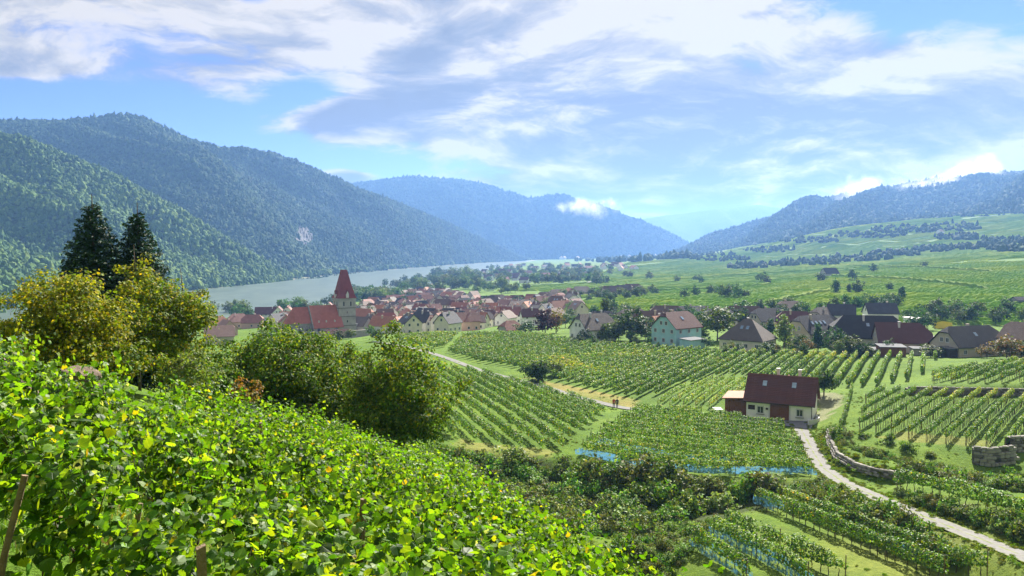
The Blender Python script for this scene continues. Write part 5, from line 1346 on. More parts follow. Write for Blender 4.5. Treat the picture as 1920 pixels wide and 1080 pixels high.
stone_wall('tall grey dry-stone wall holding the right terrace corner', densify([W(1822, 884, 98.0), W(1858, 889, 97.0), W(1905, 886, 97.5)], 0.5), 2.0, sw=0.7, sh=0.36, lean=0.25)
stone_wall('low dark dry-stone wall behind the sunny terrace', densify([W(1702, 740, 136.3), W(1760, 741, 135.8), W(1840, 743, 135.2), W(1935, 745, 134.6)], 1.0), 1.0, sw=0.9, sh=0.45, dark=True)
stone_wall('dark terrace wall at the right edge of the view', densify([W(1897, 866, 100.5), W(1935, 862, 101)], 0.5), 1.9, sw=0.7, sh=0.4, dark=True)

# ------------------------------------------------------------------ trees
GREEN = ([(0.035, 0.085, 0.012), (0.06, 0.125, 0.016), (0.10, 0.17, 0.024), (0.17, 0.21, 0.03)], [0.3, 0.4, 0.22, 0.08])
DEEP = ([(0.022, 0.058, 0.012), (0.04, 0.085, 0.016), (0.07, 0.12, 0.022)], [0.45, 0.4, 0.15])
WALNUT = ([(0.04, 0.095, 0.012), (0.07, 0.14, 0.016), (0.14, 0.20, 0.02), (0.22, 0.24, 0.025)], [0.32, 0.36, 0.23, 0.09])
GOLD = ([(0.085, 0.125, 0.012), (0.16, 0.19, 0.016), (0.26, 0.255, 0.02), (0.36, 0.30, 0.022)], [0.32, 0.36, 0.24, 0.08])
OLIVE = ([(0.065, 0.115, 0.013), (0.11, 0.165, 0.017), (0.18, 0.205, 0.022), (0.30, 0.25, 0.022)], [0.34, 0.38, 0.21, 0.07])
COPPER = ([(0.035, 0.012, 0.018), (0.06, 0.02, 0.022), (0.09, 0.035, 0.028)], [0.4, 0.4, 0.2])
RUST = ([(0.10, 0.10, 0.02), (0.17, 0.11, 0.025), (0.22, 0.10, 0.03)], [0.4, 0.4, 0.2])
PALE = ([(0.08, 0.13, 0.035), (0.12, 0.17, 0.05), (0.16, 0.20, 0.07)], [0.35, 0.4, 0.25])

def crown_np(rx, ry, rz, zc, ncl, per, lsize, clr, pal, seed, lower=-0.75, squash=0.75, cone=0.0):
    """leaf clumps spread through an uneven ellipsoid; returns V, F, tint, clump centres"""
    rg = np.random.default_rng(seed)
    d = unit(rg.normal(size=(ncl * 3, 3))); d = d[d[:, 2] > lower][:ncl]
    r = rg.random(len(d)) ** 0.42
    lump = 1 + 0.34 * fbm(d[:, 0] * 2.1 + seed, d[:, 1] * 2.1 + d[:, 2] * 1.7, seed, 3)
    C = d * (r * lump)[:, None] * np.array((rx, ry, rz))
    if cone: C[:, :2] *= np.clip(1.05 - cone * (C[:, 2] / rz * 0.5 + 0.5), 0.08, 1)[:, None]
    C[:, 2] += zc
    k = np.repeat(np.arange(len(C)), per)
    od = unit(rg.normal(size=(len(k), 3)) + np.array((0, 0, 0.35)))
    off = od * ((0.45 + 0.75 * rg.random(len(k))) * clr * 1.5)[:, None] * np.array((1, 1, squash)) * (0.65 + 0.7 * rg.random(len(C)))[k][:, None]
    P = C[k] + off
    out = unit(P - np.array((0, 0, zc - rz * 0.3))) * 0.6 + od * 1.1 + np.array((0, 0, 0.3))
    V, F = leaf_quads(P, lsize * (0.65 + 0.7 * rg.random(len(P))), out, 0.8, 0.75, rg)
    T = tints(len(P), *pal, rg=rg) * (0.78 + 0.44 * rg.random(len(C)))[k][:, None]
    return V, F, np.repeat(np.clip(T, 0.004, 0.85), 4, 0), C
def limbs(C, base_z, h0, r0, zc, seed, n=9, mat='bark', spread=0.5):
    rd = random.Random(seed); mb = MB()
    bend = (rd.uniform(-.15, .15), rd.uniform(-.15, .15))
    top = (bend[0] * 3, bend[1] * 3, zc + 0.35 * (zc - base_z))
    mb.tube([(0, 0, base_z - 0.3), (bend[0], bend[1], base_z + h0 * 0.5), (bend[0] * 1.4, bend[1] * 1.4, base_z + h0), ((top[0] + bend[0]) / 2, (top[1] + bend[1]) / 2, (base_z + h0 + top[2]) / 2), top], [r0 * 1.25, r0, r0 * 0.85, r0 * 0.5, r0 * 0.15], 7)
    idx = list(range(len(C))); rd.shuffle(idx)
    for i in idx[:n]:
        c = C[i]; z0 = base_z + h0 * rd.uniform(0.7, 1.2); s = Vector((bend[0] * 1.3, bend[1] * 1.3, z0)); e = Vector(c)
        m1 = s.lerp(e, 0.35) + Vector((rd.uniform(-.2, .2), rd.uniform(-.2, .2), 0.12 * (e - s).length)); m2 = s.lerp(e, 0.7) + Vector((rd.uniform(-.2, .2), rd.uniform(-.2, .2), 0.1 * (e - s).length))
        mb.tube([s, m1, m2, e], [r0 * 0.5, r0 * 0.34, r0 * 0.2, r0 * 0.07], 5, cap=False)
        for q in range(2):
            e2 = m2 + Vector((rd.gauss(0, 1), rd.gauss(0, 1), rd.gauss(0.2, .6))) * (e - m2).length * 0.9
            mb.tube([m2, m2.lerp(e2, 0.5) + Vector((0, 0, 0.05)), e2], [r0 * 0.18, r0 * 0.12, r0 * 0.04], 4, cap=False)
    return mb.mesh('trunk', M[mat], smooth=True)
def near_tree(name, label, cat, px, pyc, D, rx, rz, pal, ncl, per, lsize, clr, seed, group=None, ry=None, trunk_r=0.16, lower=-0.8, mat='tree_leaf', h0=None):
    """px, pyc: where the crown's middle shows in the photo"""
    c = W(px, pyc, D); g = float(H(c[0], c[1])); zc = c[2] - g
    root = empty(name, (c[0], c[1], g)); tag(root, label, cat, group)
    V, F, T, C = crown_np(rx, ry or rx * 0.9, rz, zc, ncl, per, lsize, clr, pal, seed, lower)
    V[:, 2] = np.maximum(V[:, 2], 0.05)
    obj('trunk', limbs(C, 0, h0 if h0 else max(0.4, (zc - rz * 0.7)), trunk_r, zc, seed, 12), root)
    obj('crown', mesh_np('crown', V, F, (M[mat],), tint=T), root)
    return root
near_tree('autumn_shrub', 'large golden-yellow shrub tree at the left edge above the vines', 'shrub', 124, 612, 25, 1.95, 1.7, GOLD, 150, 130, 0.11, 0.30, 11, trunk_r=0.07, lower=-1.0)
near_tree('autumn_tree', 'olive and yellow fruit tree between golden shrub and walnut trees', 'tree', 302, 622, 31, 2.1, 1.9, OLIVE, 120, 120, 0.12, 0.33, 12, trunk_r=0.09, lower=-1.0)
near_tree('autumn_tree', 'thin tree with yellow upper leaves in front of the right conifer', 'tree', 258, 530, 35, 0.8, 1.35, GOLD, 34, 40, 0.14, 0.22, 13, trunk_r=0.06)
near_tree('fruit_tree', 'small tree with a leafy branch reaching out over the river', 'tree', 352, 572, 33, 0.95, 0.6, OLIVE, 30, 45, 0.13, 0.18, 14, trunk_r=0.06)
near_tree('walnut_tree', 'dark green walnut tree left of the three, below the church', 'tree', 515, 712, 42, 3.75, 2.6, WALNUT, 150, 190, 0.155, 0.50, 15, 'walnut trees below the near vines')
near_tree('walnut_tree', 'middle walnut tree with shaded crown, below the church', 'tree', 632, 726, 45, 3.3, 2.35, DEEP if False else WALNUT, 110, 170, 0.155, 0.50, 16, 'walnut trees below the near vines')
near_tree('walnut_tree', 'yellow-green walnut tree with visible limbs beside the lane vineyard', 'tree', 752, 752, 40, 3.15, 3.15, ([(0.05, 0.11, 0.012), (0.09, 0.165, 0.016), (0.16, 0.22, 0.02), (0.27, 0.26, 0.025)], [0.32, 0.40, 0.22, 0.06]), 140, 170, 0.15, 0.44, 17, 'walnut trees below the near vines')
near_tree('shrub', 'green bush at the foot of the yellow-green walnut tree', 'shrub', 742, 822, 38.5, 2.5, 1.1, WALNUT, 70, 110, 0.14, 0.36, 25, trunk_r=0.05, lower=-1)
near_tree('shrub', 'green bush filling the gap between the left and middle walnut trees', 'shrub', 600, 770, 41, 2.2, 1.2, WALNUT, 60, 110, 0.14, 0.36, 26, trunk_r=0.05, lower=-1)
near_tree('shrub', 'light green shrub between the near vines and walnut trees', 'shrub', 352, 700, 24, 1.0, 0.7, PALE, 34, 50, 0.11, 0.18, 18, trunk_r=0.03, lower=-1)
near_tree('shrub', 'fresh green bush behind the vine rows by the rock', 'shrub', 400, 712, 26, 0.9, 0.8, GREEN, 34, 50, 0.11, 0.18, 19, trunk_r=0.03, lower=-1)
near_tree('shrub', 'reddish-brown low shrub under the walnut trees', 'shrub', 448, 738, 30, 1.1, 0.55, RUST, 30, 50, 0.12, 0.18, 20, trunk_r=0.03, lower=-1)
near_tree('shrub', 'green undergrowth bush below the golden shrub', 'shrub', 235, 672, 24, 1.1, 0.6, OLIVE, 34, 50, 0.11, 0.18, 21, trunk_r=0.03, lower=-1)
near_tree('shrub', 'dark round bush standing alone at the lane junction', 'shrub', 1008, 696, 166, 3.3, 2.0, DEEP, 60, 40, 0.42, 0.6, 22, trunk_r=0.12, lower=-1)
near_tree('shrub', 'grey-green bush beside the dark bush at the lane junction', 'shrub', 1042, 690, 172, 2.0, 1.3, PALE, 34, 36, 0.4, 0.5, 23, trunk_r=0.1, lower=-1)
near_tree('fruit_tree', 'dark small tree behind the gable of the cellar house', 'tree', 1545, 716, 141, 2.2, 2.0, DEEP, 50, 40, 0.34, 0.5, 24, trunk_r=0.12)
for i, (px, py, D, r, lab) in enumerate([(1667, 826, 104, 0.9, 'leftmost young fruit tree on the bank below the sunny terrace'), (1622, 822, 108, 0.7, 'small slender tree on the bank by the dry-stone wall'), (1700, 840, 100.5, 1.0, 'right young fruit tree on the bank below the sunny terrace'), (1745, 856, 97.5, 0.7, 'pale flowering shrub on the shaded bank')]):
    near_tree('young_tree', lab, 'tree', px, py, D, r, r * 0.9, PALE if i == 3 else GREEN, 26, 34, 0.2, 0.26, 30 + i, 'young trees on the terrace bank', trunk_r=0.05)

def conifer(label, px, pyt, D, radius, seed):
    t = W(px, pyt, D); g = float(H(t[0], t[1])); h = t[2] - g; rg = np.random.default_rng(seed)
    root = empty('spruce_tree', (t[0], t[1], g)); tag(root, label, 'tree', 'dark conifers behind the golden shrub')
    obj('trunk', MB().tube([(0, 0, -0.3), (0.03, 0, h * 0.5), (0, 0, h)], [0.2, 0.12, 0.02], 7).mesh('trunk', M['bark']), root)
    Cs, Bs, S = [], [], []
    nb = 330
    for k in range(nb):
        f = 0.06 + 0.94 * (k / nb) ** 0.85; z = h * (1 - 0.0) * (1 - f * 0.93); L = radius * (f ** 0.8) * rg.uniform(0.72, 1.12); a = k * 2.399 + rg.normal() * 0.25
        n = int(14 + L * 42); s = rg.random(n) ** 0.7
        droop = -0.30 * s * L + 0.22 * (s ** 2) * L
        lat = rg.normal(size=n) * 0.20 * L * (0.25 + s * (1.15 - s) * 1.6)
        x = math.cos(a) * s * L - math.sin(a) * lat; y = math.sin(a) * s * L + math.cos(a) * lat
        Cs.append(np.stack([x, y, z + droop - abs(lat) * 0.35 + rg.normal(size=n) * 0.05], 1)); S.append(np.full(n, 0.20 + 0.07 * f))
        Bs.append(np.tile((math.cos(a) * 0.4, math.sin(a) * 0.4, 1.0), (n, 1)))
    C = np.concatenate(Cs); V, F = leaf_quads(C, np.concatenate(S) * (0.7 + 0.6 * rg.random(len(C))), np.concatenate(Bs), 0.45, 0.42, rg)
    T = np.repeat(tints(len(C), [(0.010, 0.034, 0.010), (0.018, 0.052, 0.014), (0.032, 0.078, 0.018)], [0.45, 0.4, 0.15], rg=rg), 4, 0)
    obj('crown', mesh_np('crown', V, F, (M['needle'],), tint=T), root)
conifer('left dark conifer with pointed top behind the golden shrub', 172, 364, 44, 3.7, 51)
conifer('right dark conifer with slender tip behind the golden shrub', 257, 380, 46, 3.9, 52)
conifer('small conifer mostly hidden behind the golden shrub', 128, 478, 47, 2.2, 53)

# shared crowns for village, river and valley trees (unit: metres at scale 1 = 8 m tall)
kinds = {}
def far_kind(key, rx, rz, zc, pal, cone=0.0, n=4, ncl=64, per=17, ls=0.62, clr=0.62):
    L = []
    for k in range(n):
        V, F, T, C = crown_np(rx, rx, rz, zc, ncl, per, ls, clr, pal, hash(key) % 97 + k if False else sum(map(ord, key)) + k, -0.85, 0.8, cone)
        L.append((mesh_np('crown', V, F, (M['tree_far'],), tint=T), limbs(C, 0, max(0.8, zc - rz * 0.8), 0.16, zc, k, 4)))
    kinds[key] = L
far_kind('round', 3.5, 3.5, 4.3, GREEN, n=5)
far_kind('dark', 3.4, 3.5, 4.2, DEEP, n=5)
far_kind('pale', 3.0, 3.3, 4.7, PALE, n=5)
far_kind('tall', 1.7, 3.8, 4.3, GREEN, 0.35, n=3)
far_kind('cone', 2.2, 3.8, 4.2, DEEP, 0.9, n=3)
far_kind('bright', 2.3, 3.6, 4.3, ([(0.09, 0.18, 0.02), (0.14, 0.24, 0.028), (0.2, 0.28, 0.035)], [.3, .4, .3]), 0.55, n=2, ncl=70, ls=0.5)
far_kind('copper', 3.4, 3.5, 4.2, COPPER, n=2)
far_kind('rust', 3.3, 3.2, 4.0, RUST, n=2)
def far_tree(key, x, y, h, wd, label, group, name=None, cat='tree'):
    root = empty(name or {'tall': 'poplar_tree', 'cone': 'conifer_tree', 'copper': 'copper_beech'}.get(key, 'broadleaf_tree'), (x, y, float(H(x, y))), random.random() * 6.28); tag(root, label, cat, group)
    c, t = random.choice(kinds[key]); s = h / 8.0
    obj('trunk', t, root, None, None, (s, s, s)); obj('crown', c, root, None, None, (s * wd, s * wd, s))
for (px, py, D, h, wd, key, lab) in [
    (1183, 640, 247, 9.5, 1.15, 'dark', 'large round dark tree left of the turquoise house'), (1345, 642, 248, 10.5, 1.25, 'round', 'large spreading tree between turquoise and cream houses'), (1470, 658, 226, 8.5, 0.95, 'bright', 'bright green conical tree beside the cream hipped house'),
    (1533, 660, 219, 6.5, 0.9, 'cone', 'dark conifer in front of the skylight house'), (1567, 660, 217, 6.0, 1.1, 'dark', 'dark bushy tree left of the black-roofed barn'), (1503, 662, 217, 4.6, 1.1, 'dark', 'low dark tree between bright conical tree and conifer'),
    (1022, 630, 272, 8.5, 1.0, 'copper', 'dark purple copper beech beyond the wide vineyard'), (1043, 626, 282, 8.2, 0.75, 'rust', 'reddish tree beside the copper beech'), (985, 630, 276, 4.4, 1.6, 'dark', 'dark hedge-like bush by the small hut'),
    (1133, 606, 310, 10, 0.75, 'tall', 'tall slender tree left of the brown-roofed houses'), (1100, 632, 262, 5.0, 1.2, 'round', 'low green tree in front of the white house'), (1143, 636, 246, 5.5, 1.2, 'round', 'bushy tree right of the white house'), (1160, 634, 250, 6.0, 1.0, 'pale', 'pale tree between white house and large round tree'),
    (1886, 672, 184, 5.2, 1.25, 'rust', 'brownish-green bush tree right of the dark-roofed house'), (1850, 672, 188, 3.0, 1.3, 'rust', 'low rusty shrub before the dark-roofed house'), (1592, 670, 204, 4.6, 1.3, 'round', 'green garden bush before the black-roofed barn'), (1620, 671, 202, 3.2, 1.4, 'round', 'low green bush beside the pale-roofed shelter'), (1745, 672, 196, 2.8, 1.6, 'round', 'low shrubbery between shed and dark porch'),
    (1060, 606, 330, 6, 1.1, 'round', 'tree at the end of the village by the vineyard track'), (1325, 650, 228, 3.2, 1.2, 'dark', 'dark shrub at the right corner of the turquoise house'), (1437, 664, 212, 3.0, 1.5, 'dark', 'dark clipped shrubs before the cream hipped house'), (1385, 664, 214, 2.6, 1.3, 'dark', 'small dark shrub at the cream hipped house wall'), (1210, 636, 250, 3.6, 1.3, 'round', 'low tree beside parked things left of turquoise house'),
    (1720, 618, 270, 6.5, 1.0, 'dark', 'dark tree behind the red-brown house'), (1740, 616, 280, 5.5, 1.1, 'dark', 'second dark tree behind the red-brown house'), (1465, 606, 318, 6, 1.0, 'dark', 'dark tree rising behind the second line of houses'), (1560, 600, 330, 5, 1.1, 'pale', 'pale tree by the white house behind the barn'), (1390, 600, 340, 7, 1.1, 'dark', 'dark tree above the mottled brown roof'), (1905, 668, 190, 4.0, 1.3, 'dark', 'dark bush at the right edge before the yellow house')]:
    p = W(px, py, D); far_tree(key, p[0], p[1], h * 1.12, wd * 1.08, lab, 'garden trees around the vineyard houses')
leafy_col = bpy.data.collections.new('leafy_crown_source')
for key in ('dark', 'dark', 'round', 'pale'):
    for c_, t_ in kinds[key][:3]: leafy_col.objects.link(bpy.data.objects.new('leafy_crown', c_))
leafy_ng = scatter_tree('leafy_scatter', leafy_col)
def tree_mass(name, label, L, hr, jitter=8, d0=250):
    P, S = [], []
    for px, py in L:
        p = hit(px, py, d0=d0); x, y = p[0] + random.gauss(0, jitter), p[1] + random.gauss(0, jitter * 1.5); h = random.uniform(*hr) / 8
        P.append((x, y, float(H(x, y)) - 0.3)); S.append((h * random.uniform(0.85, 1.25), h * random.uniform(0.85, 1.25), h))
    scatter(name, P, S, leafy_ng, label)
def tree_line(L, group, phrase, keys, hr, jitter=8, d0=250, name=None):
    P = []
    for px, py in L:
        p = hit(px, py, d0=d0); P.append((p[0] + random.gauss(0, jitter), p[1] + random.gauss(0, jitter * 1.5)))
    P.sort(key=lambda q: q[0] / q[1])
    for i, (x, y) in enumerate(P):
        k = random.choice(keys)
        far_tree(k, x, y, random.uniform(*hr), random.uniform(0.85, 1.25), f'{ordinal(i + 1)} {"shrub" if name else "tree"} from the left {phrase}', group, name, 'shrub' if name else 'tree')
rd = lambda a, b, n, y0, y1: [(a + (b - a) * (i + random.random()) / n, random.uniform(y0, y1)) for i in range(n)]
tree_line(rd(1110, 1330, 14, 622, 640), 'hedge trees by the white and turquoise houses', 'between the white house and the big spreading tree', ['dark', 'round', 'dark'], (4.5, 8), 3, 200)
tree_line(rd(1420, 1640, 12, 622, 652), 'hedge trees between the right-hand houses', 'between the cream hipped house and the barn', ['dark', 'round', 'dark', 'cone'], (4, 7), 3, 200)
tree_line(rd(1085, 1330, 22, 640, 652), 'garden shrubs along the left edge of the houses', 'in the garden shrubs from white house to turquoise house', ['dark', 'round', 'dark', 'pale'], (2.2, 4.4), 2, 180, 'garden_shrub')
tree_line(rd(1335, 1910, 40, 660, 671), 'garden shrubs along the right edge of the houses', 'in the garden shrubs right of the turquoise house', ['dark', 'round', 'dark', 'pale', 'rust'], (2.0, 4.2), 2, 150, 'garden_shrub')
tree_line(rd(1200, 1560, 22, 600, 616), 'trees amid the second line of houses', 'amid the second line of houses', ['dark', 'round', 'dark'], (5, 8.5), 4, 240)
tree_line(rd(355, 470, 15, 588, 602), 'trees on the near river bank', 'on the near river bank before the orange roofs', ['pale', 'round', 'pale', 'tall'], (9, 14), 6)
tree_line(rd(525, 585, 7, 582, 592), 'riverside trees behind the church', 'in the clump behind the white riverside building', ['pale', 'round'], (10, 15), 6)
tree_line(rd(600, 650, 5, 572, 580), 'riverside trees left of the spire', 'in the short line just left of the spire', ['pale', 'round', 'dark'], (9, 13), 6)
tree_mass('woodland', 'leafy wood between river and village', rd(655, 745, 40, 553, 572), (11, 17), 8)
tree_mass('woodland', 'belt of trees along the river road beyond the village', rd(745, 900, 60, 528, 548), (13, 19), 14)
tree_line(rd(815, 900, 14, 518, 528), 'tall trees at the river bend', 'in the tall grove at the river bend', ['dark', 'pale', 'dark'], (18, 26), 14)
tree_mass('woodland', 'trees among the houses of the far village', rd(905, 1150, 130, 501, 534), (9, 17), 18, 700)
tree_line(rd(880, 980, 22, 540, 556), 'orchard trees beyond the village', 'in the orchards just beyond the village', ['dark', 'round', 'pale'], (6, 11), 10)
tree_line(rd(680, 1080, 34, 560, 606), 'trees between the village roofs', 'between the village roofs', ['dark', 'round', 'dark', 'pale'], (6, 9.5), 4)
tree_line(rd(1065, 1235, 34, 548, 566), 'bushes around the farmhouses', 'in the bushes around the valley farmhouses', ['dark', 'pale', 'dark', 'round'], (4.5, 8), 7)
tree_line(rd(1095, 1190, 15, 588, 606), 'trees at the right end of the village', 'at the right end of the village below the slope', ['round', 'dark', 'pale'], (5, 8), 5)
tree_line(rd(1310, 1385, 12, 552, 562), 'orchard clump in the valley vineyards', 'in the orchard clump amid the valley vineyards', ['dark', 'round'], (5, 8.5), 8)
tree_line(rd(1585, 1690, 14, 572, 584), 'orchard behind the white house', 'in the orchard row on the slope behind the white house', ['dark', 'round'], (5, 7.5), 5)
tree_line([(1598, 552), (1610, 553), (1680, 548), (1698, 562), (1575, 553)], 'lone trees by the slope lane', 'by the field lane on the slope', ['dark', 'tall'], (6, 9), 2)
tree_line(rd(1705, 1880, 22, 590, 606), 'trees at the foot of the right slope', 'in the tree belt at the foot of the right slope', ['dark', 'round', 'dark'], (4.5, 7.5), 4)
tree_line(rd(1400, 1540, 10, 582, 592), 'trees behind the second line of houses', 'behind the second line of houses', ['dark', 'round'], (4.5, 7), 5)
tree_line([(1745, 502), (1640, 512), (1540, 530), (1585, 528), (1425, 530), (1440, 534), (1270, 530), (1300, 528), (1310, 532)], 'single trees in the valley vineyards', 'standing alone in the valley vineyards', ['dark', 'round'], (7, 11), 4)
def wood(name, label, zones, n, rad, d0=250):
    P, S = [], []
    for (px, py, rx, ry) in zones:
        for k in range(n):
            a, r = random.random() * 6.283, math.sqrt(random.random())
            p = hit(px + math.cos(a) * r * rx, py + math.sin(a) * r * ry, d0=d0); s = rad * random.uniform(0.6, 1.3)
            P.append((p[0], p[1], p[2] + s * 0.6)); S.append((s, s, s * random.uniform(0.9, 1.4)))
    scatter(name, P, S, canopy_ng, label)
wood('woodland', 'dark copses and hedges on the vineyard slopes', [(1400, 502, 40, 4), (1470, 497, 30, 4), (1540, 494, 60, 5), (1600, 487, 70, 5), (1680, 478, 50, 5), (1350, 487, 60, 4), (1320, 478, 60, 5), (1620, 442, 80, 6), (1520, 452, 60, 5), (1700, 432, 70, 7), (1780, 428, 60, 8), (1840, 465, 60, 6), (1890, 455, 50, 6), (1900, 470, 40, 4), (1440, 470, 50, 5), (1750, 470, 40, 4), (1800, 447, 50, 5)], 55, 4.6)
wood('woodland', 'hazy trees along the foot of the far ridge', [(1000, 480, 60, 3), (1100, 480, 70, 4), (1180, 482, 60, 4), (1250, 484, 50, 3), (1150, 490, 70, 3)], 70, 9.0, 1500)
Pf = resample([(x, y, 0) for x, y in FAR_SHORE], 700)
Pf = offset_line(Pf, -16); Pf[:, :2] += rng.normal(0, 9, (700, 2)); rr_ = 7.5 * (0.6 + 0.7 * rng.random(700)); Pf[:, 2] = 1.5 + rr_ * 0.5
ok = Pf[:, 1] > 700
scatter('riverside_woodland', Pf[ok], np.stack([rr_, rr_, rr_ * 1.15], 1)[ok], light_ng, 'line of rounded trees along the far river bank')

# scrub on the banks: one tangled mass of leafy shrubs
shrub_col = bpy.data.collections.new('scrub_source')
for k in range(6):
    pal = [GREEN, WALNUT, ([(0.06, 0.075, 0.02), (0.09, 0.10, 0.028), (0.13, 0.12, 0.035)], [.4, .4, .2]), GREEN, PALE, ([(0.05, 0.08, 0.018), (0.085, 0.11, 0.025), (0.12, 0.125, 0.03)], [.4, .4, .2])][k]
    V, F, T, C = crown_np(1.0, 1.0, 0.75, 0.55, 30, 16, 0.23, 0.22, pal, 300 + k, -0.9, 0.9); T = T * 1.45
    shrub_col.objects.link(bpy.data.objects.new('scrub_shrub', mesh_np('scrub_shrub', V, F, (M['shrub_leaf'],), tint=T)))
scrub_ng = scatter_tree('scrub_scatter', shrub_col)
def scrub(name, label, poly, n, s0, s1, keep=None, z=0.0):
    Q = np.array([q[:2] for q in poly]); x = rng.uniform(Q[:, 0].min(), Q[:, 0].max(), n * 6); y = rng.uniform(Q[:, 1].min(), Q[:, 1].max(), n * 6)
    m = inside(poly, x, y)
    if keep is not None: m &= keep(x, y)
    x, y = x[m][:n], y[m][:n]; s = s0 + (s1 - s0) * rng.random(len(x)) ** 1.6
    s *= 1 + 0.35 * fbm(x / 5, y / 5, 8, 2)
    scatter(name, np.stack([x, y, H(x, y) + z], 1), np.stack([s, s, s * (0.8 + 0.5 * rng.random(len(x)))], 1), scrub_ng, label)
def road_gap(x, y, d=2.2):
    m = np.ones(len(x), bool)
    for i0 in range(0, len(x), 4000):
        s = slice(i0, i0 + 4000)
        m[s] = np.min(np.hypot(x[s][:, None] - RW[None, :, 0], y[s][:, None] - RW[None, :, 1]), 1) > d
    return m
lipx = LIP[:, :2]
scrub('scrub', 'dark tangled scrub filling the gully bank', [(-9, 76), (2, 72), (10, 75), (15, 78), (18, 83), (27, 89.5), (37, 90.6), (27, 90.8), (15, 94), (7.5, 99.0), (0, 101.5), (-9, 103)], 620, 0.7, 1.75, None, -0.25)
leftroad = offset_line(RW, -2.0)
sel = leftroad[(leftroad[:, 1] < 92) & (leftroad[:, 1] > 52)]
bank = [tuple(p[:2]) for p in sel] + [tuple(low(px, py)[:2]) for px, py in [(1900, 1120), (1815, 1082), (1700, 1040), (1600, 1000), (1500, 950), (1480, 940)]] + [(33, 90)]
scrub('scrub', 'leafy scrub on the bank between farm road and netted terrace', bank, 560, 0.45, 1.25, lambda x, y: road_gap(x, y, 2.9), -0.2)
rightroad = offset_line(RW, 2.1)
sel = rightroad[(rightroad[:, 1] < 89) & (rightroad[:, 1] > 54)]
scrub('scrub', 'weedy low scrub beside the netted terrace', [tuple(W(*q)[:2]) for q in [(1150, 1010, 77), (1260, 985, 80), (1345, 975, 81), (1318, 1010, 74), (1290, 1045, 70), (1260, 1090, 64), (1160, 1090, 64)]], 230, 0.22, 0.7, None, -0.1)
bank2 = [tuple(p[:2]) for p in sel] + [tuple(p[:2] - np.array((0.9, 0.9))) for p in lone[::-1]] 
scrub('scrub', 'low scrub on the bank right of the farm road', bank2, 170, 0.35, 0.9, lambda x, y: road_gap(x, y, 2.2), -0.15)
bank3 = [tuple(W(*q)[:2]) for q in [(1690, 868, 97), (1760, 874, 96), (1830, 892, 93.5), (1930, 900, 91), (1930, 928, 81), (1800, 912, 86), (1690, 903, 90.5)]]
scrub('scrub', 'shaded scrub on the bank below the right stone wall', bank3, 240, 0.4, 1.1, None, -0.2)
bank4 = [tuple(W(*q)[:2]) for q in [(1552, 800, 118), (1575, 806, 116), (1605, 838, 105), (1650, 853, 101), (1700, 866, 98), (1690, 878, 95), (1640, 872, 97), (1590, 850, 103), (1562, 822, 111)]]
scrub('scrub', 'rough grassy weeds above the dry-stone wall', bank4, 150, 0.25, 0.6, None, -0.12)

# weeds and tall grass tufts over the terraces
weed_col = bpy.data.collections.new('weed_source')
for k in range(5):
    rg_ = np.random.default_rng(700 + k); n = 70; a = rg_.random(n) * 6.283; r = rg_.random(n) ** 0.6 * 0.7
    C = np.stack([np.cos(a) * r, np.sin(a) * r, 0.25 + 0.35 * rg_.random(n) * (1 - r * 0.6)], 1)
    V, F = leaf_quads(C, 0.5 * (0.6 + 0.7 * rg_.random(n)), np.stack([np.cos(a) * 0.8, np.sin(a) * 0.8, 0.2 + 0 * a], 1), 0.35, 0.3, rg_)
    pal = [([(0.09, 0.16, 0.012), (0.13, 0.20, 0.016), (0.18, 0.24, 0.022)], [.3, .4, .3]), ([(0.10, 0.15, 0.016), (0.17, 0.20, 0.025), (0.26, 0.24, 0.05)], [.4, .4, .2])][k % 2]
    weed_col.objects.link(bpy.data.objects.new('weed_tuft', mesh_np('weed_tuft', V, F, (M['shrub_leaf'],), tint=np.repeat(tints(n, *pal, rg=rg_), 4, 0))))
weed_ng = scatter_tree('weed_scatter', weed_col)
n = 9000; x = rng.uniform(-10, 62, n); y = rng.uniform(58, 150, n)
px_, py_ = proj(x, y, H(x, y)); k_ = (px_ > 800) & (px_ < 1960) & (py_ > 690) & (py_ < 1120) & road_gap(x, y, 1.5)
dens = fbm(x / 6, y / 6, 77, 3); k_ &= (dens + rng.normal(0, 0.3, n) > 0.35) & ~inside(polyR, x, y)
lane = np.min(np.hypot(x[:, None] - PW_[None, ::2, 0], y[:, None] - PW_[None, ::2, 1]), 1) > 2.0
hx, hy = W(1466, 772, 132.5)[:2]; k_ &= lane & (np.hypot(x - hx, y - hy) > 11)
x, y = x[k_], y[k_]; s_ = 0.10 + 0.20 * rng.random(len(x)) ** 2
scatter('weeds', np.stack([x, y, H(x, y) - 0.03], 1), np.stack([s_ * 1.3, s_ * 1.3, s_], 1), weed_ng, 'tufts of weeds and tall grass on the terraces')
edge = np.concatenate([offset_line(RW, d_)[None] for d_ in (-1.35, 1.35)]).reshape(-1, 3); edge = np.repeat(edge, 5, 0)
edge[:, 0] += rng.normal(0, 0.28, len(edge)); edge[:, 1] += rng.normal(0, 0.5, len(edge)); s_ = 0.14 + 0.3 * rng.random(len(edge)) ** 2
scatter('weeds', np.stack([edge[:, 0], edge[:, 1], H(edge[:, 0], edge[:, 1])], 1), np.stack([s_ * 1.3, s_ * 1.3, s_], 1), weed_ng, 'ragged grass verge along the farm road')
wv = np.repeat(WF, 16, 0); wv[:, :2] += rng.normal(0.5, 0.55, (len(wv), 2)); s_ = 0.2 + 0.5 * rng.random(len(wv)) ** 2
scatter('weeds', np.stack([wv[:, 0], wv[:, 1], H(wv[:, 0], wv[:, 1]) + 0.05], 1), np.stack([s_, s_, s_], 1), weed_ng, 'grass overgrowing the rough dry-stone wall')

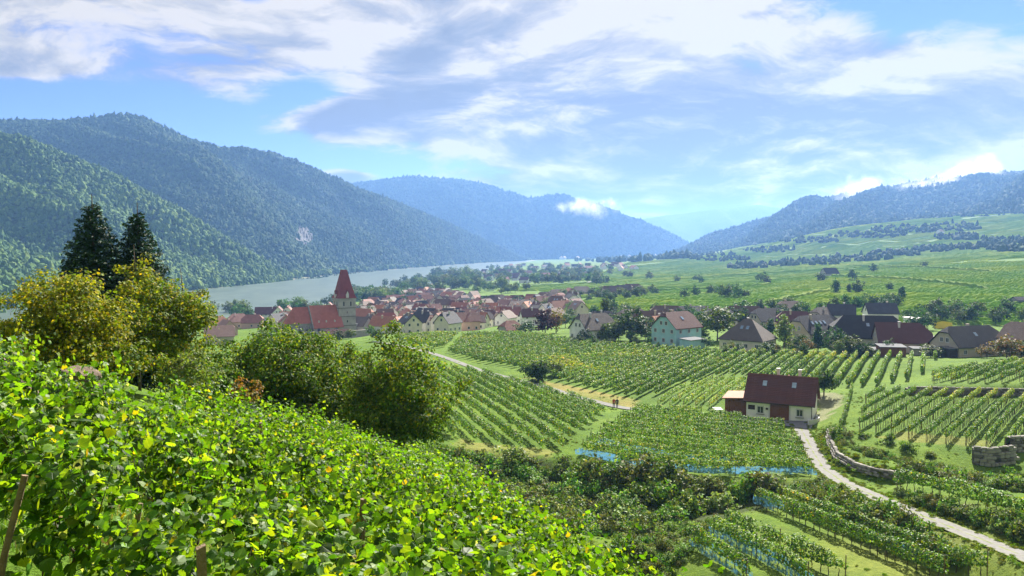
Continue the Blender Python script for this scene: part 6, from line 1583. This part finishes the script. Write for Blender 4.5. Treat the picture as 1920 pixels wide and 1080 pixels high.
tree_line(rd(470, 720, 16, 634, 646), 'garden shrubs below the church', 'in the hedge below the church wall', ['dark', 'round', 'pale'], (3, 5.5), 3, 150, 'garden_shrub')

# ------------------------------------------------------------------ the vines at the photographer's feet
def leaf_template(n):
    """five-lobed vine leaf, petiole at the origin, blade along +Y"""
    a = np.linspace(-0.5 * math.pi + 0.22, 1.5 * math.pi - 0.22, n)
    lob = [(-0.95, .62), (-0.62, .60), (-0.30, .88), (0.10, .74), (0.48, 1.0), (0.74, .80), (1.10, .84), (1.5708, 1.18), (2.04, .84), (2.40, .80), (2.66, 1.0), (3.04, .74), (3.44, .88), (3.76, .60), (4.09, .62)]
    la = np.array([q[0] for q in lob]); lr = np.array([q[1] for q in lob])
    r = np.interp(a, la, lr)
    if n > 20: r = r * (1 + 0.05 * np.where(np.arange(n) % 2 == 0, 1, -1))
    x, y = np.cos(a) * r * 0.5, np.sin(a) * r * 0.5 + 0.18
    z = 0.10 * np.abs(x) - 0.22 * (x * x + (y - 0.2) ** 2)
    V = np.concatenate([[(0, 0.10, 0.02)], np.stack([x, y, z], 1)])
    F = [(0, i, i + 1) for i in range(1, n)]
    return V, np.array(F)
LT15, LF15 = leaf_template(29)
LT9, LF9 = leaf_template(11)
LT18, LF18 = leaf_template(19)
def leaf_blades(C, size, bias, T, F, rg, k=0.75):
    n = len(C); nr = unit(rg.normal(size=(n, 3)) * k + bias); t = unit(np.cross(nr, rg.normal(size=(n, 3)))); b = np.cross(nr, t)
    s = (np.asarray(size) * np.ones(n))[:, None, None]
    curl = (0.6 + 1.6 * rg.random(n))[:, None]
    L = np.tile(T[None], (n, 1, 1)); L[:, :, 2] *= curl
    V = C[:, None, :] + s * (L[:, :, 0:1] * t[:, None] + L[:, :, 1:2] * b[:, None] + L[:, :, 2:3] * nr[:, None])
    m = len(T)
    FF = (np.arange(n) * m)[:, None, None] + F[None]
    return V.reshape(-1, 3), FF.reshape(-1, 3)
NEAR_PAL = [(0.035, 0.09, 0.009), (0.07, 0.155, 0.012), (0.125, 0.235, 0.017), (0.20, 0.30, 0.02), (0.38, 0.30, 0.02), (0.26, 0.32, 0.20)]
NEAR_W = [0.28, 0.33, 0.24, 0.11, 0.015, 0.025]
def vine_plant_mesh(seed, n, size, T, F, quad=False):
    rg = np.random.default_rng(seed); h = 1.5 + 0.2 * rg.random()
    # shoots rising from the wire and drooping; leaves along them
    ns = 17; sx = rg.uniform(-0.62, 0.62, ns); top = h * (0.84 + 0.24 * rg.random(ns)); lean = rg.normal(0, 0.16, (ns, 2)); top[:3] *= 1.2
    k = rg.choice(ns, n); s = rg.random(n) ** 0.75
    z = 0.35 + s * (top[k] - 0.35); 
    C = np.stack([sx[k] + lean[k, 0] * s * 1.6 + rg.normal(0, 0.10, n), lean[k, 1] * s * 1.6 + rg.normal(0, 0.145, n) * (1.15 - 0.4 * s), z + rg.normal(0, 0.05, n)], 1)
    side = np.sign(C[:, 1] + rg.normal(0, 0.08, n))
    bias = np.stack([rg.normal(0, 0.3, n), side * 0.75, 0.65 + 0.35 * s], 1)
    sz = size * (0.62 + 0.75 * rg.random(n)) * (1.06 - 0.32 * s)
    T_ = tints(n, NEAR_PAL, NEAR_W, 0.2, rg)
    if quad: V, Fq = leaf_quads(C, sz * 1.15, bias, 0.75, 0.85, rg); return blade_attr(mesh_np('vine_foliage', V, Fq, (M['vine_leaf'],), tint=np.repeat(T_, 4, 0)), np.array([(0, 0, 0), (.4, .4, 0), (0, .8, 0), (-.4, .4, 0)], float), n)
    V, Ft = leaf_blades(C, sz, bias, T, F, rg)
    return blade_attr(mesh_np('vine_foliage', V, Ft, (M['vine_leaf'],), tint=np.repeat(T_, len(T), 0)), T, n)
def blade_attr(me, T, n):
    a = me.attributes.new('blade', 'FLOAT_VECTOR', 'POINT'); B = np.tile(T * np.array((1, 1, 0)), (n, 1)).astype(np.float32); a.data.foreach_set('vector', B.ravel()); return me
def vine_wood_mesh(seed):
    rd_ = random.Random(seed); mb = MB()
    pts = [(0, 0, -0.25)] + [(rd_.uniform(-.04, .04), rd_.uniform(-.04, .04), z) for z in (0.2, 0.45, 0.7)]
    mb.tube(pts, [0.035, 0.03, 0.028, 0.025], 6)
    for k in range(9):
        x = rd_.uniform(-.55, .55); mb.tube([(pts[-1][0], pts[-1][1], 0.66), (x * 0.6, rd_.uniform(-.05, .05), 0.78), (x, rd_.uniform(-.12, .12), 1.25), (x + rd_.uniform(-.15, .15), rd_.uniform(-.25, .25), 1.7)], [0.014, 0.009, 0.006, 0.003], 4, cap=False)
    return mb.mesh('vine_wood', M['bark'])
hi_mesh = [vine_plant_mesh(500 + k, 780, 0.112, LT18, LF18) for k in range(6)]
mid_mesh = [vine_plant_mesh(520 + k, 720, 0.108, LT9, LF9) for k in range(6)]
lo_mesh = [vine_plant_mesh(540 + k, 700, 0.115, None, None, True) for k in range(6)]
wood_mesh = [vine_wood_mesh(k) for k in range(4)]
leaf_objs = []
rgl = np.random.default_rng(900)
for k in range(14):
    V, Ft = leaf_blades(np.zeros((1, 3)), 1.0, np.array([[0, 0, 6.0]]), LT15, LF15, rgl, 0.05)
    c = [(0.13, 0.26, 0.024), (0.22, 0.36, 0.03), (0.17, 0.32, 0.026), (0.08, 0.19, 0.02), (0.27, 0.38, 0.035), (0.11, 0.24, 0.022), (0.20, 0.33, 0.03), (0.06, 0.15, 0.018), (0.24, 0.36, 0.03), (0.15, 0.29, 0.025), (0.50, 0.37, 0.02), (0.40, 0.45, 0.34), (0.30, 0.36, 0.24), (0.19, 0.34, 0.03)][k]
    leaf_objs.append(blade_attr(mesh_np('vine_leaf', V, Ft, (M['vine_leaf'],), tint=np.tile(c, (len(V), 1))), LT15, 1))
ROWANG = -37
fg_rows = rows_in(FG_POLY, ROWANG, 2.1, 0.4, 1.2, 0.25)
ROT_T = np.array((math.cos(R(ROWANG)), math.sin(R(ROWANG)))); ROT_N = np.array((-ROT_T[1], ROT_T[0]))
fg_rows.sort(key=lambda P: float(P[len(P) // 2] @ ROT_N))
n_leaf = 0
EDGE_X = [-400, 0, 130, 250, 400, 450, 560, 620, 700, 850, 900, 1000, 1100, 1200, 1300, 1400, 2200]
EDGE_Y = [600, 640, 655, 690, 695, 750, 775, 792, 835, 862, 900, 962, 1000, 1035, 1078, 1130, 1500]
for ri, P in enumerate(fg_rows):
    L = np.linalg.norm(P[-1] - P[0]); n = max(1, int(L / 1.05))
    for i in range(n):
        q = P[0] + (P[-1] - P[0]) * ((i + 0.5) / n) + rng.normal(0, 0.06, 2)
        D = float(q[1]); px, py = proj(q[0], q[1], float(H(*q)) + 1.6)
        if px < -260 or px > 2100 or D < 2.4: continue
        ey = np.interp(px, EDGE_X, EDGE_Y); room = min(W(px, ey, D)[2], CZ - 0.85 - 0.335 * q[0] - 0.246 * q[1]) - float(H(*q)); s = min(random.uniform(0.84, 1.16), room / 1.6 * random.uniform(0.9, 1.06))
        if s < 0.5 or D < 3.6: continue
        root = empty('grape_vine', (q[0], q[1], float(H(*q))), R(ROWANG) + random.choice((0, math.pi)) + random.uniform(-.08, .08))
        tag(root, f'leafy grape vine, {ordinal(i + 1)} from the left in {ordinal(ri + 1)} row before the camera', 'grape vine', 'grape vines on the near slope')
        obj('trunk', random.choice(wood_mesh), root, None, None, (1, 1, s * 0.82))
        obj('foliage', random.choice(hi_mesh if D < 9 else mid_mesh if D < 17 else lo_mesh), root, None, None, (1.0, random.uniform(0.95, 1.2), s))
        if D < 9.5 and n_leaf < 1100:
            for k in range(24):
                a = random.random() * math.pi; lx, ly = random.uniform(-.6, .6), random.gauss(0, 0.24); lz = (1.0 + 0.6 * random.random()) * s * (1 - 0.35 * abs(ly))
                m = leaf_objs[10 + random.randrange(3)] if random.random() < 0.13 else leaf_objs[random.randrange(10)]
                z_ = random.uniform(0.08, 0.125)
                obj('leaf', m, root, (lx, ly, lz), (random.gauss(-0.35, 0.55), random.gauss(0, 0.5), random.random() * 6.283), (z_, z_, z_)); n_leaf += 1
# wooden posts of the near trellis
def post(label, px, py, D, w, lean=(0, 0), square=False, mat='wood_post'):
    t = W(px, py, D); x, y = t[0], t[1]; g = float(H(x, y)); h = t[2] - g - 0.27; w *= 0.72 if not square else 1
    b = (lean[0] * h, lean[1] * h)
    if square: me = MB().add([(sx * w / 2 + (b[0] if k == 0 else 0), sy * w / 2 + (b[1] if k == 0 else 0), (-0.3 if k == 0 else h + (0.02 if sx > 0 else 0))) for k in (0, 1) for sx, sy in ((-1, -1), (1, -1), (1, 1), (-1, 1))], [(3, 2, 1, 0), (4, 5, 6, 7), (0, 1, 5, 4), (1, 2, 6, 5), (2, 3, 7, 6), (3, 0, 4, 7)]).mesh('vineyard_post', M[mat])
    else: me = MB().tube([(b[0], b[1], -0.3), (b[0] * 0.5, b[1] * 0.5, h * 0.5), (0, 0, h)], [w * 0.55, w * 0.52, w * 0.48], 9).mesh('vineyard_post', M[mat])
    tag(obj('vineyard_post', me, None, (x, y, g), (0, 0, random.random() if not square else 0.5)), label, 'post', 'wooden posts among the near vines')
for a in [('slanting grey post at the left edge among the vines', 45, 832, 6.6, 0.075, (-0.25, 0)), ('slanting post left of the squared stake', 262, 890, 7.2, 0.07, (-0.18, 0)), ('squared stake beside yellow leaves at the bottom', 375, 950, 5.0, 0.055, (0.03, 0), True), ('dark leaning post in the middle of the near vines', 681, 888, 8.2, 0.10, (-0.05, 0)),
          ('upright post at the bottom centre of the near vines', 582, 1005, 4.7, 0.065, (0, 0)), ('post where the vine rows meet the walnut shade', 443, 768, 17, 0.10, (0, 0)), ('post at the end of the row nearest the walnut trees', 488, 772, 19, 0.11, (0, 0)), ('thin stake beside the walnut shade', 404, 742, 20, 0.09, (0, 0)), ('pale thin stake behind the dark leaning post', 493, 830, 13, 0.06, (0.05, 0)), ('short dark post in the right part of the near vines', 770, 905, 12, 0.10, (0, 0))]: post(*a)
post('brown squared timber end at the bottom of the picture', 1330, 1062, 3.7, 0.12, (0, 0), True, 'wood_brown')
post('weathered squared post end in the right part of the vines', 968, 1032, 6.0, 0.10, (0, 0), True, 'wood_post')
# layered rock between the rows
def rock(label, px, py, D, dims, seed):
    p = W(px, py, D); g = float(H(p[0], p[1])); z0 = p[2]
    rd_ = random.Random(seed); root = empty('layered_rock', (p[0], p[1], g), rd_.uniform(-.3, .3)); tag(root, label, 'rock')
    n = 5; top = z0 - g
    for k in range(n):
        bm = bmesh.new(); bmesh.ops.create_icosphere(bm, subdivisions=3, radius=1.0)
        f = k / (n - 1)
        for v in bm.verts:
            d = v.co.normalized(); q = float(fbm(d.x * 2.3 + seed + k * 3, d.y * 2.3 + d.z * 3, seed + k, 4))
            v.co = Vector((d.x * dims[0] * (1.05 - 0.25 * f), d.y * dims[1] * (1.05 - 0.2 * f), max(-0.55, min(0.55, d.z)) * dims[2])) * (1 + 0.22 * q)
        me = bpy.data.meshes.new('slab'); bm.to_mesh(me); bm.free(); me.materials.append(M['rock'])
        obj('slab', me, root, (rd_.uniform(-.1, .12), rd_.uniform(-.08, .08), top * (0.25 + 0.75 * f) - dims[2] * 0.2), (rd_.uniform(-.08, .08), 0.22 + rd_.uniform(-.06, .06), rd_.uniform(-.4, .4)))
rock('weathered layered rock outcrop between near vines and golden shrub', 156, 700, 15.5, (0.44, 0.40, 0.15), 3)
rock('dark rock half hidden behind the vines at the left edge', 22, 672, 16.5, (0.4, 0.4, 0.16), 8)
# grass by the photographer and between the rows
def grass(name, label, pts, hgt, seed):
    rg = np.random.default_rng(seed); n = len(pts); P = np.asarray(pts)
    a = rg.random(n) * 6.283; d = np.stack([np.cos(a), np.sin(a), 0 * a], 1); side = np.stack([-d[:, 1], d[:, 0], 0 * a], 1)
    h = hgt * (0.5 + 0.9 * rg.random(n)); bend = h * (0.25 + 0.7 * rg.random(n)); w = 0.0045 * (1 + rg.random(n)) * (hgt / 0.2)
    z = np.array((0, 0, 1.0))
    V = np.stack([P - side * w[:, None], P + side * w[:, None], P + d * (bend * 0.35)[:, None] + z * (h * 0.6)[:, None] + side * (w * 0.7)[:, None], P + d * (bend * 0.35)[:, None] + z * (h * 0.6)[:, None] - side * (w * 0.7)[:, None], P + d * bend[:, None] + z * h[:, None]], 1).reshape(-1, 3)
    b = np.arange(n) * 5
    F = np.concatenate([np.stack([b, b + 1, b + 2], 1), np.stack([b, b + 2, b + 3], 1), np.stack([b + 3, b + 2, b + 4], 1)])
    T = np.repeat(tints(n, [(0.07, 0.15, 0.02), (0.12, 0.20, 0.03), (0.26, 0.25, 0.07), (0.36, 0.29, 0.13)], [.36, .34, .2, .1], rg=rg), 5, 0)
    tag(obj(name, mesh_np(name, V, F, (M['grass_blade'],), tint=T)), label, kind='stuff')
x = rng.uniform(-5.5, -1.6, 16000); y = rng.uniform(2.6, 6.4, 16000)
m = ~inside(FG_POLY, x, y)
grass('grass', 'tousled grass in the bottom left corner', np.stack([x, y, H(x, y)], 1)[m], 0.16, 61)
x = rng.uniform(-14, 3, 30000); y = rng.uniform(8, 24, 30000)
grass('grass', 'grass between the near vine rows', np.stack([x, y, H(x, y)], 1), 0.24, 62)

# ------------------------------------------------------------------ walkers on the lane
def person(label, px, py, D, coat, h=1.74, ph=0.3):
    p = W(px, py, D); z = float(H(p[0], p[1])) + 0.10
    J = {'pelvis': (0, 0, .95), 'chest': (0, 0.03, 1.35), 'neck': (0, 0.02, 1.50), 'head': (0, -0.01, 1.64), 'top': (0, 0, 1.73), 'lh': (-.10, 0, .90), 'lk': (-.11, -.14 * ph * 3, .50), 'la': (-.11, -.02, .08), 'lt': (-.11, -.16, .03), 'rh': (.10, 0, .90), 'rk': (.11, -.02, .50), 'ra': (.11, .22 * ph * 2, .09), 'rt': (.11, .10, .03),
         'ls': (-.20, 0.02, 1.42), 'le': (-.27, .08, 1.14), 'lw': (-.26, -.06, .90), 'lf': (-.25, -.10, .80), 'rs': (.20, 0.02, 1.42), 're': (.27, -.02, 1.14), 'rw': (.27, -.16, .92), 'rf': (.26, -.20, .83)}
    Rr = {'pelvis': .15, 'chest': .17, 'neck': .06, 'head': .105, 'top': .07, 'lh': .10, 'lk': .07, 'la': .05, 'lt': .04, 'rh': .10, 'rk': .07, 'ra': .05, 'rt': .04, 'ls': .075, 'le': .055, 'lw': .04, 'lf': .035, 'rs': .075, 're': .055, 'rw': .04, 'rf': .035}
    E = [('pelvis', 'chest'), ('chest', 'neck'), ('neck', 'head'), ('head', 'top'), ('pelvis', 'lh'), ('lh', 'lk'), ('lk', 'la'), ('la', 'lt'), ('pelvis', 'rh'), ('rh', 'rk'), ('rk', 'ra'), ('ra', 'rt'), ('chest', 'ls'), ('ls', 'le'), ('le', 'lw'), ('lw', 'lf'), ('chest', 'rs'), ('rs', 're'), ('re', 'rw'), ('rw', 'rf')]
    k = list(J); me = bpy.data.meshes.new('person'); me.from_pydata([tuple(c * h / 1.74 for c in J[q]) for q in k], [(k.index(a), k.index(b)) for a, b in E], [])
    o = obj('person', me, None, (p[0], p[1], z), (0, 0, random.uniform(-.6, .6)))
    m = o.modifiers.new('skin', 'SKIN'); m.use_smooth_shade = True
    for i, q in enumerate(k):
        sv = me.skin_vertices[0].data[i] if me.skin_vertices else None
        if sv: sv.radius = (Rr[q], Rr[q]); sv.use_root = q == 'pelvis'
    o.modifiers.new('smooth', 'SUBSURF').levels = 1
    mt, t, pb = material('clothes', 0.85, 0.2)
    tc = t.new('ShaderNodeTexCoord'); sp = t.new('ShaderNodeSeparateXYZ'); t.l.new(tc.outputs['Object'], sp.inputs[0])
    t.put(pb.inputs['Base Color'], t.ramp(t.math('DIVIDE', sp.outputs[2], 2.0), [(0.0, (0.03, 0.03, 0.035)), (0.04, (0.03, 0.035, 0.06)), (0.45, coat), (0.755, (0.45, 0.28, 0.2)), (0.845, (0.06, 0.04, 0.025))], 'CONSTANT'))
    me.materials.append(mt); tag(o, label, 'person')
person('person in a red jacket walking on the lane', 1151, 767, 140.2, (0.40, 0.035, 0.03))
person('person in dark clothes walking beside the red jacket', 1157, 767, 140.0, (0.035, 0.03, 0.035), 1.80, 0.2)
person('person in dark clothes standing on the lane by the village', 799, 663, 214, (0.04, 0.04, 0.05))
person('second person in dark clothes on the lane by the village', 803, 664, 213.5, (0.05, 0.045, 0.05), 1.68)

# ------------------------------------------------------------------ mist caught on the ridges
def mist_mat():
    m = bpy.data.materials.new('mist'); m.use_nodes = True; t = NT(m.node_tree); t.n.clear()
    out = t.new('ShaderNodeOutputMaterial'); pv = t.new('ShaderNodeVolumePrincipled')
    tc = t.new('ShaderNodeTexCoord'); o = tc.outputs['Object']; g_ = t.new('ShaderNodeNewGeometry').outputs['Position']
    n = t.noise(g_, 0.011, 5, 0.62)
    r = t.vmath('LENGTH', o)
    d = t.math('SUBTRACT', t.math('ADD', t.math('MULTIPLY', t.math('SUBTRACT', n, 0.5), 2.2), 0.55), t.math('MULTIPLY', r, 0.85))
    t.put(pv.inputs['Density'], t.math('MULTIPLY', t.smooth(d, 0.0, 0.8), 0.016))
    pv.inputs['Color'].default_value = (0.96, 0.97, 1, 1); pv.inputs['Anisotropy'].default_value = 0.3
    t.l.new(pv.outputs[0], out.inputs['Volume'])
    return m
M['mist'] = mist_mat()
def mist(label, px, py, D, rx, ry, rz, seed):
    bm = bmesh.new(); bmesh.ops.create_icosphere(bm, subdivisions=3, radius=1.0)
    me = bpy.data.meshes.new('low_cloud'); bm.to_mesh(me); bm.free(); me.materials.append(M['mist'])
    p = W(px, py, D); o = obj('low_cloud', me, None, tuple(p), (0, 0.04 * seed, 0), (rx, ry, rz)); tag(o, label, 'cloud', 'low clouds caught on the ridges')
mist('small white cloud lying across the hazy middle ridge', 1102, 389, 4700, 260, 190, 80, 1)
mist('white puff of cloud on the crest of the right-hand mountain', 1612, 358, 3250, 190, 170, 100, -1)
mist('long shred of cloud on the upper slope of the right-hand mountain', 1742, 352, 3050, 260, 150, 65, -2)
mist('largest white cloud on the summit of the right-hand mountain', 1818, 330, 3120, 260, 180, 90, -3)

# ------------------------------------------------------------------ air
def haze():
    me = MB().box((0, 6200, 270), (9600, 13000, 580)).mesh('haze', bpy.data.materials.new('haze'))
    m = me.materials[0]; m.use_nodes = True; t = NT(m.node_tree); t.n.clear()
    out = t.new('ShaderNodeOutputMaterial'); pv = t.new('ShaderNodeVolumePrincipled')
    pv.inputs['Density'].default_value = HAZE_D; pv.inputs['Color'].default_value = HAZE_C; pv.inputs['Anisotropy'].default_value = 0.32
    t.l.new(pv.outputs[0], out.inputs['Volume'])
    tag(obj('haze', me), 'bluish haze filling the valley', kind='stuff')
HAZE_D, HAZE_C = 1.12e-4, (0.24, 0.48, 1.0, 1)
haze()
